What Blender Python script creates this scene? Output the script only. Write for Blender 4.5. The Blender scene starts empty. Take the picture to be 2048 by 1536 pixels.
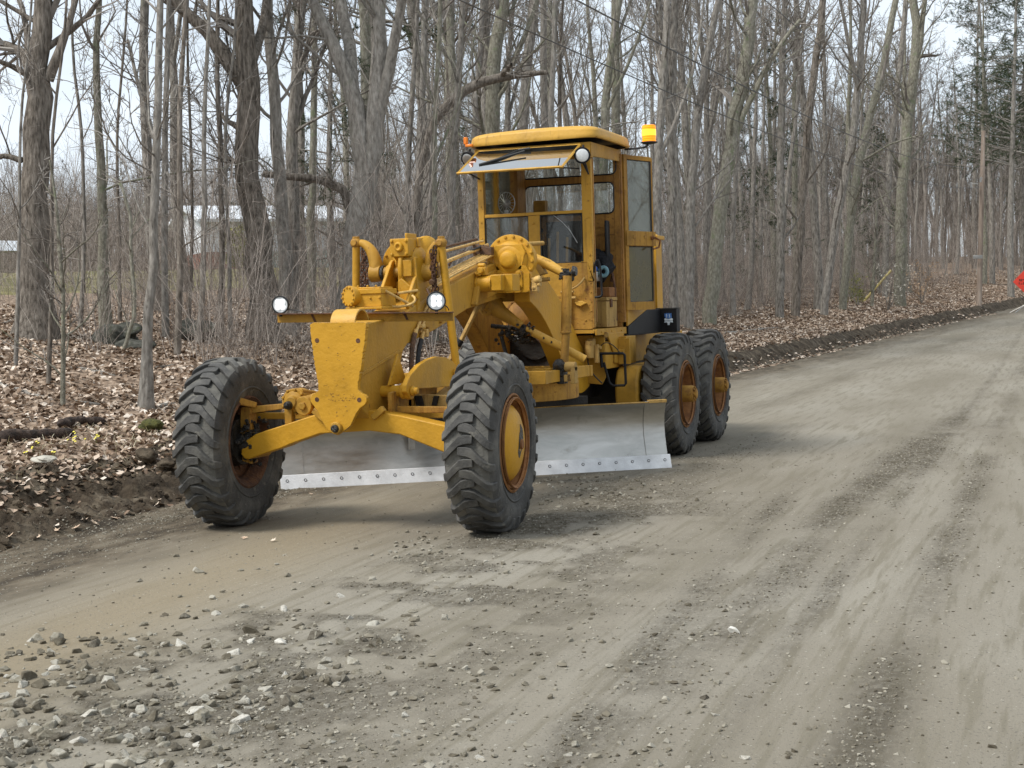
import bpy, bmesh, math, random
import numpy as np
from mathutils import Vector, Matrix

C = bpy.context.scene.collection
R = math.radians
sc = bpy.context.scene

# ---------------------------------------------------------------- camera, sky, sun, exposure
cam_d = bpy.data.cameras.new('camera')
cam = bpy.data.objects.new('camera', cam_d); C.objects.link(cam); sc.camera = cam
cam_d.sensor_width = 36; cam_d.lens = 52.257; cam_d.clip_start = .05; cam_d.clip_end = 2000
CAM = np.array([4.795, -9.717, 1.575])
AX = np.array([[0.938295, 0.01005, 0.345689], [0.344543, 0.059174, -0.936904], [-0.029871, 0.998197, 0.05206]])
cam.matrix_world = Matrix([[*AX[0], CAM[0]], [*AX[1], CAM[1]], [*AX[2], CAM[2]], [0, 0, 0, 1]])
FPX = 2972.8
UPW = np.array([0.0349, 0.0045, 0.9994])          # plumb line (the road is cambered two degrees)

SUN_EL, SUN_AZ = R(52), R(222)                     # azimuth measured clockwise from +Y
sun_d = bpy.data.lights.new('sun', 'SUN'); sun_d.energy = 3.2; sun_d.angle = R(18); sun_d.color = (1, .96, .9)
sun = bpy.data.objects.new('sun', sun_d); C.objects.link(sun)
sdir = Vector((math.sin(SUN_AZ) * math.cos(SUN_EL), math.cos(SUN_AZ) * math.cos(SUN_EL), math.sin(SUN_EL)))
sun.rotation_euler = sdir.to_track_quat('Z', 'Y').to_euler(); sun.location = (0, 0, 40)

w = bpy.data.worlds.new('World'); sc.world = w; w.use_nodes = True
nt = w.node_tree; nt.nodes.clear()
def N(tree, kind, **kw):
    n = tree.nodes.new(kind)
    for k, v in kw.items():
        if k.startswith('i_'):
            key = k[2:]; key = int(key) if key.isdigit() else key.replace('_', ' ')
            n.inputs[key].default_value = v
        else: setattr(n, k, v)
    return n
def ramp(tree, fac, stops, interp='LINEAR'):
    r = tree.nodes.new('ShaderNodeValToRGB'); cr = r.color_ramp; cr.interpolation = interp
    while len(cr.elements) < len(stops): cr.elements.new(.5)
    for e, (p, c) in zip(cr.elements, stops):
        e.position = p; e.color = (*c, 1) if len(c) == 3 else c
    tree.links.new(fac, r.inputs[0]); return r.outputs[0]
sky = N(nt, 'ShaderNodeTexSky', sky_type='NISHITA', sun_disc=False, sun_elevation=SUN_EL, sun_rotation=SUN_AZ)
bg1 = N(nt, 'ShaderNodeBackground', i_Strength=.11); nt.links.new(sky.outputs[0], bg1.inputs[0])
tc = N(nt, 'ShaderNodeTexCoord'); mp = N(nt, 'ShaderNodeMapping'); mp.inputs['Scale'].default_value = (1, 1, 2.6)
nt.links.new(tc.outputs['Generated'], mp.inputs[0])
nz = N(nt, 'ShaderNodeTexNoise', i_Scale=3.2, i_Detail=6., i_Roughness=.55); nt.links.new(mp.outputs[0], nz.inputs[0])
fac = ramp(nt, nz.outputs[0], [(.36, (.70,) * 3), (.60, (1,) * 3)])
sep = N(nt, 'ShaderNodeSeparateXYZ'); nt.links.new(tc.outputs['Generated'], sep.inputs[0])
zr = N(nt, 'ShaderNodeMapRange', i_1=0., i_2=1., i_3=.97, i_4=1.02); nt.links.new(sep.outputs[2], zr.inputs[0])
bg2 = N(nt, 'ShaderNodeBackground'); bg2.inputs[0].default_value = (.83, .915, 1, 1); nt.links.new(zr.outputs[0], bg2.inputs[1])
mx = N(nt, 'ShaderNodeMixShader'); nt.links.new(fac, mx.inputs[0]); nt.links.new(bg1.outputs[0], mx.inputs[1]); nt.links.new(bg2.outputs[0], mx.inputs[2])
wo = N(nt, 'ShaderNodeOutputWorld'); nt.links.new(mx.outputs[0], wo.inputs[0])
sc.view_settings.view_transform = 'Standard'; sc.view_settings.look = 'None'
sc.view_settings.exposure = .24; sc.view_settings.gamma = 1

# ---------------------------------------------------------------- materials
def mat(name, stops, scale=4., stretch=(1, 1, 1), rough=.6, metal=0., bump=0., bscale=None, detail=6., spots=None, spec=.5,
        attr=None, island=0., objvar=0., rough2=None, grime=None, distort=0.):
    """noise-driven colour; spots = (scale, threshold, colour, softness); grime the same at large scale"""
    m = bpy.data.materials.new(name); m.use_nodes = True; t = m.node_tree; b = t.nodes['Principled BSDF']
    tc = N(t, 'ShaderNodeTexCoord'); mp = N(t, 'ShaderNodeMapping'); mp.inputs['Scale'].default_value = stretch
    t.links.new(tc.outputs['Object'], mp.inputs[0])
    nz = N(t, 'ShaderNodeTexNoise', i_Scale=scale, i_Detail=detail, i_Roughness=.6, i_Distortion=distort); t.links.new(mp.outputs[0], nz.inputs[0])
    f = nz.outputs[0]
    if island:
        g = N(t, 'ShaderNodeNewGeometry'); mm = N(t, 'ShaderNodeMath', operation='MULTIPLY_ADD'); mm.inputs[1].default_value = island; mm.inputs[2].default_value = -.5 * island
        t.links.new(g.outputs['Random Per Island'], mm.inputs[0]); ad = N(t, 'ShaderNodeMath', operation='ADD')
        t.links.new(mm.outputs[0], ad.inputs[0]); t.links.new(f, ad.inputs[1]); f = ad.outputs[0]
    if objvar:
        g = N(t, 'ShaderNodeObjectInfo'); mm = N(t, 'ShaderNodeMath', operation='MULTIPLY_ADD'); mm.inputs[1].default_value = objvar; mm.inputs[2].default_value = -.5 * objvar
        t.links.new(g.outputs['Random'], mm.inputs[0]); ad = N(t, 'ShaderNodeMath', operation='ADD')
        t.links.new(mm.outputs[0], ad.inputs[0]); t.links.new(f, ad.inputs[1]); f = ad.outputs[0]
    col = ramp(t, f, stops)
    for sp in ([spots] if spots and not isinstance(spots, list) else (spots or [])):
        s = N(t, 'ShaderNodeTexNoise', i_Scale=sp[0], i_Detail=5., i_Roughness=.65); t.links.new(tc.outputs['Object'], s.inputs[0])
        k = ramp(t, s.outputs[0], [(sp[1], (0, 0, 0)), (min(1, sp[1] + sp[3]), (1, 1, 1))])
        mix = N(t, 'ShaderNodeMixRGB'); t.links.new(k, mix.inputs[0]); t.links.new(col, mix.inputs[1]); mix.inputs[2].default_value = (*sp[2], 1)
        col = mix.outputs[0]
    t.links.new(col, b.inputs['Base Color'])
    b.inputs['Roughness'].default_value = rough; b.inputs['Metallic'].default_value = metal
    b.inputs['Specular IOR Level'].default_value = spec
    if rough2 is not None:
        r = N(t, 'ShaderNodeMapRange', i_1=.3, i_2=.7, i_3=rough, i_4=rough2); t.links.new(nz.outputs[0], r.inputs[0]); t.links.new(r.outputs[0], b.inputs['Roughness'])
    if bump:
        b2 = N(t, 'ShaderNodeTexNoise', i_Scale=bscale or scale * 4, i_Detail=5., i_Roughness=.6); t.links.new(mp.outputs[0], b2.inputs[0])
        bp = N(t, 'ShaderNodeBump', i_Strength=min(1, bump), i_Distance=.02 * max(1, bump)); t.links.new(b2.outputs[0], bp.inputs['Height']); t.links.new(bp.outputs[0], b.inputs['Normal'])
    return m
def paint(name, c, rust=.66, grime=.60, rough=.42, rustc=(.09, .035, .012), soft=.05, wear=.55):
    d = tuple(v * .72 for v in c); l = tuple(min(1, v * 1.12) for v in c)
    m = mat(name, [(.3, d), (.5, c), (.72, l)], scale=2.6, rough=rough, rough2=rough + .22, bump=.25, bscale=26, spec=.35,
            spots=[(1.7, grime, tuple(v * .45 for v in c), .22), (6.5, rust - .01, rustc, soft + .05), (34, rust + .01, rustc, soft)])
    t = m.node_tree; b = t.nodes['Principled BSDF']; col = b.inputs['Base Color'].links[0].from_socket; tc = N(t, 'ShaderNodeTexCoord')
    def mixin(fac, colour, base):
        mx = N(t, 'ShaderNodeMixRGB'); t.links.new(fac, mx.inputs[0]); t.links.new(base, mx.inputs[1]); mx.inputs[2].default_value = (*colour, 1); return mx.outputs[0]
    mp = N(t, 'ShaderNodeMapping'); mp.inputs['Scale'].default_value = (1, 1, .07); t.links.new(tc.outputs['Object'], mp.inputs[0])           # runs of grease and rust down the faces
    n1 = N(t, 'ShaderNodeTexNoise', i_Scale=24., i_Detail=5., i_Roughness=.6); t.links.new(mp.outputs[0], n1.inputs[0])
    col = mixin(ramp(t, n1.outputs[0], [(rust - .09, (0, 0, 0)), (rust + .06, (.62,) * 3)]), tuple(v * .35 + rustc[k] * .5 for k, v in enumerate(c)), col)
    bv = N(t, 'ShaderNodeBevel', samples=3, i_Radius=.010); ge = N(t, 'ShaderNodeNewGeometry'); dt = N(t, 'ShaderNodeVectorMath', operation='DOT_PRODUCT'); t.links.new(bv.outputs[0], dt.inputs[0]); t.links.new(ge.outputs['Normal'], dt.inputs[1])
    ed = ramp(t, dt.outputs['Value'], [(.86, (1, 1, 1)), (.985, (0, 0, 0))]); n2 = N(t, 'ShaderNodeTexNoise', i_Scale=19., i_Detail=6., i_Roughness=.7); t.links.new(tc.outputs['Object'], n2.inputs[0])
    k = ramp(t, n2.outputs[0], [(wear - .06, (0, 0, 0)), (wear + .03, (1, 1, 1))]); mu = N(t, 'ShaderNodeMath', operation='MULTIPLY'); t.links.new(ed, mu.inputs[0]); t.links.new(k, mu.inputs[1])
    col = mixin(mu.outputs[0], (.12, .055, .022), col)
    lt = N(t, 'ShaderNodeMath', operation='MULTIPLY', i_1=.35); t.links.new(ed, lt.inputs[0]); col = mixin(lt.outputs[0], tuple(min(1, v * 1.35 + .05) for v in c), col) if 0 else col
    t.links.new(col, b.inputs['Base Color']); return m
Y = (.52, .268, .016)
M_ = {}
M_['yel'] = paint('yellow_paint', Y, rust=.74, grime=.66)
M_['yelg'] = paint('grimy_yellow_paint', (.45, .24, .026), rust=.67, grime=.52, rough=.5)
M_['yelr'] = paint('rusty_yellow_paint', (.41, .215, .032), rust=.59, grime=.46, rough=.6, rustc=(.12, .04, .012), soft=.12)
M_['faded'] = paint('sunfaded_yellow_paint', (.55, .31, .048), rust=.68, grime=.70, rough=.4)
M_['tan'] = paint('dusty_tan_paint', (.40, .25, .075), rust=.62, grime=.55, rough=.65)
M_['post'] = paint('orange_stained_paint', (.36, .175, .034), rust=.57, grime=.5, rough=.6, rustc=(.12, .045, .015), soft=.12)
M_['rim'] = paint('orange_rusty_rim_paint', (.30, .135, .04), rust=.54, grime=.5, rough=.6, rustc=(.14, .05, .02), soft=.14)
M_['rust'] = mat('rusty_iron', [(.3, (.035, .018, .010)), (.5, (.09, .04, .02)), (.7, (.20, .09, .035))], scale=9, rough=.85, bump=.6, bscale=60)
M_['grease'] = mat('black_grease', [(.35, (.004, .004, .004)), (.65, (.03, .026, .02))], scale=22, rough=.35, bump=1, bscale=40, spots=(12, .62, (.2, .11, .02), .08))
M_['dark'] = mat('oily_iron_and_shade', [(.35, (.004, .003, .003)), (.6, (.015, .011, .007)), (.8, (.045, .026, .012))], scale=5, rough=.7, bump=.5)  # oily iron; also colours pieces that stand in for shade
M_['black'] = mat('satin_black_paint', [(.4, (.004, .004, .005)), (.7, (.010, .010, .011))], scale=8, rough=.6, spec=.3)
M_['bluedeck'] = mat('charcoal_plastic', [(.4, (.018, .02, .022)), (.7, (.03, .032, .036))], scale=8, rough=.5)
M_['tyre'] = mat('dusty_tyre_rubber', [(.25, (.024, .023, .021)), (.5, (.056, .054, .050)), (.75, (.14, .134, .118))], scale=5, rough=.78, bump=.35, bscale=45,
                 spots=[(2.2, .58, (.17, .16, .135), .28), (14, .60, (.15, .14, .115), .12), (60, .66, (.22, .21, .18), .1)])
M_['tyredust'] = mat('dust_caked_rubber', [(.3, (.06, .058, .052)), (.5, (.12, .115, .10)), (.7, (.22, .21, .185))], scale=4, rough=.85, bump=.5, bscale=30)
M_['steel'] = mat('polished_steel', [(.3, (.36, .355, .33)), (.5, (.46, .45, .42)), (.7, (.56, .55, .52))], scale=2.2, stretch=(1, 1, 3), rough=.27, rough2=.42, metal=.92, distort=.6,
                  bump=.12, bscale=5, spots=[(3, .60, (.27, .25, .21), .14), (55, .68, (.1, .09, .07), .06)])
M_['edge'] = mat('worn_bright_steel', [(.3, (.55, .55, .55)), (.6, (.72, .72, .72)), (.8, (.8, .8, .8))], scale=6, rough=.5, metal=.35, bump=.2, bscale=60, spots=[(26, .69, (.12, .10, .08), .04)])
M_['chrome'] = mat('grey_metal', [(.4, (.35, .34, .32)), (.7, (.5, .49, .47))], scale=8, rough=.35, metal=.8)
M_['hose'] = mat('copper_brown_hose', [(.3, (.05, .025, .012)), (.7, (.16, .08, .035))], scale=30, rough=.6, bump=.6, bscale=90)
M_['pipe'] = paint('pale_yellow_pipe_paint', (.62, .40, .13), rust=.60, grime=.56)
M_['blackrub'] = mat('black_rubber', [(.4, (.006, .006, .006)), (.7, (.018, .018, .018))], scale=10, rough=.6)
def glass(name, tint, gloss=.12, rough=.02, dirt=.25, dirtc=(.32, .31, .27)):
    m = bpy.data.materials.new(name); m.use_nodes = True; t = m.node_tree; t.nodes.clear()
    o = N(t, 'ShaderNodeOutputMaterial'); tr = N(t, 'ShaderNodeBsdfTransparent'); tr.inputs[0].default_value = (*tint, 1)
    gl = N(t, 'ShaderNodeBsdfGlossy', i_Roughness=rough); lw = N(t, 'ShaderNodeLayerWeight', i_Blend=.25)
    mr = N(t, 'ShaderNodeMapRange', i_1=0., i_2=1., i_3=gloss, i_4=min(1., gloss + .75)); t.links.new(lw.outputs['Fresnel'], mr.inputs[0])
    m1 = N(t, 'ShaderNodeMixShader'); t.links.new(mr.outputs[0], m1.inputs[0]); t.links.new(tr.outputs[0], m1.inputs[1]); t.links.new(gl.outputs[0], m1.inputs[2])
    df = N(t, 'ShaderNodeBsdfDiffuse'); df.inputs[0].default_value = (*dirtc, 1)
    tc = N(t, 'ShaderNodeTexCoord'); nz = N(t, 'ShaderNodeTexNoise', i_Scale=3., i_Detail=6.); t.links.new(tc.outputs['Object'], nz.inputs[0])
    k = N(t, 'ShaderNodeMapRange', i_1=.35, i_2=.75, i_3=dirt * .5, i_4=dirt * 1.5); t.links.new(nz.outputs[0], k.inputs[0])
    m2 = N(t, 'ShaderNodeMixShader'); t.links.new(k.outputs[0], m2.inputs[0]); t.links.new(m1.outputs[0], m2.inputs[1]); t.links.new(df.outputs[0], m2.inputs[2])
    t.links.new(m2.outputs[0], o.inputs[0]); return m
M_['glass'] = glass('window_glass', (.85, .88, .87), .06, dirt=.07)
M_['dirtyglass'] = glass('dusty_door_glass', (.72, .74, .70), .05, dirt=.20, dirtc=(.30, .30, .25))
M_['dirtglass2'] = glass('grimy_lower_door_glass', (.45, .43, .33), .05, dirt=.55, dirtc=(.19, .165, .09))
M_['darkglass'] = glass('dark_front_glass', (.74, .75, .73), .04, dirt=.07, dirtc=(.06, .065, .065))
M_['visglass'] = glass('tilted_windscreen_glass', (.10, .105, .105), .58, rough=.0, dirt=.04)
def emis(name, c, s, rough=.2, base=None):
    m = bpy.data.materials.new(name); m.use_nodes = True; b = m.node_tree.nodes['Principled BSDF']
    b.inputs['Base Color'].default_value = (*(base or c), 1); b.inputs['Emission Color'].default_value = (*c, 1); b.inputs['Emission Strength'].default_value = s
    b.inputs['Roughness'].default_value = rough; return m
M_['led'] = emis('lit_white_lens', (.95, .98, 1), .55)
M_['lens'] = mat('frosted_lamp_glass', [(.4, (.62, .64, .64)), (.7, (.85, .87, .87))], scale=14, rough=.18)
M_['amber'] = emis('lit_amber_lens', (1, .30, .005), .75, base=(.9, .3, .01))
M_['ambhot'] = emis('glowing_amber_core', (1, .62, .03), 1.3)
M_['ambdull'] = mat('orange_marker_lens', [(.4, (.75, .19, .01)), (.7, (.9, .27, .02))], scale=9, rough=.25)

# ---------------------------------------------------------------- mesh helpers
def frame(t):
    t = Vector(t).normalized(); a = Vector((0, 0, 1)) if abs(t.z) < .9 else Vector((1, 0, 0))
    u = t.cross(a).normalized(); return t, u, t.cross(u)
class MB:
    def __init__(s): s.v = []; s.f = []; s.m = []; s.mi = 0
    def mat(s, i): s.mi = i; return s
    def add(s, vs, fs, T=None):
        n = len(s.v); s.v += [tuple(T @ Vector(p)) if T else tuple(p) for p in vs]
        s.f += [tuple(n + i for i in f) for f in fs]; s.m += [s.mi] * len(fs); return s
    def box(s, x0, x1, y0, y1, z0, z1, T=None):
        return s.prism([(x0, y0), (x1, y0), (x1, y1), (x0, y1)], 'z', z0, z1, T)
    def prism(s, poly, ax, a0, a1, T=None):
        def p(u, v, a): return {'x': (a, u, v), 'y': (u, a, v), 'z': (u, v, a)}[ax]
        n = len(poly); vs = [p(u, v, a0) for u, v in poly] + [p(u, v, a1) for u, v in poly]
        return s.add(vs, [tuple(range(n - 1, -1, -1)), tuple(range(n, 2 * n))] + [(i, (i + 1) % n, n + (i + 1) % n, n + i) for i in range(n)], T)
    def lathe(s, p0, ax, prof, n=24, cap=True, T=None, a0=0, a1=2 * math.pi):
        t, u, v = frame(ax); p0 = Vector(p0); vs = []
        for h, r in prof:
            for i in range(n):
                a = 2 * math.pi * i / n; vs.append(p0 + t * h + (u * math.cos(a) + v * math.sin(a)) * r)
        fs = [(j * n + i, j * n + (i + 1) % n, (j + 1) * n + (i + 1) % n, (j + 1) * n + i) for j in range(len(prof) - 1) for i in range(n)]
        if cap: fs += [tuple(range(n - 1, -1, -1)), tuple((len(prof) - 1) * n + i for i in range(n))]
        return s.add(vs, fs, T)
    def cyl(s, p0, p1, r0, r1=None, n=20, T=None):
        d = Vector(p1) - Vector(p0); return s.lathe(p0, d, [(0, r0), (d.length, r0 if r1 is None else r1)], n, T=T)
    def tube(s, pts, r, n=8, T=None):
        pts = [Vector(p) for p in pts]; rs = r if isinstance(r, (list, tuple)) else [r] * len(pts); vs = []; u = None
        for i, p in enumerate(pts):
            t = (pts[min(i + 1, len(pts) - 1)] - pts[max(i - 1, 0)]).normalized()
            if u is None: _, u, _ = frame(t)
            u = (u - t * u.dot(t)).normalized(); w_ = t.cross(u)
            vs += [p + (u * math.cos(2 * math.pi * k / n) + w_ * math.sin(2 * math.pi * k / n)) * rs[i] for k in range(n)]
        m = len(pts); fs = [(j * n + i, j * n + (i + 1) % n, (j + 1) * n + (i + 1) % n, (j + 1) * n + i) for j in range(m - 1) for i in range(n)]
        fs += [tuple(range(n - 1, -1, -1)), tuple((m - 1) * n + i for i in range(n))]; return s.add(vs, fs, T)
    def sphere(s, c, r, n=14, sq=(1, 1, 1)):
        vs = [(c[0], c[1], c[2] + r * sq[2])]; m = n // 2
        for j in range(1, m):
            for i in range(n):
                a, b = math.pi * j / m, 2 * math.pi * i / n
                vs.append((c[0] + r * sq[0] * math.sin(a) * math.cos(b), c[1] + r * sq[1] * math.sin(a) * math.sin(b), c[2] + r * sq[2] * math.cos(a)))
        vs.append((c[0], c[1], c[2] - r * sq[2])); L = len(vs) - 1
        fs = [(0, 1 + i, 1 + (i + 1) % n) for i in range(n)] + [(L, L - n + (i + 1) % n, L - n + i) for i in range(n)]
        fs += [(1 + j * n + i, 1 + (j + 1) * n + i, 1 + (j + 1) * n + (i + 1) % n, 1 + j * n + (i + 1) % n) for j in range(m - 2) for i in range(n)]
        return s.add(vs, fs)
    def bolts(s, c, ax, Rr, n, r=.011, h=.012, a0=0., n6=6, arc=2 * math.pi):
        t, u, v = frame(ax); c = Vector(c)
        for i in range(n):
            a = a0 + arc * i / n; p = c + (u * math.cos(a) + v * math.sin(a)) * Rr; s.cyl(p, p + t * h, r, n=n6)
        return s
    def bolt(s, p, ax, r=.012, h=.012):
        p = Vector(p); return s.cyl(p, p + Vector(ax).normalized() * h, r, n=6)
def gunk(mb, c, sp, n, r0, r1, seed=0):
    rg = random.Random(seed)
    for _ in range(n): mb.sphere((c[0] + rg.gauss(0, sp[0]), c[1] + rg.gauss(0, sp[1]), c[2] + rg.gauss(0, sp[2])), rg.uniform(r0, r1), 7, (rg.uniform(.6, 1.7), rg.uniform(.6, 1.4), rg.uniform(.5, 1.5)))
    return mb
def setp(o, label=None, cat=None, group=None, kind=None):
    if label: o['label'] = label
    if cat: o['category'] = cat
    if group: o['group'] = group
    if kind: o['kind'] = kind
    return o
def empty(name, label, cat, loc=(0, 0, 0), group=None, rot=(0, 0, 0)):
    o = bpy.data.objects.new(name, None); C.objects.link(o); o.location = loc; o.rotation_euler = rot; o.empty_display_size = .2
    return setp(o, label, cat, group)
def build(name, mb, mats, parent=None, bevel=.005, angle=35, label=None, smooth=True, seg=2):
    me = bpy.data.meshes.new(name); me.from_pydata(mb.v, [], mb.f)
    for m in (mats if isinstance(mats, (list, tuple)) else [mats]): me.materials.append(M_[m] if isinstance(m, str) else m)
    me.polygons.foreach_set('material_index', mb.m)
    bm = bmesh.new(); bm.from_mesh(me); bmesh.ops.recalc_face_normals(bm, faces=bm.faces); bm.to_mesh(me); bm.free()
    if smooth:
        me.shade_smooth()
        me.set_sharp_from_angle(angle=R(angle))
    o = bpy.data.objects.new(name, me); C.objects.link(o)
    if parent: o.parent = parent
    if bevel:
        b = o.modifiers.new('edge', 'BEVEL'); b.width = bevel; b.segments = seg; b.limit_method = 'ANGLE'; b.angle_limit = R(40); b.harden_normals = False
    if label: o['label'] = label
    return o
def copy_tree(o, parent=None):
    c = o.copy(); C.objects.link(c); c.parent = parent
    for ch in o.children: copy_tree(ch, c)
    return c
def arc(cx, cy, r, a0, a1, n):
    return [(cx + r * math.cos(R(a0 + (a1 - a0) * i / n)), cy + r * math.sin(R(a0 + (a1 - a0) * i / n))) for i in range(n + 1)]
def bez(p, n=12):
    p = [Vector(q) for q in p]; out = []
    for i in range(n + 1):
        q = p[:]; t = i / n
        while len(q) > 1: q = [q[k].lerp(q[k + 1], t) for k in range(len(q) - 1)]
        out.append(q[0])
    return out
def ray_at(px, py, d):
    """point at depth d metres in front of the camera"""
    a, b = (px - 1024) / FPX, (py - 768) / FPX
    return CAM + d * (-AX[:, 2] + a * AX[:, 0] - b * AX[:, 1])
def project(P):
    Q = (np.atleast_2d(P) - CAM) @ AX; d = -Q[:, 2]
    return 1024 + FPX * Q[:, 0] / d, 768 - FPX * Q[:, 1] / d, d
# ================================================================ terrain
def hash2(ix, iy, seed):
    h = (ix.astype(np.int64) * 374761393 + iy.astype(np.int64) * 668265263 + seed * 974711) & 0x7fffffff
    h = ((h ^ (h >> 13)) * 1274126177) & 0x7fffffff
    return ((h ^ (h >> 16)) & 0xffff) / 65535.
def vnoise(x, y, seed=0):
    ix, iy = np.floor(x), np.floor(y); fx, fy = x - ix, y - iy; fx = fx * fx * (3 - 2 * fx); fy = fy * fy * (3 - 2 * fy)
    a, b, c, d = hash2(ix, iy, seed), hash2(ix + 1, iy, seed), hash2(ix, iy + 1, seed), hash2(ix + 1, iy + 1, seed)
    return (a * (1 - fx) + b * fx) * (1 - fy) + (c * (1 - fx) + d * fx) * fy - .5
def fbm(x, y, sc_, o=4, seed=0):
    s = 0.; a = 1.
    for k in range(o): s = s + a * vnoise(x * sc_ + 17.3 * k, y * sc_ - 9.1 * k, seed + k); sc_ *= 2.03; a *= .5
    return s
def sm(a, b, x): t = np.clip((x - a) / (b - a), 0, 1); return t * t * (3 - 2 * t)
def edge(y): return np.interp(y, [-12, -1.5, 1.2, 8, 21.8, 28.3, 38.3, 44.3, 51.6, 57.4, 61.7, 67.2, 80, 110, 420], [-2.0, -1.98, -2.15, -2.1, -1.79, -1.39, -.66, -.13, .74, 1.61, 2.28, 3.2, 5.9, 14, 160])
def profile(y): return np.where(y > 14, .0003 * (np.clip(y, 14, 90) - 14) ** 2, 0.)      # the road climbs gently away from the camera
def crumb(x, y):
    """0..1: where the road is loose and crumbly (windrows along the travel direction and scattered patches)"""
    s = x - edge(y); g = lambda c, w_: np.exp(-((x - c) / w_) ** 2)
    n1 = fbm(x, y * .5, 1.7, 3, 5); n2 = fbm(x, y, 3.4, 3, 6)
    a = .75 * np.exp(-((s - .35) / .4) ** 2) + g(3.28 + .035 * np.maximum(y - 2, 0), .17) * np.interp(y, [-6, -2, 1, 6, 14], [.30, .42, .75, .75, .2]) + g(4.13, .13) * .38 + g(2.97 - .06 * (y + 2), .10) * .55 * sm(4, 0, y) + g(4.9, .2) * .4 + g(3.62, .07) * .35
    a = a + .5 * g(1.2 + .06 * y, .5) * sm(9, 4, y) * sm(-1, 1, y) + .35 * np.exp(-((s - 1.4) / .15) ** 2) * sm(8, 14, y) + .3 * np.exp(-((s - 2.7) / .2) ** 2) * sm(8, 14, y) + .45 * g(3.2 + .05 * y, .4) * sm(3, 5, y) * sm(11, 8, y)
    patch = sm(-.22, .30, n2 + .5 * n1 + .4 * fbm(x, y, 9., 2, 66)) * sm(.1, .6, x - .2 - .12 * (y + 4)) * sm(3.1, 1.6, x) * sm(3.2, .8, y)
    return np.clip(a * (1. + 1.5 * n1 + .8 * n2) + .75 * patch, 0, 1)
def height(x, y):
    s = edge(y) - x                                            # metres beyond the road edge, into the woods
    n = fbm(x, y, .7, 4, 1)
    w_ = np.interp(y, [-5, 4, 18, 60], [1.25, 1.1, .55, .5])
    road = .010 * fbm(x, y * .2, .9, 3, 9) - .014 * np.exp(-((x - 2.2) / .5) ** 2) - .012 * np.exp(-((x - 3.7) / .45) ** 2)
    cr = crumb(x, y); road = road + cr * (.016 * fbm(x, y, 9, 4, 21) + .006)
    near = sm(1.6, .9, np.hypot(np.abs(x) - 1.04, (y - np.round(y / 6.) * 0) / 1.)) 
    s = s + .22 * fbm(x, y, .9, 3, 14)
    rise = sm(0, 1, s / w_) * np.interp(y, [-5, 4, 20], [.25, .27, .34])
    lump = sm(-.1, .25, s) * sm(w_ + .9, w_ * .6, s)
    berm = rise + lump * (.20 * fbm(x, y, 1.9, 2, 3) + .15 * np.abs(fbm(x, y, 6.5, 4, 33)) + .05 * fbm(x, y, 22, 3, 43)) * np.interp(y, [4, 18], [1, .55])
    q = np.maximum(s - w_, 0)
    slope = np.interp(y, [0, 25, 60, 120], [.125, .15, .16, .16])
    up = np.where(q < 8, slope * q, slope * 8 + .075 * np.minimum(q - 8, 22) + .01 * np.maximum(q - 30, 0))
    woods = up + sm(.3, 2.5, q) * (.12 * n + .03 * fbm(x, y, 3.1, 3, 7)) + sm(60, 160, q) * 4
    return profile(y) + sm(9.4, 10.6, -s) * .3 + road * sm(.3, -.1, s) + berm + woods
def gz(x, y): return float(height(np.array([float(x)]), np.array([float(y)]))[0])

def np_mesh(name, V, F, mats, parent=None, smooth=True, mi=None, label=None):
    """F: (n,k) array of equal-sized faces"""
    me = bpy.data.meshes.new(name); V = np.asarray(V, np.float32); F = np.asarray(F, np.int32); k = F.shape[1]
    me.vertices.add(len(V)); me.vertices.foreach_set('co', V.ravel()); me.loops.add(F.size); me.loops.foreach_set('vertex_index', F.ravel())
    me.polygons.add(len(F)); me.polygons.foreach_set('loop_start', np.arange(0, F.size, k, dtype=np.int32))
    for m in (mats if isinstance(mats, (list, tuple)) else [mats]): me.materials.append(M_[m] if isinstance(m, str) else m)
    if mi is not None: me.polygons.foreach_set('material_index', np.asarray(mi, np.int32))
    me.polygons.foreach_set('use_smooth', np.full(len(F), smooth)); me.update(calc_edges=True)
    o = bpy.data.objects.new(name, me); C.objects.link(o)
    if parent: o.parent = parent
    return o

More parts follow.
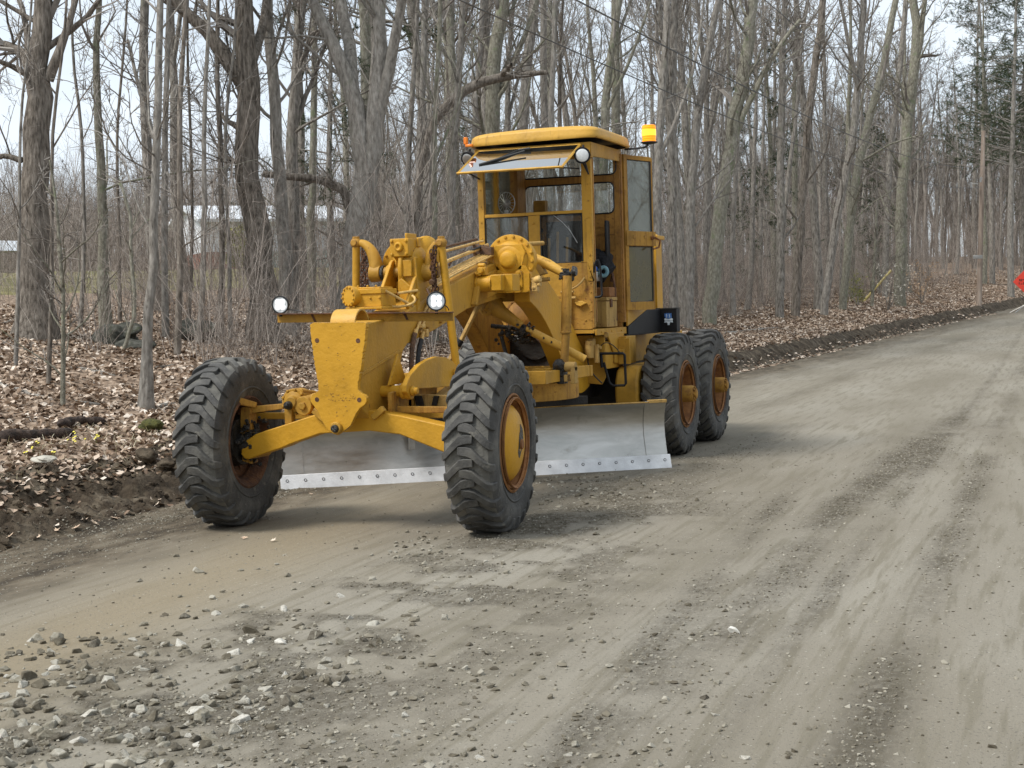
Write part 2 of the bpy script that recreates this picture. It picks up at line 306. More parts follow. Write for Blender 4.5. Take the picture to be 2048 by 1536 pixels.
M_['road'] = None
def road_mat():
    m = bpy.data.materials.new('graded_dirt'); m.use_nodes = True; t = m.node_tree; b = t.nodes['Principled BSDF']; tc = N(t, 'ShaderNodeTexCoord')
    def noise(scale, st=(1, 1, 1), det=6., r=.6, dist=0.):
        mp = N(t, 'ShaderNodeMapping'); mp.inputs['Scale'].default_value = st; t.links.new(tc.outputs['Object'], mp.inputs[0])
        n = N(t, 'ShaderNodeTexNoise', i_Scale=scale, i_Detail=det, i_Roughness=r, i_Distortion=dist); t.links.new(mp.outputs[0], n.inputs[0]); return n.outputs[0]
    def mixc(f, a, bcol):
        mx = N(t, 'ShaderNodeMixRGB'); t.links.new(f, mx.inputs[0]); t.links.new(a, mx.inputs[1])
        if isinstance(bcol, tuple): mx.inputs[2].default_value = (*bcol, 1)
        else: t.links.new(bcol, mx.inputs[2])
        return mx.outputs[0]
    base = ramp(t, noise(.9, (1, .22, 1), 5, .55), [(.34, (.190, .168, .127)), (.5, (.230, .206, .162)), (.66, (.266, .243, .197))])
    base = mixc(ramp(t, noise(14, (1, .07, 1), 5), [(.50, (0, 0, 0)), (.62, (.75,) * 3)]), base, (.175, .155, .113))      # fine drag marks along the road
    at = N(t, 'ShaderNodeAttribute', attribute_name='tint'); sp = N(t, 'ShaderNodeSeparateColor'); t.links.new(at.outputs['Color'], sp.inputs[0])
    # crumbly windrows: darker, speckled
    cn = ramp(t, noise(24, (1, .6, 1), 9, .78), [(.42, (0, 0, 0)), (.53, (1, 1, 1))])
    cm = N(t, 'ShaderNodeMath', operation='MULTIPLY'); t.links.new(cn, cm.inputs[0]); t.links.new(sp.outputs[0], cm.inputs[1])
    cm2 = N(t, 'ShaderNodeMath', operation='MULTIPLY', i_1=.8); t.links.new(cm.outputs[0], cm2.inputs[0]); cm = cm2
    base = mixc(cm.outputs[0], base, (.078, .062, .040))
    # brown damp soil by the bank
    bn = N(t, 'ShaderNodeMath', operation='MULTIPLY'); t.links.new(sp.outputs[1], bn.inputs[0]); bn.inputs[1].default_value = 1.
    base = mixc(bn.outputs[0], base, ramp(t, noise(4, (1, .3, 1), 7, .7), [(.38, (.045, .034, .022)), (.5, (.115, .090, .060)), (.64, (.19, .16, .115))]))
    bl = N(t, 'ShaderNodeMath', operation='MULTIPLY'); t.links.new(sp.outputs[2], bl.inputs[0]); bl.inputs[1].default_value = .8
    base = mixc(bl.outputs[0], base, (.235, .190, .122))
    base = mixc(ramp(t, noise(70, det=3), [(.60, (0, 0, 0)), (.66, (.8,) * 3)]), base, (.12, .11, .09))
    base = mixc(ramp(t, noise(48, det=3, r=.7), [(.66, (0, 0, 0)), (.70, (.8,) * 3)]), base, (.46, .44, .38))
    t.links.new(base, b.inputs['Base Color']); b.inputs['Roughness'].default_value = .93; b.inputs['Specular IOR Level'].default_value = .25
    h1, h2 = noise(26, (1, .6, 1), 9, .80), noise(110, det=3)
    a = N(t, 'ShaderNodeMath', operation='MULTIPLY_ADD'); t.links.new(sp.outputs[0], a.inputs[0]); a.inputs[1].default_value = 1.6; a.inputs[2].default_value = .35
    hm = N(t, 'ShaderNodeMath', operation='MULTIPLY'); t.links.new(h1, hm.inputs[0]); t.links.new(a.outputs[0], hm.inputs[1])
    h3 = N(t, 'ShaderNodeMath', operation='MULTIPLY_ADD'); t.links.new(h2, h3.inputs[0]); h3.inputs[1].default_value = .25; t.links.new(hm.outputs[0], h3.inputs[2])
    bp = N(t, 'ShaderNodeBump', i_Strength=.9, i_Distance=.018); t.links.new(h3.outputs[0], bp.inputs['Height']); t.links.new(bp.outputs[0], b.inputs['Normal'])
    return m
M_['road'] = road_mat()
M_['soil'] = mat('damp_dark_soil', [(.30, (.022, .016, .010)), (.48, (.060, .045, .030)), (.62, (.115, .092, .064)), (.75, (.20, .17, .13))], scale=5, detail=10, rough=.95, bump=1.5, bscale=24, spec=.2, spots=[(30, .66, (.22, .19, .15), .06)])
M_['litterfloor'] = mat('leaf_litter_floor', [(.28, (.030, .020, .013)), (.42, (.13, .090, .062)), (.52, (.26, .19, .135)), (.62, (.38, .29, .215)), (.76, (.50, .40, .31))], scale=9, detail=10, rough=.95, bump=1.5, bscale=16, spec=.2)
M_['lawn'] = mat('pale_spring_lawn', [(.3, (.085, .085, .03)), (.5, (.17, .155, .065)), (.7, (.27, .23, .12))], scale=1.2, detail=9, rough=.95, bump=.8, bscale=14, spec=.2)
def axis(parts):
    out = []
    for a, b, st in parts: out += list(np.arange(a, b, st))
    return np.array(out + [parts[-1][1]])
ys = axis([(-9, -5.6, .2), (-5.6, -1, .032), (-1, 7, .045), (7, 14, .11), (14, 30, .25), (30, 70, .8), (70, 160, 2.5), (160, 420, 12)])
ss = axis([(-90, -14, 4), (-14, -7.6, .5), (-7.6, -1.2, .042), (-1.2, 2.4, .034), (2.4, 6, .1), (6, 14, .3), (14, 50, 1.5), (50, 230, 12)])
SS, YY = np.meshgrid(ss, ys); XX = edge(YY) - SS; ZZ = height(XX, YY)
idx = np.arange(SS.size).reshape(SS.shape); F = np.stack([idx[:-1, :-1], idx[:-1, 1:], idx[1:, 1:], idx[1:, :-1]], -1).reshape(-1, 4)
Vt = np.stack([XX.ravel(), YY.ravel(), ZZ.ravel()], 1); sc_ = SS.ravel()[F].mean(1); yc_ = YY.ravel()[F].mean(1)
wv = np.interp(yc_, [-5, 4, 18, 60], [1.25, 1.1, .55, .5]) + .12
lawnm = (sc_ > 19) & (yc_ > 16) & (yc_ < 75) & (sc_ < 80)
for name, sel, mm in (('road', (sc_ < .04) & (sc_ >= -9.6), 'road'), ('soil_bank', (sc_ >= .04) & (sc_ < wv), 'soil'), ('lawn', lawnm, 'lawn'), ('forest_floor', ((sc_ >= wv) & ~lawnm) | (sc_ < -9.6), 'litterfloor')):
    f = F[sel]; u, inv = np.unique(f, return_inverse=True); o = np_mesh(name, Vt[u], inv.reshape(f.shape), mm); o['kind'] = 'structure'
    if name == 'road':
        x, y = Vt[u, 0], Vt[u, 1]; s = x - edge(y)
        col = np.zeros((len(u), 4), np.float32); col[:, 0] = crumb(x, y)
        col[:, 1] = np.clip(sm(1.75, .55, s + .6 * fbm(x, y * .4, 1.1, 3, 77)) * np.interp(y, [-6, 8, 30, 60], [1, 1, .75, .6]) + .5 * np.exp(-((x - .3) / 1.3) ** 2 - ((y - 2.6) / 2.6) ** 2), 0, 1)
        col[:, 2] = np.exp(-((s - 1.75 + .1 * y) / .55) ** 2) * sm(4, -1, y)
        a_ = o.data.color_attributes.new('tint', 'FLOAT_COLOR', 'POINT'); a_.data.foreach_set('color', col.ravel())

# ================================================================ bare trees
def norm(v): return v / np.maximum(np.linalg.norm(v, axis=-1, keepdims=True), 1e-9)
def grow(rg, P, D, L, r0, r1, n, wob, trop):
    pts = [P]; D = norm(D); ds = [D]
    for i in range(n):
        D = norm(D + wob * rg.normal(size=D.shape) + trop * UPW); P = P + D * (L / n)[:, None]; pts.append(P); ds.append(D)
    t = np.linspace(0, 1, n + 1)[None, :]; rad = r0[:, None] * (1 - t) ** .8 + r1[:, None] * (1 - (1 - t) ** .8)
    return np.stack(pts, 1), np.stack(ds, 1), rad
def spawn(rg, pts, ds, rad, cnt, t0, t1, ang, asd, lf, L, rf, rmin):
    B, n1, _ = pts.shape; b = np.repeat(np.arange(B), cnt); t = rg.uniform(t0, t1, b.size); f = t * (n1 - 1); i = np.minimum(f.astype(int), n1 - 2); k = (f - i)[:, None]
    P = pts[b, i] * (1 - k) + pts[b, i + 1] * k; D = norm(ds[b, i]); R_ = rad[b, i] * (1 - k[:, 0]) + rad[b, i + 1] * k[:, 0]
    q = rg.normal(size=D.shape); q = norm(q - (q * D).sum(1, keepdims=True) * D); a = np.radians(np.clip(rg.normal(ang, asd, b.size), 12, 100))[:, None]
    Lc = L[b] * lf * (1.15 - .75 * t) * rg.uniform(.55, 1.25, b.size)
    return P, D * np.cos(a) + q * np.sin(a), Lc, np.maximum(R_ * rf * rg.uniform(.7, 1.1, b.size), rmin)
def tubes(pts, rad, k):
    B, n, _ = pts.shape; T = np.empty_like(pts); T[:, 1:-1] = pts[:, 2:] - pts[:, :-2]; T[:, 0] = pts[:, 1] - pts[:, 0]; T[:, -1] = pts[:, -1] - pts[:, -2]; T = norm(T)
    ref = np.where(np.abs(T.mean(1, keepdims=True)[..., :1]) < .8, np.array([1., .13, .07]), np.array([.1, 1., .1])); u = norm(np.cross(T, np.broadcast_to(ref, T.shape))); v = np.cross(T, u)
    a = np.arange(k) * 2 * np.pi / k; V = pts[:, :, None] + rad[:, :, None, None] * (u[:, :, None] * np.cos(a)[:, None] + v[:, :, None] * np.sin(a)[:, None])
    base = (np.arange(B) * n * k)[:, None, None] + (np.arange(n - 1) * k)[None, :, None]; i = np.arange(k)[None, None]; j = (i + 1) % k
    F = np.stack([base + i, base + j, base + k + j, base + k + i], -1).reshape(-1, 4); return V.reshape(-1, 3), F
def merge(lst):
    V, F, n = [], [], 0
    for v, f in lst: V.append(v); F.append(f + n); n += len(v)
    return np.concatenate(V), np.concatenate(F)
M_['bark'] = mat('grey_brown_bark', [(.30, (.085, .076, .064)), (.44, (.20, .182, .158)), (.60, (.30, .278, .246)), (.78, (.42, .395, .355))], scale=20, stretch=(1, 1, .30), detail=9, rough=.95, bump=1.5, bscale=40, spec=.15, objvar=.10,
                 spots=[(2.3, .60, (.20, .20, .15), .12), (6, .68, (.05, .04, .03), .08)])
M_['barkpale'] = mat('pale_lichened_bark', [(.30, (.13, .12, .09)), (.5, (.235, .222, .175)), (.7, (.36, .35, .29))], scale=20, stretch=(1, 1, .4), detail=9, rough=.95, bump=1.6, bscale=44, spec=.15, objvar=.12, spots=[(3.5, .57, (.19, .215, .13), .1)])
M_['barkbrown'] = mat('reddish_brown_bark', [(.30, (.060, .050, .040)), (.5, (.185, .160, .133)), (.7, (.31, .275, .235))], scale=24, stretch=(1, 1, .20), detail=9, rough=.95, bump=1.8, bscale=40, spec=.15, objvar=.1)
M_['twig'] = mat('brown_grey_twigs', [(.35, (.13, .114, .098)), (.5, (.235, .210, .185)), (.7, (.36, .33, .295))], scale=1.5, rough=.95, spec=.1, island=.35, objvar=.2)
M_['twigred'] = mat('reddish_brush_twigs', [(.35, (.15, .125, .105)), (.5, (.27, .232, .20)), (.7, (.42, .37, .325))], scale=1.2, rough=.95, spec=.1, island=.5)
M_['needles'] = mat('grey_green_needles', [(.35, (.022, .034, .016)), (.5, (.050, .068, .036)), (.7, (.10, .12, .07))], scale=1.3, rough=.9, spec=.15, island=.6)
def crown_from(rg, limbs, dens=1., fine=.0045, level=3, upt=.05):
    """limbs: list of (pts, dirs, rad, L) batches; returns twig tubes"""
    out = []
    for pts, ds, rad, L in limbs:
        n2 = max(1, int(round(8 * dens))); P, D, Lc, r = spawn(rg, pts, ds, rad, n2, .15, 1, 42, 14, .42, L, .50, fine * 1.8); p2, d2, q2 = grow(rg, P, D, Lc, r, np.full_like(r, fine), 5, .17, upt); out.append(tubes(p2, q2, 4))
        n3 = max(1, int(round(6 * dens))); P, D, Lc, r = spawn(rg, p2, d2, q2, n3, .1, 1, 40, 15, .48, Lc, .55, fine * 1.1); p3, d3, q3 = grow(rg, P, D, Lc, r, np.full_like(r, fine * .7), 4, .16, upt); out.append(tubes(p3, q3, 3))
        if level > 2:
            n4 = max(1, int(round(4 * dens))); P, D, Lc4, r = spawn(rg, p3, d3, q3, n4, .1, 1, 38, 14, .55, Lc, .6, fine * .7); p4, d4, q4 = grow(rg, P, D, Lc4, r, np.full_like(r, fine * .5), 3, .14, upt); out.append(tubes(p4, q4, 3))
    return merge(out)
def proto_tree(name, seed, H, r, nl, first=.4, lean=0., mat_='bark', dens=1., fork=0, angle=38, fine=.005, lf=.30):
    rg = np.random.default_rng(seed); D = norm(np.array([[lean, rg.normal() * .02, 1.]])); P = np.zeros((1, 3)); P[0, 2] = -.3
    tp, td, tr = grow(rg, P, D, np.array([H]), np.array([r]), np.array([r * .12]), 16, .035, .03); tr[:, 0] *= 1.45; tr[:, 1] *= 1.05
    tl = [tubes(tp, tr, 10)]; limbs = []; forks = [(tp, td, tr, np.array([H]))]
    if fork:
        P, D, Lc, rr = spawn(rg, tp, td, tr, fork, .25, .5, 22, 6, .85, np.array([H]), .75, .02); fp, fd, fr = grow(rg, P, D, Lc, rr, rr * .15, 12, .05, .06); tl.append(tubes(fp, fr, 8)); forks.append((fp, fd, fr, Lc))
    for (p, d, q, L) in forks:
        P, D, Lc, rr = spawn(rg, p, d, q, nl if p.shape[1] > 14 else max(3, nl // 2), first, .97, angle, 12, lf, L, .42, .012); lp, ld, lr = grow(rg, P, D, Lc, rr, rr * .15, 7, .11, .10); tl.append(tubes(lp, lr, 6)); limbs.append((lp, ld, lr, Lc))
        limbs.append((p[:, -6:], d[:, -6:], q[:, -6:], L * .35))
    root = bpy.data.objects.new(name, None); V, F_ = merge(tl); t_ = np_mesh('trunk', V, F_, mat_, root); V, F_ = crown_from(rg, limbs, dens, fine); c_ = np_mesh('crown', V, F_, 'twig', root, smooth=False)
    return root, t_, c_
used = {}
def place(proto, P, rz, s, label, group=None, cat='tree', sz=None):
    root, *parts = proto; k = used.get(root.name, 0); used[root.name] = k + 1
    if k == 0: o = root; C.objects.link(o)
    else:
        o = root.copy(); C.objects.link(o)
        for p_ in parts: c = p_.copy(); c.parent = o; C.objects.link(c)
    o.location = P; o.rotation_euler = (0, 0, rz); o.scale = (s, s, sz or s); setp(o, label, cat, group); return o
# ================================================================ the nearer trees, each with its own limbs
def ground_d(px, py, d0=8, d1=140):
    """depth where the sight line meets the terrain"""
    d = np.linspace(d0, d1, 1400); P = CAM + d[:, None] * (-AX[:, 2] + (px - 1024) / FPX * AX[:, 0] - (py - 768) / FPX * AX[:, 1])
    k = np.nonzero(P[:, 2] < height(P[:, 0], P[:, 1]))[0]; return float(d[k[0]]) if len(k) else None
def smoothpoly(P, n):
    P = np.asarray(P, float); t = np.r_[0, np.cumsum(np.linalg.norm(np.diff(P[:, :3], axis=0), axis=1))]; u = np.linspace(0, t[-1], n); Q = np.stack([np.interp(u, t, P[:, k]) for k in range(P.shape[1])], 1)
    for _ in range(2): Q[1:-1] = .25 * Q[:-2] + .5 * Q[1:-1] + .25 * Q[2:]
    return Q
def own_tree(label, d, stems, seed, mat_='bark', nl=8, dens=.8, name='bare_tree', flare=0., lf=2.6, top=5., fine=.0045, group=None, lang=45, cat='tree'):
    """stems: picture polylines (x, y, width) from the ground up, carried on above the frame; each gets its own depth drift"""
    rg = np.random.default_rng(seed); tl, limbs = [], []; base = None; st_thin = stems[0][1][2] < 30; dens = dens * 1.25; fine = fine * .8
    for si, st in enumerate(stems):
        dr = 0 if si == 0 else rg.uniform(-.7, .7); P = []
        for i, (x, y, w_) in enumerate(st): dd = d + dr * i / max(1, len(st) - 1) + (rg.uniform(-.12, .12) if i and si else 0); P.append([*ray_at(x, y, dd), w_ * .45 * dd / FPX])
        P = np.array(P)
        if si == 0:
            P[0, 2] = gz(P[0, 0], P[0, 1]) - .25; base = P[0, :3].copy(); base[2] += .25
        if st[-1][1] <= 5 and top:                                # goes on above the picture
            q = P[-1] + (P[-1] - P[-2]) / np.linalg.norm((P[-1] - P[-2])[:3]) * np.array([1, 1, 1, 0]) * top; q[3] = P[-1, 3] * .35; P = np.vstack([P, q])
        n = 22 if si == 0 else 14; Q = smoothpoly(P, n)
        Q[1:, :3] += rg.normal(size=(n - 1, 3)) * Q[1:, 3:4] * .16
        if si == 0 and flare: Q[0, 3] *= 1 + flare; Q[1, 3] *= 1 + flare * .4
        pts, rad = Q[None, :, :3], Q[None, :, 3]; tl.append(tubes(pts, rad, 16 if si == 0 else 10)); ds = np.empty_like(pts); ds[:, :-1] = norm(pts[:, 1:] - pts[:, :-1]); ds[:, -1] = ds[:, -2]
        L = np.array([np.linalg.norm(pts[0, -1] - pts[0, 0])]); m = int(nl * 1.7) if si == 0 else max(3, nl)
        Pp, D, Lc, rr = spawn(rg, pts, ds, rad, m, (.16 if st_thin else .30) if si == 0 else .2, .98, lang, 14, 1., np.array([lf]), .32, .012); lp, ld, lr = grow(rg, Pp, D, Lc, rr, rr * .15, 7, .13, .07); tl.append(tubes(lp, lr, 6)); limbs.append((lp, ld, lr, Lc))
        limbs.append((pts[:, n // 3:], ds[:, n // 3:], rad[:, n // 3:], np.array([lf * 1.2])))
    o = empty(name, label, cat, base, group); V, F_ = merge(tl); np_mesh('trunk', V - base, F_, mat_, o); V, F_ = crown_from(rg, limbs, dens, fine, 3); np_mesh('crown', V - base, F_, 'twig', o, smooth=False); return o
def st(*a): return [a[i:i + 3] for i in range(0, len(a), 3)]
T_ = own_tree
T_('thick dark furrowed trunk at the far left edge, flaring at its foot and forking above', ground_d(66, 676) or 25, [st(66, 676, 84, 70, 600, 74, 70, 500, 66, 68, 400, 60, 72, 300, 58, 80, 180, 60, 88, 90, 44, 84, 0, 38), st(66, 180, 28, 56, 120, 26, 36, 95, 20, 0, 88, 17, -60, 80, 14), st(96, 160, 26, 120, 100, 20, 142, 45, 15, 152, 0, 11), st(58, 110, 16, 62, 70, 15, 50, 20, 12, 40, 0, 10), st(44, 320, 14, 10, 310, 12, -60, 340, 9)], 1, 'barkbrown', 7, .6, flare=.55)
T_('slender pale grey trunk standing in front of a mossy boulder', ground_d(214, 664) or 28, [st(214, 664, 34, 205, 560, 25, 208, 430, 21, 201, 300, 19, 190, 180, 16, 196, 60, 14, 198, 0, 12)], 2, 'barkpale', 8, .6)
T_('medium rough trunk rooted nearest the soil bank beside the wheel', ground_d(289, 820) or 17, [st(289, 820, 34, 292, 740, 24, 297, 650, 21, 303, 560, 20, 311, 400, 19, 313, 200, 17, 321, 60, 15, 322, 0, 14)], 3, 'bark', 9, .55, flare=.4, lf=2.)
T_('dark mottled trunk just behind the one nearest the soil bank', 25, [st(332, 690, 18, 330, 560, 15, 328, 400, 14, 331, 250, 13, 334, 120, 12, 338, 0, 10), st(322, 320, 13, 280, 180, 9, 255, 80, 6)], 4, 'bark', 8, .6)
T_('thin crooked grey sapling between the slender pale trunk and the roots of the bank', ground_d(242, 700) or 24, [st(236, 760, 10, 252, 690, 9, 272, 620, 8, 262, 520, 8, 262, 430, 7, 240, 360, 6)], 41, 'barkpale', 5, .5, lf=1.2, top=0)
T_('thin straight sapling growing from the leaves left of the nearest trunk', ground_d(124, 812) or 17, [st(124, 812, 13, 126, 720, 10, 127, 600, 9, 120, 500, 8, 112, 400, 6, 100, 320, 5)], 42, 'barkpale', 6, .5, lf=1.2, top=0)
for k, (x0, y0, x1, x2, w_) in enumerate(((352, 712, 362, 368, 14), (396, 700, 410, 416, 12), (440, 690, 443, 432, 13), (462, 700, 452, 470, 9), (375, 690, 385, 372, 8), (160, 690, 168, 140, 9), (95, 770, 105, 130, 9), (28, 730, 40, 60, 8), (240, 690, 236, 250, 8))):
    T_(['slim bare pole trunk left of the great oak, first of the row', 'slim dark pole trunk nearer the great oak', 'crooked slim trunk touching the great oak on its left', 'thin sapling in front of the great oak', 'thin wavy sapling between the pole trunks', 'thin leaning stem by the forked dark trunk', 'thin stem above the fallen sticks', 'thin stem at the left picture edge', 'thin stem behind the mossy boulder'][k],
       (ground_d(x0, y0) or 24) + (0 if y0 > 720 else .5 * k), [st(x0, y0, w_ + 3, (x0 + x1) / 2 + 3, 560, w_, x1, 380, w_ - 1, x1 - 4, 230, w_ - 2, x2, 100, w_ * .7, x2 + 4, 0, w_ * .6)], 50 + k, 'bark' if k % 2 else 'barkbrown', 6, .5, lf=1.5, name='thin_tree')
T_('great furrowed oak with a thick limb rising left and a dead knot on its side', 26, [st(538, 700, 74, 528, 620, 68, 518, 500, 60, 503, 400, 54, 493, 300, 50, 497, 180, 54, 494, 100, 46, 490, 0, 38), st(486, 165, 38, 462, 120, 34, 425, 75, 30, 385, 35, 26, 345, 0, 22), st(505, 120, 24, 525, 70, 20, 532, 0, 17), st(476, 255, 12, 450, 240, 9, 436, 215, 6), st(500, 335, 14, 470, 322, 12, 445, 310, 8)], 5, 'barkbrown', 9, .7, flare=.3)
T_('dead arching branch trunk leaning from the oak to the right', 28, [st(690, 470, 22, 706, 400, 20, 690, 378, 21, 655, 364, 20, 620, 356, 18, 570, 352, 16, 525, 349, 14)], 6, 'barkbrown', 5, .5, top=0, lf=1.4, name='leaning_dead_tree')
T_('grey trunk right of the great oak, bending left at the top', 27, [st(580, 700, 38, 574, 600, 34, 568, 450, 30, 558, 350, 27, 556, 230, 26, 545, 150, 25, 538, 60, 24, 536, 0, 22)], 7, 'bark', 8, .6)
T_('mottled trunk close behind the bent grey one', 29, [st(592, 700, 36, 586, 600, 34, 582, 450, 30, 583, 330, 27, 588, 200, 24, 599, 100, 22, 604, 0, 20), st(584, 270, 14, 612, 190, 10, 640, 120, 8, 660, 60, 6)], 8, 'bark', 8, .6)
T_('straight pale pole trunk between the mottled one and the forked giant', 33, [st(624, 700, 22, 622, 560, 20, 623, 400, 17, 628, 250, 15, 630, 120, 13, 628, 0, 12)], 9, 'barkpale', 7, .5)
T_('forked giant behind the nose of the grader with four great limbs', 27, [st(690, 720, 66, 700, 600, 60, 712, 480, 56, 726, 390, 56, 742, 320, 58, 752, 250, 36, 760, 160, 32, 762, 80, 30, 760, 0, 26), st(735, 350, 50, 720, 280, 42, 706, 190, 36, 690, 130, 33, 662, 80, 28, 640, 40, 25, 622, 0, 22), st(706, 190, 30, 704, 110, 28, 694, 40, 26, 684, 0, 24), st(752, 260, 30, 768, 190, 26, 786, 100, 24, 800, 30, 22, 806, 0, 20)], 10, 'bark', 8, .7, flare=.2)
T_('snapped brown trunk hung up among the others above the cab roof', 31, [st(806, 560, 16, 836, 400, 16, 846, 300, 17, 860, 250, 18, 884, 212, 22, 920, 186, 24, 960, 164, 22, 1010, 150, 20, 1060, 150, 14, 1096, 144, 9), st(1000, 152, 12, 1014, 140, 12, 1024, 128, 8)], 11, 'barkbrown', 4, .5, top=0, lf=1.4, name='snapped_tree')
more = [(905, 620, 905, 300, 926, 16, 30), (976, 600, 985, 150, 1004, 36, 33), (1030, 560, 1050, 150, 1072, 24, 35), (1098, 560, 1102, 200, 1110, 14, 30), (1200, 560, 1212, 160, 1238, 20, 38), (1312, 620, 1318, 250, 1336, 21, 34),
        (840, 640, 838, 300, 850, 18, 34), (872, 640, 868, 260, 880, 12, 29), (812, 640, 816, 300, 836, 13, 31), (940, 620, 948, 260, 965, 14, 37)]
lab = ['mottled straight trunk just left of the cab roof', 'broad smooth grey trunk rising behind the left corner of the cab roof', 'grey trunk leaning right above the middle of the cab roof', 'thin dark trunk above the raised windscreen', 'pale leaning trunk above the right part of the cab roof', 'broad trunk close behind the amber beacon', 'dark trunk right of the forked giant', 'thin trunk between the forked giant and the cab', 'slim trunk touching the snapped brown one', 'slim grey trunk left of the broad smooth one']
for k, (x0, y0, x1, y1, x2, w_, d) in enumerate(more):
    T_(lab[k], d, [st(x0, y0 + 90, w_ + 4, (x0 + x1) / 2, (y0 + y1) / 2, w_, x1, y1, w_ * .9, (x1 + x2) / 2 + 2, y1 * .5, w_ * .8, x2, 0, w_ * .75)] + ([st(x1 + 2, y1 + 60, w_ * .5, x1 + 30, y1, w_ * .4, x1 + 70, y1 - 90, w_ * .3, x1 + 90, 0, w_ * .22)] if k in (1, 4, 5, 7) else []), 70 + k, ['bark', 'barkpale'][k % 3 == 1], 8, .6)
rt = [('tall grey trunk right of the beacon', 36, [st(1350, 700, 22, 1345, 500, 20, 1342, 300, 19, 1345, 120, 18, 1350, 0, 17), st(1342, 260, 14, 1328, 120, 12, 1318, 0, 9)], 'bark'),
      ('dark trunk with a branch forking left beside the tall grey one', 40, [st(1378, 700, 24, 1380, 500, 21, 1388, 300, 19, 1404, 160, 16, 1430, 30, 15, 1438, 0, 14)], 'bark'),
      ('broad pale green lichened trunk leaning right', 42, [st(1420, 690, 34, 1426, 560, 31, 1434, 470, 30, 1444, 380, 30, 1462, 270, 30, 1486, 160, 28, 1502, 60, 26, 1508, 0, 24), st(1462, 290, 15, 1500, 200, 13, 1545, 110, 10, 1600, 40, 8)], 'barkpale'),
      ('dark trunk right of the lichened leaning one', 48, [st(1560, 670, 20, 1562, 480, 18, 1560, 300, 16, 1566, 120, 14, 1570, 0, 13)], 'bark'),
      ('thick reddish brown trunk bending in the middle', 50, [st(1590, 650, 20, 1598, 500, 18, 1606, 400, 18, 1610, 310, 18, 1618, 220, 17, 1636, 110, 16, 1646, 0, 15)], 'barkbrown'),
      ('long trunk leaning steeply right behind the reddish one', 52, [st(1648, 640, 18, 1664, 500, 17, 1690, 350, 18, 1708, 260, 17, 1720, 150, 15, 1728, 0, 14), st(1718, 190, 10, 1700, 100, 9, 1680, 0, 7)], 'bark'),
      ('grey leaning trunk with a fork, mid way to the utility pole', 56, [st(1684, 630, 17, 1698, 450, 17, 1720, 320, 18, 1748, 200, 17, 1776, 90, 15, 1790, 0, 14)], 'barkpale'),
      ('pale double trunk standing at the wood edge left of the utility pole', 62, [st(1802, 600, 26, 1800, 450, 23, 1808, 330, 23, 1820, 200, 23, 1836, 80, 22, 1828, 0, 18), st(1822, 180, 14, 1838, 110, 13, 1850, 0, 11)], 'barkpale'),
      ('thin white birch sapling at the wood edge', 60, [st(1742, 610, 8, 1748, 540, 7, 1752, 470, 6, 1752, 420, 4)], 'barkpale'),
      ('dark straight trunk behind the pale double one', 66, [st(1770, 610, 14, 1772, 450, 13, 1780, 300, 13, 1800, 150, 12, 1812, 0, 11)], 'bark')]
for k, (l, d, s_, m_) in enumerate(rt): T_(l, d, s_, 120 + k, m_, 9, .6, lf=3.2, fine=.006, top=5. if k != 8 else 0)

# the rest of the wood: eight grown trees copied at their own places
protos = [proto_tree('tall_bare_tree', 201, 17, .15, 12, .38), proto_tree('slender_bare_tree', 202, 15, .10, 10, .45, .03), proto_tree('forked_bare_tree', 203, 16, .16, 10, .5, fork=1), proto_tree('pale_bare_tree', 204, 18, .17, 12, .42, -.02, 'barkpale'),
          proto_tree('young_bare_tree', 205, 11, .06, 12, .25, .04, dens=.9), proto_tree('leaning_bare_tree', 206, 16, .13, 11, .4, .12), proto_tree('brown_bare_tree', 207, 17, .14, 11, .35, .02, 'barkbrown', fork=1), proto_tree('spreading_bare_tree', 208, 14, .14, 14, .30, 0, lf=.40, angle=50)]
rg = np.random.default_rng(77)
def evergreen(name, seed, H, r, cr, n, c0=.25):
    rg = np.random.default_rng(seed); root = bpy.data.objects.new(name, None); tp, td, tr = grow(rg, np.array([[0, 0, -.3]]), np.array([[0, 0, 1.]]), np.array([H]), np.array([r]), np.array([.01]), 12, .015, .03)
    P, D, Lc, rr = spawn(rg, tp, td, tr, n, c0, 1, 82, 10, 1, np.array([cr]), .3, .01); lp, ld, lr = grow(rg, P, D, Lc, rr, rr * .2, 6, .08, .02); V, F_ = merge([tubes(tp, tr, 8), tubes(lp, lr, 4)]); t_ = np_mesh('trunk', V, F_, 'bark', root)
    P, D, L2, r2 = spawn(rg, lp, ld, lr, 9, .2, 1, 50, 12, .35, Lc, .4, .004); p2, d2, q2 = grow(rg, P, D, L2, r2, r2 * .5, 3, .1, 0)
    m = len(p2); b = np.repeat(np.arange(m), 44); t = rg.uniform(.1, 1, b.size); i = np.minimum((t * 3).astype(int), 2); k = (t * 3 - i)[:, None]; c = p2[b, i] * (1 - k) + p2[b, i + 1] * k
    d = norm(d2[b, i] + rg.normal(size=c.shape) * .8); s = np.cross(d, rg.normal(size=c.shape)); s = norm(s) * rg.uniform(.0035, .008, (len(c), 1)); L = rg.uniform(.06, .13, (len(c), 1))
    V2 = np.stack([c - s, c + s, c + d * L + s * .3, c + d * L - s * .3], 1).reshape(-1, 3); F2 = np.arange(len(V2)).reshape(-1, 4)
    V3_, F3 = tubes(p2, q2, 3); V2, F2 = merge([(V2, F2), (V3_, F3)]); c_ = np_mesh('crown', V2, F2, 'needles', root, smooth=False); return root, t_, c_
ever = [evergreen('hemlock_tree', 301, 12, .12, 2.4, 60, .15), evergreen('pine_tree', 302, 17, .16, 3.4, 95, .35)]
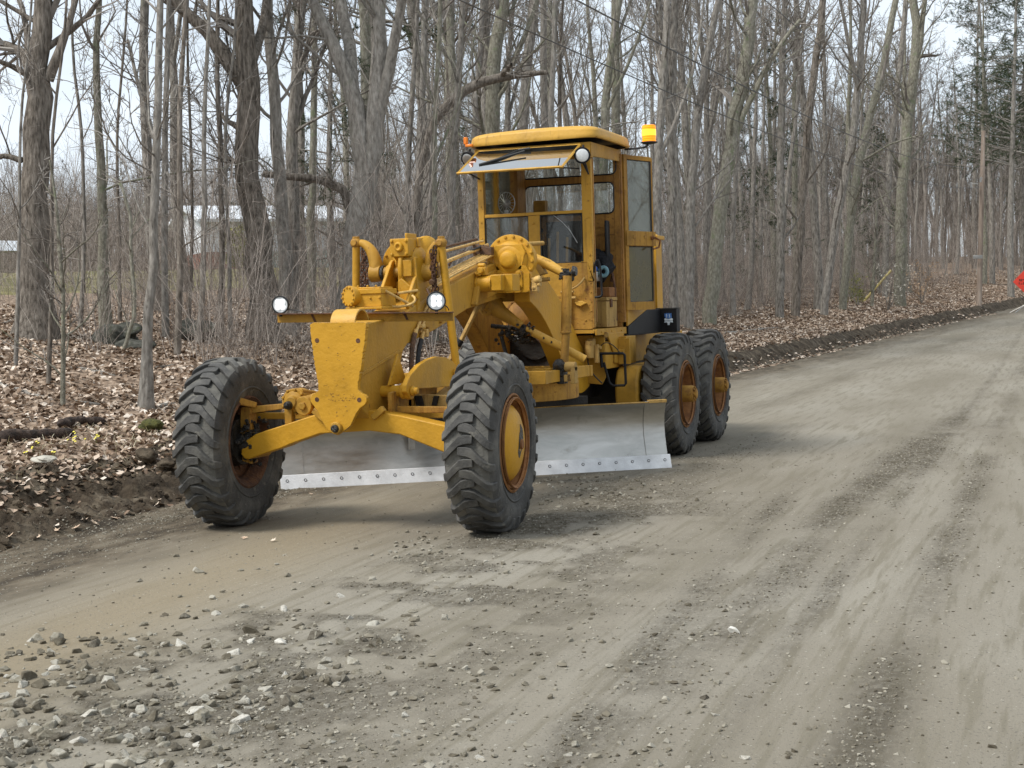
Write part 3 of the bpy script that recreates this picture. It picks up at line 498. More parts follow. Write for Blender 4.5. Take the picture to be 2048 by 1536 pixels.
names = {'tall_bare_tree': 'tall straight bare tree', 'slender_bare_tree': 'slender bare tree', 'forked_bare_tree': 'bare tree with forked trunk', 'pale_bare_tree': 'pale lichened bare tree',
         'young_bare_tree': 'thin young bare tree', 'leaning_bare_tree': 'leaning bare tree', 'brown_bare_tree': 'brown barked bare tree', 'spreading_bare_tree': 'wide spreading bare tree', 'hemlock_tree': 'dark green hemlock', 'pine_tree': 'tall grey green pine'}
zones = ['behind the forked dark trunk', 'left of the great oak', 'between oak and forked giant', 'between forked giant and cab', 'behind the cab roof', 'behind the amber beacon', 'behind the lichened leaning trunk', 'around the reddish bent trunk', 'left of the pale double trunk', 'left of the utility pole', 'right of the utility pole']
# mid distance, seeded by sight line so that the frame is evenly wooded; each stands on its own ground
cnt = 0; pos = []
for tries in range(6000):
    if cnt >= 165: break
    px = rg.uniform(-120, 2150); left = px < 690
    d = (rg.uniform(30, 48) if rg.random() < .14 else rg.uniform(84, 120)) if left else rg.uniform(34, 105)
    if left and rg.random() < .45: continue
    P = ray_at(px, 620, d); s = edge(P[1]) - P[0]
    if s < 3.2 or (left and 19 < s < 66 and 16 < P[1] < 75 and rg.random() < .95): continue
    if any((P[0] - q[0]) ** 2 + (P[1] - q[1]) ** 2 < (1.6 if left else 2.4) for q in pos): continue
    pos.append(P); P[2] = gz(P[0], P[1]); s_ = rg.uniform(.75, 1.2) * np.interp(d, [60, 85], [1., .72])
    if rg.random() < (.05 if left else .10) and d > 42: pr = ever[int(rg.random() < .5)]
    else: pr = protos[rg.choice(8, p=[.17, .16, .1, .13, .16, .1, .1, .08])]
    nm = pr[0].name.split('.')[0]; zi = int(np.searchsorted([180, 420, 680, 920, 1120, 1300, 1440, 1600, 1750, 1900], px)); far_ = 'far back' if d > 72 else 'in the middle rows'
    place(pr, P, rg.uniform(0, 6.28), s_ * (.62 if left and d > 60 else 1), names[nm] + ', ' + far_ + ' ' + zones[zi], nm.replace('_', ' ') + 's of the wood'); cnt += 1
for k, (px, d, s_) in enumerate(((2022, 74, 1.1), (2085, 77, 1.2), (1985, 82, 1.1), (668, 36, .85), (2048, 84, 1.15), (1950, 92, 1.1))):
    P = ray_at(px, 600, d); P[2] = gz(P[0], P[1]); place(ever[1] if k != 3 else ever[0], P, k * 1.3, s_, [*['grey green pine with a dense crown at the top right', 'pine cut by the right edge of the picture', 'pine behind the utility pole', 'dark green hemlock behind the forked giant'], 'pine just left of the one cut by the right edge', 'farthest pine, left of the utility pole'][k])

# far wood that reads as one mass
def low_tree(seed, H, r):
    rg = np.random.default_rng(seed); tp, td, tr = grow(rg, np.array([[0, 0, -.5]]), np.array([[0, 0, 1.]]), np.array([H]), np.array([r]), np.array([.02]), 6, .04, .03); P, D, Lc, rr = spawn(rg, tp, td, tr, 16, .22, 1, 36, 10, .34, np.array([H]), .4, .02); lp, ld, lr = grow(rg, P, D, Lc, rr, rr * .3, 4, .12, .09)
    P, D, L3, r3 = spawn(rg, lp, ld, lr, 8, .1, 1, 38, 12, .5, Lc, .5, .010); p3, d3, q3 = grow(rg, P, D, L3, r3, r3 * .5, 3, .14, .06); P, D, L4, r4 = spawn(rg, p3, d3, q3, 2, .1, 1, 38, 12, .6, L3, .6, .008); p4, d4, q4 = grow(rg, P, D, L4, r4, r4 * .5, 2, .14, .06)
    return merge([tubes(tp, tr, 5), tubes(lp, lr, 4), tubes(p3, q3, 3), tubes(p4, q4, 3)])
lows = [low_tree(400 + k, 13 + k, .14) for k in range(4)]
def scatter(name, items, kinds, mats, label, cat, kind='stuff'):
    VV, FF, n = [], [], 0
    for P, rz, s_, k in items:
        V, F_ = kinds[k]; c, s = math.cos(rz), math.sin(rz); W = V * s_; W = np.stack([W[:, 0] * c - W[:, 1] * s, W[:, 0] * s + W[:, 1] * c, W[:, 2]], 1) + P; VV.append(W.astype(np.float32)); FF.append(F_ + n); n += len(V)
    o = np_mesh(name, np.concatenate(VV), np.concatenate(FF), mats, smooth=False); setp(o, label, cat, kind=kind); return o
it = []
while len(it) < 860:
    px = rg.uniform(-250, 2250) if len(it) < 560 else rg.uniform(1350, 2350); left = px < 720; d = rg.uniform(95, 165); P = ray_at(px, 600, d)
    if edge(P[1]) - P[0] < 4: continue
    P[2] = gz(P[0], P[1]); it.append((P, rg.uniform(0, 6), rg.uniform(.34, .68) * (1.25 if px > 1700 else 1) * (.85 if left else 1.15), int(rg.integers(4))))
scatter('far_wood', it, lows, 'twig', 'hazy grey brown mass of bare trees far behind the nearer trunks', 'far wood')

it = []                                                             # the wood on the other side of the road, behind and beside the camera, mirrored in the glass and the blade
while len(it) < 170:
    x, y = rg.uniform(-22, 42), rg.uniform(-58, 62)
    if not ((x > 11.5 + .05 * y and y > -22) or y < -24): continue
    X, Yp, d = project([[x, y, 1.]])
    if d[0] > 0 and X[0] < 2500: continue
    it.append((np.array([x, y, .2]), rg.uniform(0, 6), rg.uniform(.75, 1.15), int(rg.integers(4))))
scatter('opposite_wood', it, lows, 'twig', 'bare trees of the wood across the road, behind the viewer', 'wood')
# underbrush along the edge of the wood and between the trunks
def shrub(seed, n, H, spread, rr_=.004):
    rg = np.random.default_rng(seed); P = np.c_[rg.normal(size=(n, 2)) * .18 * spread, np.full(n, -.05)]; D = norm(np.c_[rg.normal(size=(n, 2)) * .38 * spread, np.ones(n)]); L = H * rg.uniform(.5, 1.1, n); r = np.full(n, rr_)
    p1, d1, q1 = grow(rg, P, D, L, r, r * .35, 6, .13, .04); P, D, L2, r2 = spawn(rg, p1, d1, q1, 5, .2, 1, 42, 15, .4, L, .6, rr_ * .35); p2, d2, q2 = grow(rg, P, D, L2, r2, r2 * .6, 4, .16, .03); P, D, L3, r3 = spawn(rg, p2, d2, q2, 2, .2, 1, 42, 15, .5, L2, .7, rr_ * .28); p3, d3, q3 = grow(rg, P, D, L3, r3, r3 * .6, 2, .16, .02)
    return merge([tubes(p1, q1, 4), tubes(p2, q2, 3), tubes(p3, q3, 3)])
sh = [shrub(500 + k, 10, 1.3 + .35 * k, 1.2 - .1 * k) for k in range(4)] + [shrub(520 + k, 7, 3.4 + .8 * k, .6, .007) for k in range(3)]
it = []
for k in range(9000):
    if len(it) > 620: break
    if rg.random() < .62:
        y = rg.uniform(6, 120) ** 1.; s = rg.uniform(3.0, 14) if y > 20 else rg.uniform(3.6, 16); x = edge(y) - s
    else:
        px = rg.uniform(-100, 1300); d = rg.uniform(22, 60); P = ray_at(px, 600, d); x, y = P[0], P[1]; s = edge(y) - x
        if s < 4: continue
    X, Yp, dd = project([[x, y, gz(x, y)]]); X, dd = X[0], dd[0]
    if not (-150 < X < 2200) or dd < 19 or (X < 340 and dd < 26 and rg.random() < .8): continue
    if X < 720 and rg.random() < (.95 if X < 60 else .65): continue
    if X > 1420 and s < np.interp(y, [15, 30, 60, 120], [3.0, 4.2, 5.0, 5.5]): continue
    tall = rg.random() < .45; it.append((np.array([x, y, gz(x, y)]), rg.uniform(0, 6.28), rg.uniform(.7, 1.2), int(rg.integers(4, 7)) if tall else int(rg.integers(0, 4))))
for k in range(760):                                               # dense fringe where the wood meets the leafy bank, then the depth behind it
    y = rg.uniform(13, 75); lim = np.interp(y, [13, 22, 30, 60], [2.6, 3.0, 3.6, 4.2]); s = lim + rg.exponential(2.4) if k < 420 else lim + rg.uniform(4, 22); x = edge(y) - s; tall = rg.random() < (.35 if k < 420 else .8)
    X = project([[x, y, gz(x, y)]])[0][0]
    if X < 700 or X > 2150: continue
    it.append((np.array([x, y, gz(x, y)]), rg.uniform(0, 6.28), rg.uniform(.6, 1.1), int(rg.integers(4, 7)) if tall else int(rg.integers(0, 4))))
for k in range(620):                                               # thicket closing the view behind the lawn
    P = ray_at(rg.uniform(-120, 900), 600, rg.uniform(78, 104)); P[2] = gz(P[0], P[1]); it.append((P, rg.uniform(0, 6), rg.uniform(1.0, 1.7), int(rg.integers(4, 7))))
for k in range(46):                                                # tangle of brush just beyond the nose of the grader
    P = ray_at(rg.uniform(400, 730), 640, rg.uniform(18.5, 25)); s = edge(P[1]) - P[0]
    if s > 4: P[2] = gz(P[0], P[1]); it.append((P, rg.uniform(0, 6), rg.uniform(.6, 1.05), int(rg.integers(0, 4))))
for k in range(95):                                               # wiry stems between the near trunks on the left
    P = ray_at(rg.uniform(-60, 760), 640, rg.uniform(19, 44)); s = edge(P[1]) - P[0]
    if s > 5: P[2] = gz(P[0], P[1]); it.append((P, rg.uniform(0, 6), rg.uniform(.6, 1.1), int(rg.integers(0, 7))))
for k in range(260):
    P = ray_at(rg.uniform(-100, 2200), 600, rg.uniform(80, 125)); 
    if edge(P[1]) - P[0] > 4: P[2] = gz(P[0], P[1]); it.append((P, rg.uniform(0, 6), rg.uniform(1.1, 1.9), int(rg.integers(4, 7))))
print('brush', len(it))
scatter('underbrush', it, sh, 'twigred', 'reddish grey tangle of bare brush and saplings under the trees', 'underbrush')
# ================================================================ the road grader (front axle on x, front towards -y)
G = empty('road_grader', 'old yellow six-wheeled road grader with open cab and raised windscreen parked on the dirt road', 'road grader')
def part(name, mb, mats, parent=None, **k): return build(name, mb, mats, parent or G, **k)

# ---------------------------------------------------------------- wheels
RT = .634
def tyre_mb(dirn, seed):
    rg = random.Random(seed); mb = MB(); n = 96
    prof = [(-.105, .318), (-.135, .322), (-.150, .345), (-.168, .40), (-.178, .46), (-.176, .51), (-.168, .555), (-.150, .585), (-.10, .600), (0, .606),
            (.10, .600), (.150, .585), (.168, .555), (.176, .51), (.178, .46), (.168, .40), (.150, .345), (.135, .322), (.105, .318)]
    mb.lathe((0, 0, 0), (1, 0, 0), prof[:8], n, cap=False); mb.lathe((0, 0, 0), (1, 0, 0), prof[11:], n, cap=False); mb.mat(1).lathe((0, 0, 0), (1, 0, 0), prof[7:12], n, cap=False); mb.mat(0)
    # raised ring where tread meets sidewall
    for s in (-1, 1):
        mb.lathe((0, 0, 0), (1, 0, 0), [(s * .1690, .400), (s * .1755, .404), (s * .178, .412), (s * .1700, .418)], n, cap=False)
    K = 26
    for s in (-1, 1):
        for i in range(K):
            th0 = 2 * math.pi * (i + (.5 if s > 0 else 0)) / K + rg.uniform(-.008, .008)
            path = [(-.052, -.006, .632, .056), (.006, .0, .636, .062), (.044, .018, .636, .062), (.092, .090, .633, .060), (.136, .160, .623, .058), (.164, .186, .605, .056), (.180, .200, .570, .052), (.1845, .208, .530, .036)]
            vs = []
            for k, (wv, off, r, hw) in enumerate(path):
                a = th0 + dirn * off; wv2 = s * wv
                hwr = hw * rg.uniform(.95, 1.05)
                hk = hwr / .63
                r = r + rg.uniform(-.0025, .0015)
                if k < 5: dn = (0, .040)
                elif k == 5: dn = (.022, .03)
                else: dn = (.020, .006)
                for (sg, low) in ((-1, 0), (1, 0), (1, 1), (-1, 1)):
                    aa = a + sg * (hk * .5 + (0.012 if low else 0)); rr = r - (dn[1] if low else 0); ww = wv2 - (s * dn[0] if low else 0)
                    vs.append((ww, rr * math.cos(aa), rr * math.sin(aa)))
            m = len(path)
            fs = [(4 * j + q, 4 * j + (q + 1) % 4, 4 * j + 4 + (q + 1) % 4, 4 * j + 4 + q) for j in range(m - 1) for q in range(4)]
            fs += [(3, 2, 1, 0), tuple(4 * (m - 1) + q for q in range(4))]
            mb.add(vs, fs)
    return mb
def wheel(x, y, rotz, leany, dirn, style, side, label):
    """style front / rear / inner; side +1 shows the outer face towards +x"""
    s = side; rim = MB()
    rim.lathe((0, 0, 0), (s, 0, 0), [(.150, .335), (.158, .350), (.166, .338), (.150, .318), (.120, .305), (.105, .300), (.060, .290), (-.02, .282), (-.06, .27), (-.12, .30), (-.150, .318), (-.158, .335), (-.150, .35)], 48, cap=False)
    rim.lathe((0, 0, 0), (s, 0, 0), [(.168, .322), (.176, .312), (.160, .300), (.150, .306)], 48, cap=False)     # lock ring
    if style == 'front':
        rim.lathe((0, 0, 0), (s, 0, 0), [(.05, .292), (.055, .27), (.02, .265), (.0, .20), (.0, .0001)], 48, cap=False)
    else:
        rim.lathe((0, 0, 0), (s, 0, 0), [(-.03, .285), (-.02, .26), (.0, .20), (.035, .16), (.04, .0001)], 48, cap=False)
        for i in range(6):
            a = i * math.pi / 3
            rim.prism([(.10, -.02), (.27, -.035), (.27, .035), (.10, .02)], 'x', min(s * -.02, s * .05), max(s * -.02, s * .05), Matrix.Rotation(a, 4, 'X'))
    wh = build('wheel', rim, 'rim' if style != 'inner' else 'rust', G, bevel=0, label=label)
    wh.location = (x, y, RT - .010); wh.rotation_euler = (0, R(leany), R(rotz))
    ty = build('tyre', tyre_mb(dirn, int(abs(x * 100 + y * 10))), ['tyre', 'tyredust'], wh, bevel=.006, angle=28); ty.rotation_euler = (random.Random(int(x * 9 + y)).uniform(0, 6), 0, 0)
    hb = MB()
    if style == 'front':
        hb.lathe((0, 0, 0), (s, 0, 0), [(.06, .280), (.100, .280), (.135, .264), (.168, .225), (.190, .172), (.203, .105), (.207, .05), (.208, .0001)], 48, cap=False)
        hub = build('hub_cap', hb, 'yel', wh, bevel=0)
        k = MB(); rg = random.Random(4); bl = []                                  # torn opening in the dome with the axle end inside it
        for i in range(26):
            a = 2 * math.pi * i / 26; rr = .092 * (1 + .35 * math.sin(a * 2 + .6)) * rg.uniform(.82, 1.15); bl.append((.015 + rr * .60 * math.cos(a), .02 + rr * 1.25 * math.sin(a)))
        k.add([(s * (.2098 - .5 * math.hypot(u, v) ** 2), u, v) for u, v in bl] + [(s * .2100, .015, .02)],
              [(i, (i + 1) % 26, 26) for i in range(26)])
        build('torn_hole', k, 'grease', wh, bevel=0)
        c = MB(); c.cyl((s * .18, .015, -.01), (s * .222, .015, -.01), .040, .034, 20); build('axle_end', c, 'rim', wh, bevel=.004)
    elif style == 'rear':
        hb.lathe((0, 0, 0), (s, 0, 0), [(.0, .115), (.05, .112), (.06, .088), (.225, .085), (.235, .078), (.238, .05), (.265, .048), (.270, .03)], 28)
        hb.bolts((s * .238, 0, 0), (s, 0, 0), .064, 8, .011, .018); hb.bolts((s * .05, 0, 0), (s, 0, 0), .10, 10, .010, .018)
        build('hub', hb, 'yelr', wh, bevel=.003)
    ring = MB(); ring.lathe((0, 0, 0), (s, 0, 0), [(.1785, .321), (.186, .316), (.182, .309), (.172, .311)], 48, cap=False)
    build('lock_ring', ring, 'rust' if style == 'rear' else 'rim', wh, bevel=0)
    return wh
wheel(1.048, 0, 3.9, .74, 1, 'front', 1, 'front wheel with torn domed hub cap')
wheel(-1.048, 0, 3.9, .74, 1, 'inner', -1, 'front wheel seen from its open inner side')
for (x, s) in ((1.03, 1), (-1.03, -1)):
    for y in (5.247, 6.771): wheel(x, y, 0, 0, -1, 'rear', s, None)

# ---------------------------------------------------------------- front plate, frame
mb = MB()
mb.prism([(-.205, 1.478), (-.197, 1.494), (-.175, 1.503), (.222, 1.497), (.237, 1.488), (.242, 1.462), (.222, 1.34), (.190, 1.18), (.158, 1.055), (.160, 1.02), (.180, .995), (.207, .985), (.222, .965), (.222, .94),
          (.205, .915), (.165, .890), (.135, .85), (.090, .77), (.060, .745), (-.02, .70), (-.05, .715), (-.10, .745), (-.13, .79), (-.165, .87), (-.20, .915), (-.222, .94), (-.222, .965), (-.205, .99), (-.175, 1.005), (-.155, 1.02), (-.155, 1.056), (-.185, 1.25)], 'y', -.285, -.245)
pl_ = [(v[0], v[2]) for v in mb.v[:len(mb.v) // 2]]; mb = MB(); out = []; rg = random.Random(12)
for a, b in zip(pl_, pl_[1:] + pl_[:1]):
    L = math.hypot(b[0] - a[0], b[1] - a[1]); n = int(L / .011) if L > .09 and abs(b[1] - a[1]) > .07 else 1
    for k in range(n): t = k / n; q = rg.choice([0, 0, .0035, .006]) if k % 2 and n > 1 else 0; sx = 1 if a[0] > 0 else -1; out.append((a[0] + (b[0] - a[0]) * t - sx * q, a[1] + (b[1] - a[1]) * t))
mb.prism(out, 'y', -.285, -.245); part('front_plate', mb, 'yel', bevel=.0025)
mb = MB()
for (x, z, n, dx, dz) in ((.02, .985, 16, .13, .012), (.03, .955, 22, .11, .014), (.03, 1.245, 5, .03, .02), (-.02, 1.05, 6, .14, .01), (.0, 1.44, 6, .18, .04), (.0, .86, 8, .09, .06), (.02, 1.15, 7, .15, .10), (.0, 1.33, 6, .18, .06)):
    for k in range(n): c = (x + rg.uniform(-dx, dx), z + rg.uniform(-dz, dz)); w_, h_ = rg.uniform(.002, .009), rg.uniform(.0008, .003); mb.prism([(c[0] + w_ * math.cos(a) * rg.uniform(.6, 1.2), c[1] + h_ * math.sin(a) * rg.uniform(.6, 1.2)) for a in (0, .9, 1.9, 3.1, 4.1, 5.2)], 'y', -.2858, -.2849)
part('paint_chips', mb, 'rust', bevel=0, smooth=False)
mb = MB()
for (x, z) in ((-.150, 1.375), (.172, 1.367), (-.168, .955), (.165, .950)): mb.lathe((x, -.2852, z), (0, -1, 0), [(0, .0001), (.0012, .017), (.0013, .0001)], 18, cap=False)
part('bolt_hole', mb, 'rust', bevel=0, label='four rusty bolt holes of the front plate')
mb = MB(); mb.cyl((-.018, -.285, .752), (-.018, -.315, .752), .046, .043, 24); mb.mat(1).cyl((-.018, -.31, .75), (-.018, -.335, .75), .030, .026, 14)
part('axle_pin', mb, ['yelg', 'grease'])
mb = MB(); o = arc(-.115, 1.470, .122, 178, 20, 14); i_ = arc(-.115, 1.470, .108, 20, 178, 14)
mb.prism(o + i_, 'x', -.070, .128); part('curled_strap', mb, 'faded', bevel=.003)
mb = MB()
mb.prism([(-.245, 1.470), (.53, 1.538), (1.07, 1.684), (2.05, 1.872), (2.72, 1.99), (2.9, 1.99), (2.9, 1.66), (2.66, 1.655), (1.85, 1.565), (1.145, 1.407), (.607, 1.315), (.53, 1.27), (.24, .84), (-.1, .80), (-.245, .90)], 'x', -.15, .15)
part('main_frame', mb, 'yelg', bevel=.008)
mb = MB(); mb.prism([(-.24, 1.104), (.50, 1.262), (.52, 1.285), (.50, 1.290), (-.24, 1.132)], 'x', .1505, .158); part('frame_seam', mb, 'yelg', bevel=.003)
mb = MB()                                                       # side reinforcing plate where the beam is spliced
mb.prism([(1.93, 1.60), (2.10, 1.83), (2.7, 1.935), (2.85, 1.80), (2.6, 1.70), (2.3, 1.655)], 'x', .150, .166)
mb.prism([(1.92, 1.60), (2.07, 1.845), (2.10, 1.83), (1.95, 1.585)], 'x', .150, .20); part('splice_plate', mb, 'yelg')
for y in (1.25, .98, .72): mb = MB(); mb.bolt((.15, y, 1.47 - (1.25 - y) * .17), (1, 0, 0), .015, .022); part('frame_bolt', mb, 'yelr')
# arch legs from the beam down to the rear frame
outer = [(2.66, 1.90), (2.8, 1.90), (3.0, 1.865), (3.25, 1.76), (3.5, 1.63), (3.8, 1.43), (4.1, 1.19), (4.5, .93)]
inner = [(4.35, .76), (4.1, .70), (3.85, .74), (3.62, .97), (3.4, 1.17), (3.15, 1.38), (2.9, 1.53), (2.66, 1.615)]
def chaikin(p, n=2):
    for _ in range(n): p = [p[0]] + [((a[0] * w_ + b[0] * (1 - w_)), (a[1] * w_ + b[1] * (1 - w_))) for a, b in zip(p, p[1:]) for w_ in (.75, .25)] + [p[-1]]
    return p
outer, inner = chaikin(outer), chaikin(inner)
for s in (1, -1):
    mb = MB(); mb.prism(outer + inner, 'x', min(s * .27, s * .42), max(s * .27, s * .42)); part('arch_leg', mb, 'yel' if s > 0 else 'yelr', bevel=.006)
mb = MB(); mb.box(-.268, .268, 2.80, 3.1, 1.62, 1.86); mb.box(-.40, .40, 3.9, 4.3, .76, .80); part('cross_member', mb, 'yelg')
mb = MB()
for s in (1, -1):
    mb.box(min(s * .30, s * .415), max(s * .30, s * .415), 4.3, 8.3, .93, 1.22)
mb.box(-.30, .30, 8.1, 8.3, .93, 1.22); mb.box(-.30, .30, 4.55, 4.75, .95, 1.2)
part('rear_frame', mb, 'yelg')
# under-cab power train
mb = MB()
mb.box(-.29, .29, 4.35, 6.6, .62, 1.28); mb.cyl((0, 3.95, 1.22), (0, 4.6, 1.22), .17, .30, 24); mb.cyl((-.05, 4.2, .95), (-.05, 5.0, .95), .22, .26, 20)
for k in range(9):
    rg = random.Random(k); a = Vector((rg.uniform(-.3, .3), 3.95 + rg.uniform(0, .25), rg.uniform(.8, 1.3))); b = a + Vector((rg.uniform(-.25, .25), rg.uniform(.0, .3), rg.uniform(-.25, .2)))
    mb.tube(bez([a, (a + b) / 2 + Vector((0, -.12, .12)), b], 6), rg.choice([.012, .02, .03]), 8)
mb.box(-.60, .60, 5.05, 7.6, .50, .93); mb.box(-.265, .265, 3.98, 4.34, .78, 1.25); mb.cyl((-.15, 4.25, .95), (-.15, 4.1, .95), .16, .14, 18); mb.bolts((-.15, 4.1, .95), (0, -1, 0), .12, 9)  # the box at the arch is added to darken its opening like shade
part('transmission', mb, 'dark')
mb = MB(); mb.sphere((-.10, 3.92, 1.47), .165, 22, (1, .8, 1)); mb.lathe((-.10, 3.92, 1.47), (0, 1, 0), [(-.01, .17), (-.01, .19), (.03, .19), (.03, .17)], 28, cap=False)
mb.bolts((-.10, 3.91, 1.47), (0, -1, 0), .18, 14, .008, .01); part('clutch_housing', mb, 'post')
mb = MB(); mb.tube(bez([(.02, 3.85, 1.33), (.10, 3.8, 1.18), (.22, 3.86, 1.14), (.33, 3.95, 1.2)], 10), .013, 8); mb.tube(bez([(.13, 3.75, 1.62), (.2, 3.8, 1.45), (.24, 3.8, 1.35), (.22, 3.85, 1.28)], 8), .016, 8)
mb.tube([(.12, 3.75, 1.60), (.26, 3.85, 1.36)], .012, 8); part('hose', mb, 'hose', bevel=0)
mb = MB()
gunk(mb, (.05, 3.36, 1.32), (.09, .07, .045), 150, .006, .022, 30)
mb.tube([(-.2, 3.3, 1.40), (.25, 3.4, 1.34)], .02, 8); mb.tube([(-.1, 3.3, 1.3), (-.05, 3.3, 1.1)], .02, 8)
part('greasy_linkage', mb, 'grease', bevel=0)

# ---------------------------------------------------------------- front axle
mb = MB()
ax_t = [(-.90, .60), (-.86, .645), (-.78, .69), (-.70, .715), (-.58, .748), (-.31, .826), (-.15, .86), (.156, .862), (.39, .826), (.72, .757), (.86, .725), (.90, .69)]
ax_b = [(.90, .54), (.86, .515), (.71, .569), (.386, .690), (.15, .716), (-.25, .694), (-.50, .615), (-.56, .590), (-.69, .554), (-.84, .505), (-.88, .505), (-.91, .54)]
mb.prism(ax_t + ax_b, 'y', -.11, .05); part('axle_beam', mb, 'yel', bevel=.008)
mb = MB()
for (x, a) in ((-.235, 38), (.235, -38)):
    T = Matrix.Translation((x, -.13, .835 if x < 0 else .845)) @ Matrix.Rotation(R(a), 4, 'Y'); mb.box(-.055, .055, -.02, .03, -.022, .022, T)
part('axle_stop', mb, 'yelg', bevel=.004)
mb = MB()                                                         # leaning-wheel gear on the axle
mb.cyl((-.50, -.02, .922), (-.50, .10, .922), .098, .098, 32); mb.cyl((-.46, .0, .99), (-.44, .2, .96), .03); mb.cyl((-.405, -.06, .893), (-.405, .1, .893), .070, .078, 26)
mb.lathe((-.50, -.02, .922), (0, -1, 0), [(0, .08), (.01, .078), (.02, .05), (.05, .04)], 28); mb.bolts((-.405, -.06, .893), (0, -1, 0), .0, 1, .030, .02)
mb.box(-.56, -.50, -.06, .0, .76, .90); mb.box(-.50, -.36, -.02, .1, .83, .90); mb.box(-.33, -.22, -.03, .1, .83, .96); mb.cyl((-.33, -.02, .93), (-.25, -.02, .96), .055, .04)
for a in range(0, 360, 40): mb.cyl((-.50 + .09 * math.cos(R(a)), -.01, .922 + .09 * math.sin(R(a))), (-.50 + .09 * math.cos(R(a)), -.035, .922 + .09 * math.sin(R(a))), .012, n=6)
part('wheel_lean_gear', mb, 'yelg')
mb = MB(); mb.cyl((-.515, -.06, .90), (-.515, -.105, .90), .034, .028, 12); mb.sphere((-.515, -.10, .90), .024, 8); mb.cyl((-.235, -.05, 1.04), (-.235, .04, 1.12), .03, .022, 10); mb.sphere((-.24, -.05, 1.01), .03, 8)
part('grease_cap', mb, 'grease', bevel=.003)
mb = MB()
for z0, y0 in ((.80, .25),): mb.prism([(-.98, z0 - .028), (.98, z0 - .02), (.98, z0 + .03), (-.98, z0 + .022)], 'y', y0 - .03, y0 + .03)
mb.cyl((-.98, .25, .80), (-1.02, .22, .80), .045, .04); mb.cyl((.9, .25, .80), (1.0, .22, .80), .045, .04)
part('tie_rod', mb, 'yelg')
mb = MB(); mb.prism([(-.93, .83), (-.58, .87), (-.58, .91), (-.93, .885)], 'y', -.03, .03); mb.cyl((-.88, -.05, .855), (-.88, .05, .855), .035)
part('lean_bar', mb, 'yelr'); mb = MB(); mb.prism([(.30, .83), (.95, .83), (.95, .87), (.30, .88)], 'y', .052, .09); part('lean_bar', mb, 'yelr')
for s in (-1, 1):
    mb = MB(); T = Matrix.Translation((s * .90, 0, RT)) @ Matrix.Rotation(R(3.9), 4, 'Z')
    mb.prism([(-.035, -.15), (.035, -.17), (.04, .15), (.03, .25), (-.03, .25), (-.04, .15)], 'y', -.05, .06, T); mb.cyl((0, 0, 0), (s * .16, 0, 0), .085, .07, 20, T)
    mb.mat(1); rg = random.Random(8 + s)
    gunk(mb, tuple(T @ Vector((-.03 * s, -.02, .0))), (.035, .06, .075), 260, .006, .022, 40 + s); mb.cyl(T @ Vector((-s * .05, -.04, -.02)), T @ Vector((s * .1, -.04, -.02)), .075, .085)
    mb.lathe((s * .94, 0, RT), (s, 0, 0), [(0, .12), (.0, .18), (.09, .2), (.1, .15)], 24, cap=True)
    mb.mat(0).cyl((s * .80, -.10, .56), (s * .80, .08, .56), .05, .05, 16)
    part('steering_knuckle', mb, ['yelr', 'grease'])
mb = MB(); mb.prism([(-.1, .05), (.0, .085), (.13, .04), (.12, .0), (0, .03), (-.1, .0)], 'y', -.03, .03, Matrix.Translation((-.90, -.12, .88)) @ Matrix.Rotation(R(50), 4, 'Z')); part('steering_arm', mb, 'yelr')

# ---------------------------------------------------------------- light bar and work lights
mb = MB(); mb.prism([(-.733, 1.505), (.697, 1.484), (.697, 1.544), (-.733, 1.568)], 'y', .20, .208); mb.mat(1)
mb.prism([(-.735, 1.567), (.699, 1.543), (.699, 1.551), (-.735, 1.575)], 'y', .135, .215)
for x in (-.42, .02, .33): mb.mat(1).prism([(x, 1.50), (x + .02, 1.50), (x - .01, 1.562), (x - .03, 1.562)], 'y', .196, .199)
part('light_bar', mb, ['yelg', 'rust'], bevel=.002)
def worklight(c, aim, r, parent, name='headlight'):
    c = Vector(c); a = Vector(aim).normalized(); mb = MB()
    mb.lathe(c - a * .05, a, [(0, r * .55), (.012, r * .8), (.035, r), (.055, r * 1.04), (.062, r * 1.04), (.062, r * .9), (.052, r * .88)], 28)
    for k in range(10):
        t, u, v = frame(a); an = 2 * math.pi * k / 10; p = c - a * .045 + (u * math.cos(an) + v * math.sin(an)) * r * .8; mb.cyl(p, p + a * .03, r * .1, n=6)
    mb.cyl(c - Vector((0, 0, r * .9)), c - Vector((0, 0, r * 1.35)), .012); o = build(name, mb, 'blackrub', parent, bevel=.002)
    t, u, v = frame(a); mb = MB(); mb.lathe(c + a * .003, a, [(0, r * .88), (.002, r * .88)], 26); mb.mat(1)
    for k in range(4):
        an = math.pi / 4 + k * math.pi / 2; mb.sphere(c + a * .004 + (u * math.cos(an) + v * math.sin(an)) * r * .42, r * .36, 12, (1, .5, 1))
    build('lens', mb, ['lens', 'led'], o, bevel=0); return o
worklight((-.685, .17, 1.640), (.1, -1, -.05), .066, G); worklight((.583, .17, 1.630), (.55, -1, .02), .068, G)
mb = MB(); mb.tube(bez([(.61, .2, 1.60), (.66, .2, 1.60), (.66, .22, 1.56)], 5), .004, 6); mb.tube(bez([(-.66, .2, 1.60), (-.55, .22, 1.60), (-.5, .2, 1.57)], 5), .004, 6); part('lamp_wire', mb, 'blackrub', bevel=0)

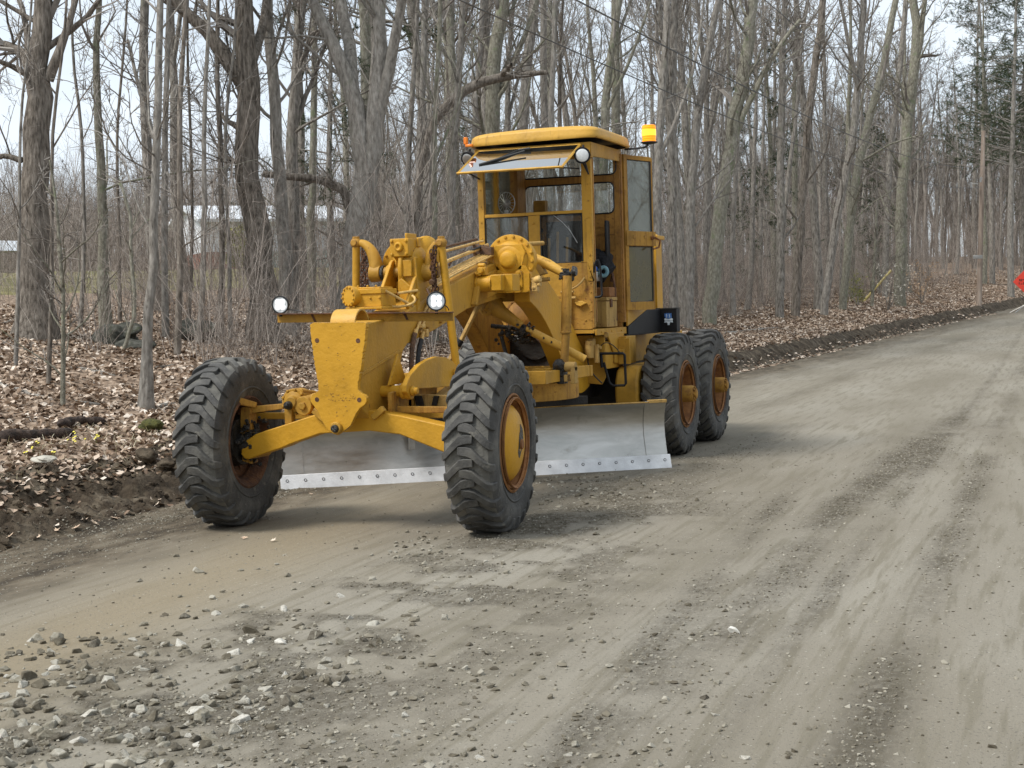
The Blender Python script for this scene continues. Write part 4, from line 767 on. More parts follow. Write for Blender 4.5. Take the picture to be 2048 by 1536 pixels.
# ---------------------------------------------------------------- steering gear on the nose
mb = MB(); mb.box(-.155, .068, .34, .60, 1.605, 1.735); mb.box(-.165, .075, .33, .61, 1.700, 1.738); mb.box(-.21, .09, .30, .64, 1.585, 1.605); mb.box(-.145, .055, .35, .58, 1.735, 1.752)
for x in (-.13, -.05, .02): mb.bolt((x, .36, 1.752), (0, 0, 1), .010, .014)
for x in (-.14, -.02, .055): mb.bolt((x, .34, 1.67), (0, -1, 0), .009, .012)
part('steering_gear_box', mb, 'yel')
mb = MB(); a = Vector((-.42, -.90, .03)).normalized(); c0 = Vector((-.12, .44, 1.682)); mb.lathe(c0, a, [(0, .070), (.10, .072), (.13, .080), (.150, .080), (.153, .062)], 32); mb.bolts(c0 + a * .150, a, .066, 12, .009, .013, .2)
part('round_cover', mb, 'yel', bevel=.003)
mb = MB(); mb.tube([(.075, .40, 1.72), (.20, .62, 1.60)], .011); mb.tube([(.075, .62, 1.70), (.16, .80, 1.72)], .011); mb.tube(bez([(.08, .5, 1.60), (.22, .55, 1.59), (.26, .62, 1.64), (.18, .66, 1.68)], 8), .010); part('grease_pipe', mb, 'pipe', bevel=0)

# ---------------------------------------------------------------- scarifier lift gear
for s in (-1, 1):
    mb = MB(); x0 = s * .125; T = None
    mb.prism([(.70, 1.56), (.66, 1.62), (.76, 1.74), (.90, 1.90)] + arc(1.0, 1.885, .085, 160, 10, 8) + [(1.14, 1.80), (1.30, 1.66), (1.30, 1.60)], 'x', x0 - .014, x0 + .014)
    mb.cyl((x0 + s * .01, 1.0, 1.865), (x0 + s * .05, 1.0, 1.865), .075, .065, 24)
    if s > 0: mb.bolt((x0 + .014, .80, 1.675), (1, 0, 0), .026, .03)
    part('gear_bracket', mb, 'yel')
mb = MB()
mb.lathe((-.105, 1.0, 1.90), (1, 0, 0), [(0, .17), (.02, .205), (.05, .205), (.06, .17), (.13, .165), (.16, .13), (.17, .07)], 40)
mb.box(-.155, .015, .80, .96, 1.985, 2.125); mb.prism([(.83, 1.99), (.83, 2.12), (1.25, 2.15), (1.28, 1.95), (1.0, 1.9)], 'x', -.148, -.002)
mb.prism([(-.085, 1.60), (.055, 1.60), (.075, 1.72), (.055, 1.98), (-.10, 1.98), (-.115, 1.74)], 'y', .84, 1.0)
mb.prism([(-.09, 1.83), (.03, 1.83), (.03, 1.96), (-.09, 1.96)], 'y', .815, .85)
mb.prism([(-.02, 1.56), (.08, 1.56), (.09, 1.70), (-.06, 1.82), (-.09, 1.80)], 'y', .80, .85)
for x in (-.135, -.005):
    for z in (2.005, 2.105): mb.bolt((x, .80, z), (0, -1, 0), .014, .014)
mb.lathe((-.07, .80, 2.06), (0, -1, 0), [(0, .040), (.025, .036), (.028, .018), (.015, .016)], 16)
mb.box(-.02, .0, .81, 1.0, 2.09, 2.165); mb.box(.02, .035, .95, 1.0, 2.06, 2.13)
mb.v = [(x * .92 + .083, y, z) for x, y, z in mb.v]
part('worm_gear_case', mb, 'yel', bevel=.006)
mb = MB(); mb.lathe((-.065, 1.09, 1.93), (0, 1, 0), [(0, .200), (.035, .200), (.05, .17), (.10, .12)], 36); mb.bolts((-.065, 1.09, 1.93), (0, -1, 0), .180, 14, .012, .016); part('gear_cover', mb, 'yel')
mb = MB(); mb.lathe((-.165, 1.17, 1.935), (1, 0, 0), [(0, .07), (.01, .12), (.04, .165), (.06, .188), (.075, .19), (.08, .178), (.22, .172), (.225, .185), (.25, .185), (.255, .165), (.29, .13), (.31, .06)], 40); mb.bolts((-.09, 1.17, 1.935), (-1, 0, 0), .18, 12, .011, .02); mb.box(-.11, .10, 1.0, 1.3, 1.56, 1.80)
part('rounded_gear_housing', mb, 'yel', bevel=.003)
mb = MB()
mb.lathe((-.02, 1.22, 2.015), (.9, -.45, 0), [(0, .105), (.10, .115), (.11, .140), (.135, .140), (.15, .125), (.175, .08), (.185, .02)], 32); mb.bolts((.075, 1.17, 2.015), (.9, -.45, 0), .128, 11, .010, .040)
part('gear_drum', mb, 'yel')
mb = MB(); mb.cyl((-.30, 1.0, 1.87), (.26, 1.0, 1.862), .048); mb.mat(1); mb.cyl((-.225, 1.0, 1.868), (-.20, 1.0, 1.868), .062); mb.cyl((.118, 1.0, 1.863), (.136, 1.0, 1.863), .065); part('cross_shaft', mb, ['yelg', 'grease'])
def crank(name, hub, pts, rr, m='yelg'):
    mb = MB(); h = Vector(hub); mb.cyl(h - Vector((.045, 0, 0)), h + Vector((.045, 0, 0)), .072, .066, 24); mb.tube(bez(pts, 10), [rr[0] + (rr[1] - rr[0]) * i / 10 for i in range(11)], 12); part(name, mb, m, bevel=.004)
crank('crank_arm', (-.272, 1.0, 1.87), [(-.272, 1.0, 1.87), (-.275, 1.0, 1.98), (-.30, 1.0, 2.07), (-.36, 1.0, 2.11), (-.41, 1.0, 2.115)], (.060, .028))
crank('crank_arm', (.182, 1.0, 1.862), [(.176, 1.0, 1.86), (.178, 1.0, 1.96), (.195, 1.0, 2.04), (.25, 1.0, 2.085)], (.046, .026))
for s, top, bot in ((-1, (-.445, 1.0, 2.115), (-.50, 1.03, 1.08)), (1, (.290, 1.0, 2.085), (.372, 1.03, 1.10))):
    mb = MB(); t_, b_ = Vector(top), Vector(bot); mb.tube([t_ - Vector((0, 0, .03)), b_], .031, 16); mb.mat(1); mb.sphere(t_, .046, 12); mb.cyl(t_ - Vector((.0, .05, 0)), t_ + Vector((0, .05, 0)), .024, n=10); mb.cyl(t_ + Vector((0, 0, .03)), t_ + Vector((0, 0, .052)), .03, n=8)
    part('lift_rod', mb, ['yel', 'yelr'], bevel=.003)
def chain(p0, p1, n, wig=.012, seed=0):
    mb = MB(); rg = random.Random(seed); a, b = Vector(p0), Vector(p1)
    for i in range(n):
        c = a.lerp(b, (i + .5) / n) + Vector((rg.uniform(-wig, wig), rg.uniform(-wig, wig), 0)); L = (b - a).length / n * .72; W = .014; rot = (i % 2) * math.pi / 2 + rg.uniform(-.3, .3)
        pts = [c + Vector((W * math.cos(t) * math.cos(rot), W * math.cos(t) * math.sin(rot), L * math.sin(t))) for t in [k * math.pi / 4 for k in range(9)]]; mb.tube(pts, .0055, 5)
    return mb
for k, (a, b) in enumerate((((-.39, 1.0, 2.08), (-.375, .98, 1.74)), ((-.36, .99, 2.03), (-.345, .99, 1.75)), ((-.40, 1.0, 1.98), (-.405, 1.0, 1.72)), ((.258, .95, 2.06), (.252, .95, 1.68)), ((.236, .94, 2.03), (.235, .94, 1.66)), ((.248, .93, 1.98), (.244, .93, 1.64)))):
    part('chain', chain(a, b, 12, .010, k), 'rust', bevel=0)
mb = MB(); mb.cyl((.235, .97, 1.80), (.235, .90, 1.78), .022); mb.cyl((.25, .97, 1.70), (.262, .95, 1.64), .024, .018); mb.tube(bez([(.20, .9, 1.73), (.24, .86, 1.68), (.25, .9, 1.62)], 6), .012); part('pipe_fitting', mb, 'hose')

# pipes and hoses
def pipe(name, pts, r, m='pipe', n=8): mb = MB(); mb.tube(pts, r, n); return part(name, mb, m, bevel=0)
for k in range(5):
    x = .155 - k * .030; z = .02 + k * .002
    pipe('hydraulic_pipe', bez([(x + .02, 1.0, 1.705 + z), (x, 1.5, 1.83 + z), (x, 2.1, 1.93 + z), (x - .02, 2.62, 2.03 + z)], 10), .0105)
pipe('control_rod', [(.08, 1.25, 1.90), (.00, 2.75, 2.13)], .017); pipe('control_rod', [(-.02, 1.3, 1.99), (-.06, 2.8, 2.17)], .012); pipe('control_rod', [(.10, 1.45, 1.80), (.05, 2.7, 2.06)], .013)
pipe('control_rod', [(-.06, 1.3, 2.02), (-.12, 2.8, 2.19)], .011, 'hose'); pipe('hydraulic_pipe', bez([(.0, 2.5, 2.02), (.04, 2.3, 2.11), (-.03, 2.05, 2.05), (.06, 1.7, 1.93)], 8), .009, 'hose'); pipe('wire', bez([(.02, 2.6, 2.12), (.06, 2.4, 2.10), (0, 2.2, 2.05), (.03, 1.95, 2.0)], 8), .010, 'blackrub')
mb = MB(); mb.prism([(-.01, 0), (.05, -.01), (-.02, .13), (-.05, .12)], 'y', -.008, .008, Matrix.Translation((-.02, 1.75, 1.96))); part('bent_bracket', mb, 'rim')
for k in range(4):
    mb = MB(); x = .12 - k * .05; mb.box(x - .03, x + .03, 2.45 + .03 * k, 2.52 + .03 * k, 2.03, 2.10 + .01 * k); part('pipe_clamp', mb, 'hose')
for dx in (0, .028):
    pipe('hydraulic_pipe', bez([(.160, 1.15 + dx * 2, 1.72), (.172, .95 + dx * 2, 1.60), (.172, .72 + dx * 3, 1.40)], 8), .0105)
pipe('hydraulic_hose', bez([(.172, .70, 1.39), (.175, .58, 1.22), (.172, .60, 1.05), (.20, .60, .96)], 10), .021, 'hose'); pipe('hydraulic_hose', bez([(.172, .82, 1.34), (.178, .70, 1.22), (.175, .72, 1.05), (.20, .62, .92)], 10), .020, 'blackrub')
mb = MB(); mb.cyl((.172, .73, 1.42), (.172, .68, 1.34), .019, n=6); mb.cyl((.172, .86, 1.40), (.172, .81, 1.32), .019, n=6); mb.box(.155, .205, .78, .84, 1.43, 1.46); mb.box(.155, .205, .86, .90, 1.36, 1.42); part('pipe_fitting', mb, 'pipe')

# ---------------------------------------------------------------- scarifier linkage (quadrant, pivot tube)
mb = MB(); q = [(.035, .985), (.06, .965)] + arc(.13, .985, .062, 200, 330, 6) + [(.22, .995), (.45, .985), (.62, .98), (.74, .978), (.82, .975), (.93, .975), (1.03, 1.06), (1.0, 1.13), (.93, 1.165), (.80, 1.20), (.62, 1.215), (.45, 1.20), (.28, 1.165), (.12, 1.10), (.04, 1.03)]
mb.prism(q, 'x', .345, .385); mb.lathe((.385, .13, .985), (1, 0, 0), [(0, .038), (.02, .036), (.022, .026), (.05, .024)], 20); mb.cyl((.385, .95, 1.07), (.43, .95, 1.07), .032)
part('quadrant_plate', mb, 'yel', bevel=.005)
mb = MB(); mb.cyl((.10, .13, .985), (.346, .13, .985), .042, n=28); mb.lathe((.31, .13, .985), (1, 0, 0), [(0, .060), (.034, .060)], 24); part('pivot_tube', mb, 'yel')
mb = MB(); mb.prism([(.075, 1.03), (.247, 1.255), (.39, 1.03)], 'x', .215, .235); part('gusset', mb, 'yel', bevel=.004)
mb = MB(); mb.prism([(.0, .98), (.62, 1.03), (.85, .98), (.82, .80), (.35, .78), (.0, .80)], 'x', .25, .28); mb.box(-.25, .28, .3, .36, .80, .98); part('scarifier_frame', mb, 'yelr')
mb = MB(); mb.prism([(.12, .845), (.62, .845), (.66, .93), (.22, .945)], 'y', .42, .45, Matrix.Rotation(R(0), 4, 'X')); mb.prism([(.30, .2), (.8, .32), (.8, .38), (.30, .26)], 'x', .30, .38, Matrix.Translation((0, .2, .6))); part('shank_block', mb, 'tan')
mb = MB(); mb.prism([(.28, .93), (.34, .93), (.36, .85), (.30, .85)], 'y', .40, .415); mb.prism([(.44, .93), (.48, .93), (.46, .86), (.42, .86)], 'y', .40, .415); part('slot', mb, 'dark', bevel=0)

# ---------------------------------------------------------------- drawbar and circle
mb = MB()
for s in (-1, 1):
    mb.prism([(s * .05, .45), (s * .16, .45), (s * .52, 2.3), (s * .42, 2.3)], 'z', .80, .90)
mb.box(-.52, .52, 2.25, 2.40, .80, .90); mb.cyl((-.0, .30, .85), (0, .5, .85), .07, n=20)
part('drawbar', mb, 'yelr')
cx_, cy_ = -.02, 3.0
mb = MB()
mb.lathe((cx_, cy_, .735), (0, 0, 1), [(0, .56), (0, .725), (.155, .725), (.155, .56)], 56, cap=False); mb.lathe((cx_, cy_, .735), (0, 0, 1), [(.155, .56), (0, .56)], 56, cap=False)
part('circle', mb, 'yelr', bevel=.004)
mb = MB(); mb.box(-.66, .67, 2.30, 2.38, .90, 1.015); mb.box(-.66, .67, 3.60, 3.68, .90, 1.0); mb.box(-.66, -.58, 2.385, 3.595, .90, 1.0); mb.box(.59, .665, 2.385, 3.595, .902, 1.005); mb.box(.42, .585, 2.66, 2.80, .897, 1.020); mb.box(.2, .56, 2.63, 2.66, .885, .905)
for x in (.35, .5): mb.bolt((x, 2.72, 1.02), (0, 0, 1), .016, .02)
part('circle_frame', mb, 'yelg')
mb = MB(); mb.box(.60, .70, 2.70, 2.82, .88, 1.06); mb.sphere((.655, 2.72, 1.05), .055, 10); mb.mat(1); mb.cyl((.70, 2.75, 1.03), (.80, 2.75, 1.03), .045, .042, 18); mb.box(.76, .80, 2.71, 2.80, .88, 1.03); mb.box(.70, .73, 2.70, 2.8, .90, .96)
part('ball_socket', mb, ['grease', 'tan'])
mb = MB(); mb.cyl((.30, 2.45, .74), (.36, 2.7, .50), .05); mb.box(-.5, -.3, 2.4, 2.6, .4, .74); mb.prism([(-.5, 2.3), (-.3, 2.2), (.7, 3.4), (.5, 3.5)], 'z', .655, .73); part('blade_arm', mb, 'dark')  # arms coloured dark to stand for the shadow under the circle

# ---------------------------------------------------------------- blade lift
mb = MB()
lc = Vector((.278, 2.60, 1.985))
mb.lathe(lc, (0, -1, 0), [(-.16, .19), (-.02, .20), (-.02, .222), (.022, .222), (.026, .205), (.030, .17)], 48)
mb.prism([(-.115, -.09), (.115, -.09), (.155, .06), (.12, .13), (-.12, .13), (-.15, .05)], 'y', -.07, -.02, Matrix.Translation(lc))
mb.lathe(lc + Vector((0, -.03, 0)), (0, -1, 0), [(0, .165), (.03, .14), (.045, .11), (.05, .09)], 40); mb.lathe(lc + Vector((0, -.075, 0)), (0, -1, 0), [(0, .085), (.035, .07), (.045, .055), (.047, .02)], 28)
mb.bolts(lc + Vector((0, -.022, 0)), (0, -1, 0), .204, 17, .014, .018, .1)
part('lift_gear_case', mb, 'yel', bevel=.003)
T0 = set(G.children)
mb = MB(); mb.prism([(-.155, 1.70), (.33, 1.69), (.345, 1.85), (.30, 1.93), (-.03, 1.93)], 'y', 2.78, 3.02); mb.box(.0, .335, 2.765, 2.78, 1.695, 1.86); mb.bolts((.165, 2.765, 1.775), (0, -1, 0), .0, 1, .001, .001)
for x in (.02, .1, .18, .25, .32): mb.bolt((x, 2.765, 1.708), (0, -1, 0), .011, .014)
for x, z in ((.24, 1.86), (.245, 1.755)): mb.lathe((x, 2.765, z), (0, -1, 0), [(0, .03), (.012, .028), (.014, .014), (.03, .012)], 14)
mb.prism([(.215, 1.74), (.275, 1.74), (.275, 1.88), (.215, 1.88)], 'y', 2.755, 2.77)
part('lift_gear_base', mb, 'yel')
mb = MB(); Dx, Dy = .03, -.53
mb.cyl((.02 - .135 + .0, 2.33, 1.775), (.165, 2.33, 1.775), .066, n=28); mb.lathe((.020, 2.33, 1.775), (-1, 0, 0), [(-.02, .073), (.0, .073), (.01, .05)], 24); mb.lathe((.145, 2.33, 1.775), (1, 0, 0), [(0, .073), (.02, .073)], 24); mb.box(.02, .33, 2.36, 2.54, 1.705, 1.85); mb.box(.166, .26, 2.27, 2.36, 1.712, 1.845)
mb.box(.03, .11, 2.30, 2.37, 1.845, 1.915); mb.cyl((.07, 2.30, 1.885), (.07, 2.26, 1.885), .026); mb.cyl((.04, 2.32, 1.93), (.10, 2.32, 1.93), .020); mb.cyl((.03, 2.29, 1.86), (.07, 2.27, 1.86), .020)
part('side_gear', mb, 'yel')
mb = MB(); mb.lathe((.395, 2.80, 1.80), (1, -.2, .2), [(-.06, .018), (0, .034), (.03, .034), (.04, .02)], 14); mb.cyl((.37, 2.80, 1.745), (.37, 2.80, 1.72), .028); mb.box(.35, .40, 2.78, 2.85, 1.70, 1.82); mb.cyl((.40, 2.8, 1.76), (.43, 2.79, 1.76), .018); part('valve', mb, 'pipe')
for o_ in set(G.children) - T0: o_.location = (.135, -.25, 0)
mb = MB(); mb.prism([(.335, 2.00), (.40, 2.025), (.50, 1.86), (.39, 1.835), (.30, 1.86)], 'y', 2.87, 2.96); mb.cyl((.38, 2.9, 1.80), (.53, 2.9, 1.81), .018); mb.cyl((.30, 2.9, 2.13), (.41, 3.1, 2.14), .02); part('arm_bracket', mb, 'tan')
mb = MB(); mb.tube([(.37, 2.92, 2.00), (.52, 2.90, 1.94), (.67, 2.88, 1.855)], [.050, .048, .036], 16); part('lift_arm', mb, 'faded')
mb = MB(); rg = random.Random(5)
mb.sphere((.70, 2.85, 1.84), .045, 12); gunk(mb, (.70, 2.845, 1.838), (.026, .02, .022), 90, .006, .019, 5)
mb.cyl((.76, 2.87, 1.87), (.79, 2.87, 1.87), .05, .04); part('ball_joint', mb, 'grease', bevel=0)
mb = MB(); mb.tube([(.712, 2.84, 1.83), (.700, 2.80, 1.33)], .045, 16); mb.lathe((.699, 2.80, 1.345), (0, 0, -1), [(0, .045), (.005, .050), (.02, .050), (.022, .038)], 16); mb.tube([(.700, 2.80, 1.34), (.690, 2.76, 1.05)], .036, 16); part('lift_link', mb, 'yelr', bevel=0)
mb = MB(); c0 = Vector((.0, 2.70, 1.59)); mb.lathe(c0, (-.5, -1, -.15), [(-.08, .085), (0, .092), (.03, .092), (.035, .075)], 28); mb.bolts(c0 + Vector((-.5, -1, -.15)).normalized() * .033, (-.5, -1, -.15), .06, 7, .008, .01)
mb.tube([c0 + Vector((.02, .03, .02)), (.12, 2.74, 1.52), (.30, 2.76, 1.40)], [.10, .065, .035], 18); part('side_shift_arm', mb, 'yelg')
mb = MB(); rg = random.Random(9)
mb.sphere((.31, 2.78, 1.375), .036, 12); gunk(mb, (.31, 2.775, 1.37), (.026, .02, .02), 70, .006, .016, 6)
part('ball_joint', mb, 'grease', bevel=0)
mb = MB(); a, b = Vector((.33, 2.78, 1.375)), Vector((.835, 2.92, 1.085)); mb.tube([a, a.lerp(b, .15)], .022, 12); mb.tube([a.lerp(b, .12), b], .037, 18); mb.mat(1)
mb.lathe(b - (b - a).normalized() * .001, (b - a), [(0, .028), (.003, .028)], 14)
for t in (.32, .45): p_ = a.lerp(b, t); mb.cyl(p_ + Vector((0, -.036, .004)), p_ + Vector((0, -.0385, .004)), .012, n=10)
part('side_shift_rod', mb, ['faded', 'dark'], bevel=0)
mb = MB(); mb.tube([(-.04, 2.64, 1.63), (-.235, 2.54, 1.22)], .024, 4); mb.mat(1).cyl((-.205, 2.555, 1.29), (-.235, 2.54, 1.24), .032, n=10); mb.mat(0).tube([(-.235, 2.54, 1.24), (-.34, 2.5, 1.02)], .030, 4); part('slotted_link', mb, ['tan', 'black'])

# ---------------------------------------------------------------- blade
A_, B_ = Vector((-1.741, 1.956, 0)), Vector((1.322, 4.010, 0)); dv = (B_ - A_); L_ = dv.length; dv.normalize(); nv = Vector((dv.y, -dv.x, 0))
TB = Matrix(((dv.x, nv.x, 0, A_.x), (dv.y, nv.y, 0, A_.y), (0, 0, 1, 0), (0, 0, 0, 1)))        # local: x along, y towards the front, z up
prof = [(-.046, .118), (-.075, .20), (-.105, .30), (-.118, .40), (-.110, .50), (-.080, .58), (-.045, .625)]
def sweep(mb, x0, x1, pf, th, nseg=1):
    pl = pf + [(y - th, z) for y, z in reversed(pf)]
    mb.prism(pl, 'x', x0, x1, TB)
mb = MB(); sweep(mb, .02, L_ - .03, prof, .018); bl = part('blade', mb, 'steel', bevel=0, angle=60)
mb = MB(); pf2 = [(y + .010, z + (.0 if i < 6 else .012)) for i, (y, z) in enumerate(prof)]; sweep(mb, L_ - .235, L_ - .022, pf2, .030); build('end_wear_plate', mb, 'steel', bl, bevel=.003, angle=60); mb = MB(); sweep(mb, .01, .215, pf2, .030); build('end_wear_plate', mb, 'steel', bl, bevel=.003, angle=60)
mb = MB(); mb.prism([(-.075, .622), (-.035, .622), (-.035, .634), (-.075, .634)], 'x', .0, L_ - .20, TB); mb.prism([(-.085, .62), (-.028, .62), (-.028, .650), (-.085, .650)], 'x', L_ - .20, L_ - .02, TB); build('top_rail', mb, 'tan', bl, bevel=.003)
mb = MB(); mb.prism([(-.004, .0), (.016, .0), (-.032, .126), (-.052, .126)], 'x', 0, L_, TB); ce = build('cutting_edge', mb, 'edge', bl, bevel=.002)
mb = MB(); n_ = 23
for i in range(n_):
    x = .06 + (L_ - .12) * i / (n_ - 1); mb.mat(0); c = TB @ Vector((x, -.0125, .076)); ax_ = (TB.to_3x3() @ Vector((0, 1, .36))).normalized()
    mb.lathe(c, ax_, [(-.002, .0145), (.004, .0135), (.004, .0098)], 14, cap=False); mb.mat(1).lathe(c, ax_, [(.0, .0100), (.0015, .0095)], 12)
build('bolt_head', mb, ['dark', 'edge'], ce, bevel=0)
mb = MB()
for x in (1.9, 1.2): mb.box(x - .03, x + .03, -.03, .01, .30, .62, TB)
build('blade_bracket', mb, 'chrome', bl)
# ---------------------------------------------------------------- cab
YF, YB = 4.05, 5.05
mb = MB()
mb.box(-.585, -.525, YF, YF + .06, 1.36, 2.98); mb.box(.488, .585, YF, YF + .055, 1.36, 2.98)                      # front posts
mb.box(-.585, -.535, YF + .42, YF + .47, 1.36, 3.05); mb.box(-.59, -.53, YB - .06, YB, 1.36, 3.1)
mb.box(-.524, .487, YF + .005, YF + .05, 2.455, 2.487); mb.box(-.067, .055, YF + .003, YF + .045, 1.98, 2.454)       # rail and centre panel
mb.box(-.60, .60, YF - .02, YF + .05, 2.981, 3.13)                                                               # header
for z in np.arange(1.45, 2.95, .16):
    mb.bolt((.555, YF, z), (0, -1, 0), .008, .007); mb.bolt((-.555, YF, z), (0, -1, 0), .008, .007)
for z in (2.38, 2.06): mb.bolt((-.015, YF + .003, z), (0, -1, 0), .014, .014)
cabf = part('cab_frame', mb, 'yelg', bevel=.004)
mb = MB(); mb.box(.535, .600, YB - .05, YB + .02, 1.38, 3.12); mb.box(.598, .612, YB - .03, YB + .06, 1.38, 3.10); mb.box(.56, .59, YF + .056, YF + .085, 1.40, 2.98)
for z in np.arange(1.45, 3.1, .115): mb.bolt((.606, YB - .045, z), (0, -1, 0), .007, .007); mb.bolt((.565, YB - .05, z + .05), (0, -1, 0), .007, .007)
part('door_post', mb, 'post', bevel=.003, label='rust-streaked rear door post')
mb = MB(); mb.prism([(.488, 1.98), (-.066, 1.98), (-.20, 1.98), (-.33, 1.98), (-.524, 1.98), (-.585, 1.98), (-.585, 1.40), (-.42, 1.365), (.56, 1.33), (.587, 1.35), (.587, 1.98)], 'y', YF - .01, YF + .03)
for x, z in ((.40, 1.93), (.43, 1.55), (.20, 1.55), (.30, 1.66), (.38, 1.75), (.15, 1.42), (.5, 1.42)): mb.bolt((x, YF - .01, z), (0, -1, 0), .010, .008)
for z in np.arange(1.42, 1.95, .09): mb.bolt((.56, YF - .01, z), (0, -1, 0), .008, .007)
fp = part('lower_panel', mb, 'yelr', bevel=.006)
mb = MB(); mb.prism([(.47, 1.985), (.53, 1.985), (.53, 1.80), (.60, 1.80), (.60, 1.74), (.47, 1.74)][:4] + [(.588, 1.80), (.588, 2.40), (.53, 2.40), (.53, 1.99), (.47, 1.99)], 'y', YF - .018, YF - .011); mb.bolt((.56, YF - .018, 1.84), (0, -1, 0), .010, .01); mb.bolt((.56, YF - .018, 1.90), (0, -1, 0), .010, .01); mb.bolt((.56, YF - .018, 2.05), (0, -1, 0), .010, .01)
build('corner_plate', mb, 'yelg', cabf, bevel=.003)
mb = MB(); mb.prism([(.02, 1.50), (.36, 1.50), (.36, 1.90), (.33, 1.935), (.02, 1.945)], 'y', YF - .022, YF - .011); build('access_cover', mb, 'yelg', fp, bevel=.006)
mb = MB(); mb.tube(bez([(.33, YF - .05, 1.72), (.42, YF - .08, 1.72), (.49, YF - .08, 1.78), (.50, YF - .02, 1.83)], 8), .010); mb.cyl((.26, YF - .02, 1.70), (.40, YF - .06, 1.70), .012); mb.cyl((.29, YF - .06, 1.64), (.42, YF - .06, 1.64), .014); mb.box(.30, .36, YF - .06, YF - .02, 1.62, 1.72); build('hook_handle', mb, 'tan', fp, bevel=0)
mb = MB(); mb.tube([(.33, YF - .05, 1.66), (.33, YF - .04, 1.36)], .026, 10); part('rubber_hose', mb, 'rust', bevel=0)
mb = MB(); mb.prism([(.40, 1.60), (.47, 1.61), (.52, 1.585), (.46, 1.555), (.42, 1.57)], 'y', YF - .05, YF - .011); build('torn_tab', mb, 'faded', fp)
# sides, floor, rear wall
mb = MB(); mb.prism([(YF, 1.33), (YB + .02, 1.33), (YB + .055, 1.33), (YB + .055, 1.26), (YF, 1.27)], 'x', .585, .605)
mb.box(-.60, .584, YF - .005, YB + .1, 1.29, 1.33)
for y in (4.2, 4.55, 4.9): mb.bolt((.605, y, 1.30), (1, 0, 0), .010, .01)
part('cab_sill', mb, 'yelg')
mb = MB(); mb.prism([(YB + .03, 1.338), (YB + .10, 1.35), (YB + .44, 1.422), (YB + .86, 1.508), (YB + .9, 1.56), (YB + .05, 1.56)], 'x', .607, .626); part('rear_skirt', mb, 'yelg')
def plate_hole(mb, rects, x0, x1, z0, z1, y0, y1):
    """wall in xz with rectangular openings, built from butted strips"""
    zs = sorted({z0, z1, *[r[2] for r in rects], *[r[3] for r in rects]})
    for a, b in zip(zs, zs[1:]):
        cuts = sorted([(r[0], r[1]) for r in rects if r[2] <= a and r[3] >= b]); x = x0
        for c, d in cuts:
            if c > x: mb.box(x, c, y0, y1, a, b)
            x = d
        if x < x1: mb.box(x, x1, y0, y1, a, b)
mb = MB(); plate_hole(mb, [(-.46, .565, 2.895, 3.09), (-.43, .535, 2.50, 2.815)], -.585, .585, 1.33, 3.13, YB - .045, YB - .02)
for (sx, sz, cx0, cz0) in ((1, 1, -.43, 2.50), (-1, 1, .535, 2.50), (1, -1, -.43, 2.815), (-1, -1, .535, 2.815), (1, 1, -.46, 2.895), (-1, 1, .565, 2.895)):
    c = [(cx0, cz0)] + [(cx0 + sx * (.06 - .06 * math.sin(R(a))), cz0 + sz * (.06 - .06 * math.cos(R(a)))) for a in (0, 22, 45, 67, 90)]
    mb.prism([(x, z) for x, z in c], 'y', YB - .044, YB - .021)
for z in (2.36, 2.28, 2.12): mb.box(-.53, .53, YB - .055, YB - .045, z, z + .012)
part('rear_wall', mb, 'post', bevel=0, smooth=False)
for (a, b, c, d) in ((-.43, .535, 2.50, 2.815), (-.46, .565, 2.895, 3.09)):
    mb = MB()
    r = .058; pts = [q for cx, cz, a0 in ((b - r, c + r, -90), (b - r, d - r, 0), (a + r, d - r, 90), (a + r, c + r, 180)) for q in arc(cx, cz, r, a0, a0 + 90, 5)]; pts.append(pts[0])
    mb.tube([(x, YB - .048, z) for x, z in pts], .008, 6); part('window_seal', mb, 'blackrub', bevel=0)
    mb = MB(); mb.box(a, b, YB - .034, YB - .030, c, d); part('rear_pane', mb, 'glass', bevel=0)
# front and side panes
mb = MB(); mb.box(-.52, -.075, YF + .02, YF + .024, 1.99, 2.45); part('front_pane', mb, 'glass', bevel=0)
mb = MB(); mb.tube([(x, YF + .012, z) for x, z in ((-.52, 1.985), (-.52, 2.45), (-.072, 2.45), (-.072, 1.985), (-.52, 1.985))], .006, 6); mb.tube([(x, YF + .0, z) for x, z in ((.062, 1.985), (.062, 2.452), (.482, 2.452), (.482, 1.985), (.062, 1.985))], .008, 6); part('window_seal', mb, 'blackrub', bevel=0)
mb = MB(); mb.box(.055, .488, YF + .015, YF + .019, 1.98, 2.455); part('front_pane', mb, 'darkglass', bevel=0, label='dark cracked lower front pane')
mb = MB(); mb.tube([(.19, YF + .011, 2.45), (.28, YF + .011, 2.38), (.36, YF + .011, 2.29), (.43, YF + .011, 2.17)], .0016, 4); mb.tube([(.36, YF + .011, 2.29), (.34, YF + .011, 2.34)], .0012, 4); part('glass_crack', mb, 'lens', bevel=0)
mb = MB(); plate_hole(mb, [(0, 0, 0, 0)], 0, 0, 0, 0, 0, 0) if 0 else None
for z0, z1 in ((1.33, 2.0), (3.02, 3.12)): mb.box(-.584, -.56, YF + .06, YB - .06, z0, z1)
part('side_wall', mb, 'yelr')
mb = MB(); mb.box(-.572, -.568, YF + .06, YB - .06, 2.0, 3.02); part('side_pane', mb, 'dirtyglass', bevel=0)
mb = MB(); mb.box(-.50, -.42, YB - .30, YB - .05, 1.33, 3.05); part('inner_column', mb, 'post')
# side header over the door
mb = MB(); mb.prism([(YF - .02, 3.13), (YF - .02, 2.99), (YF + .3, 3.005), (YB + .02, 3.02), (YB + .02, 3.14)], 'x', .588, .602); part('door_header', mb, 'yelg')
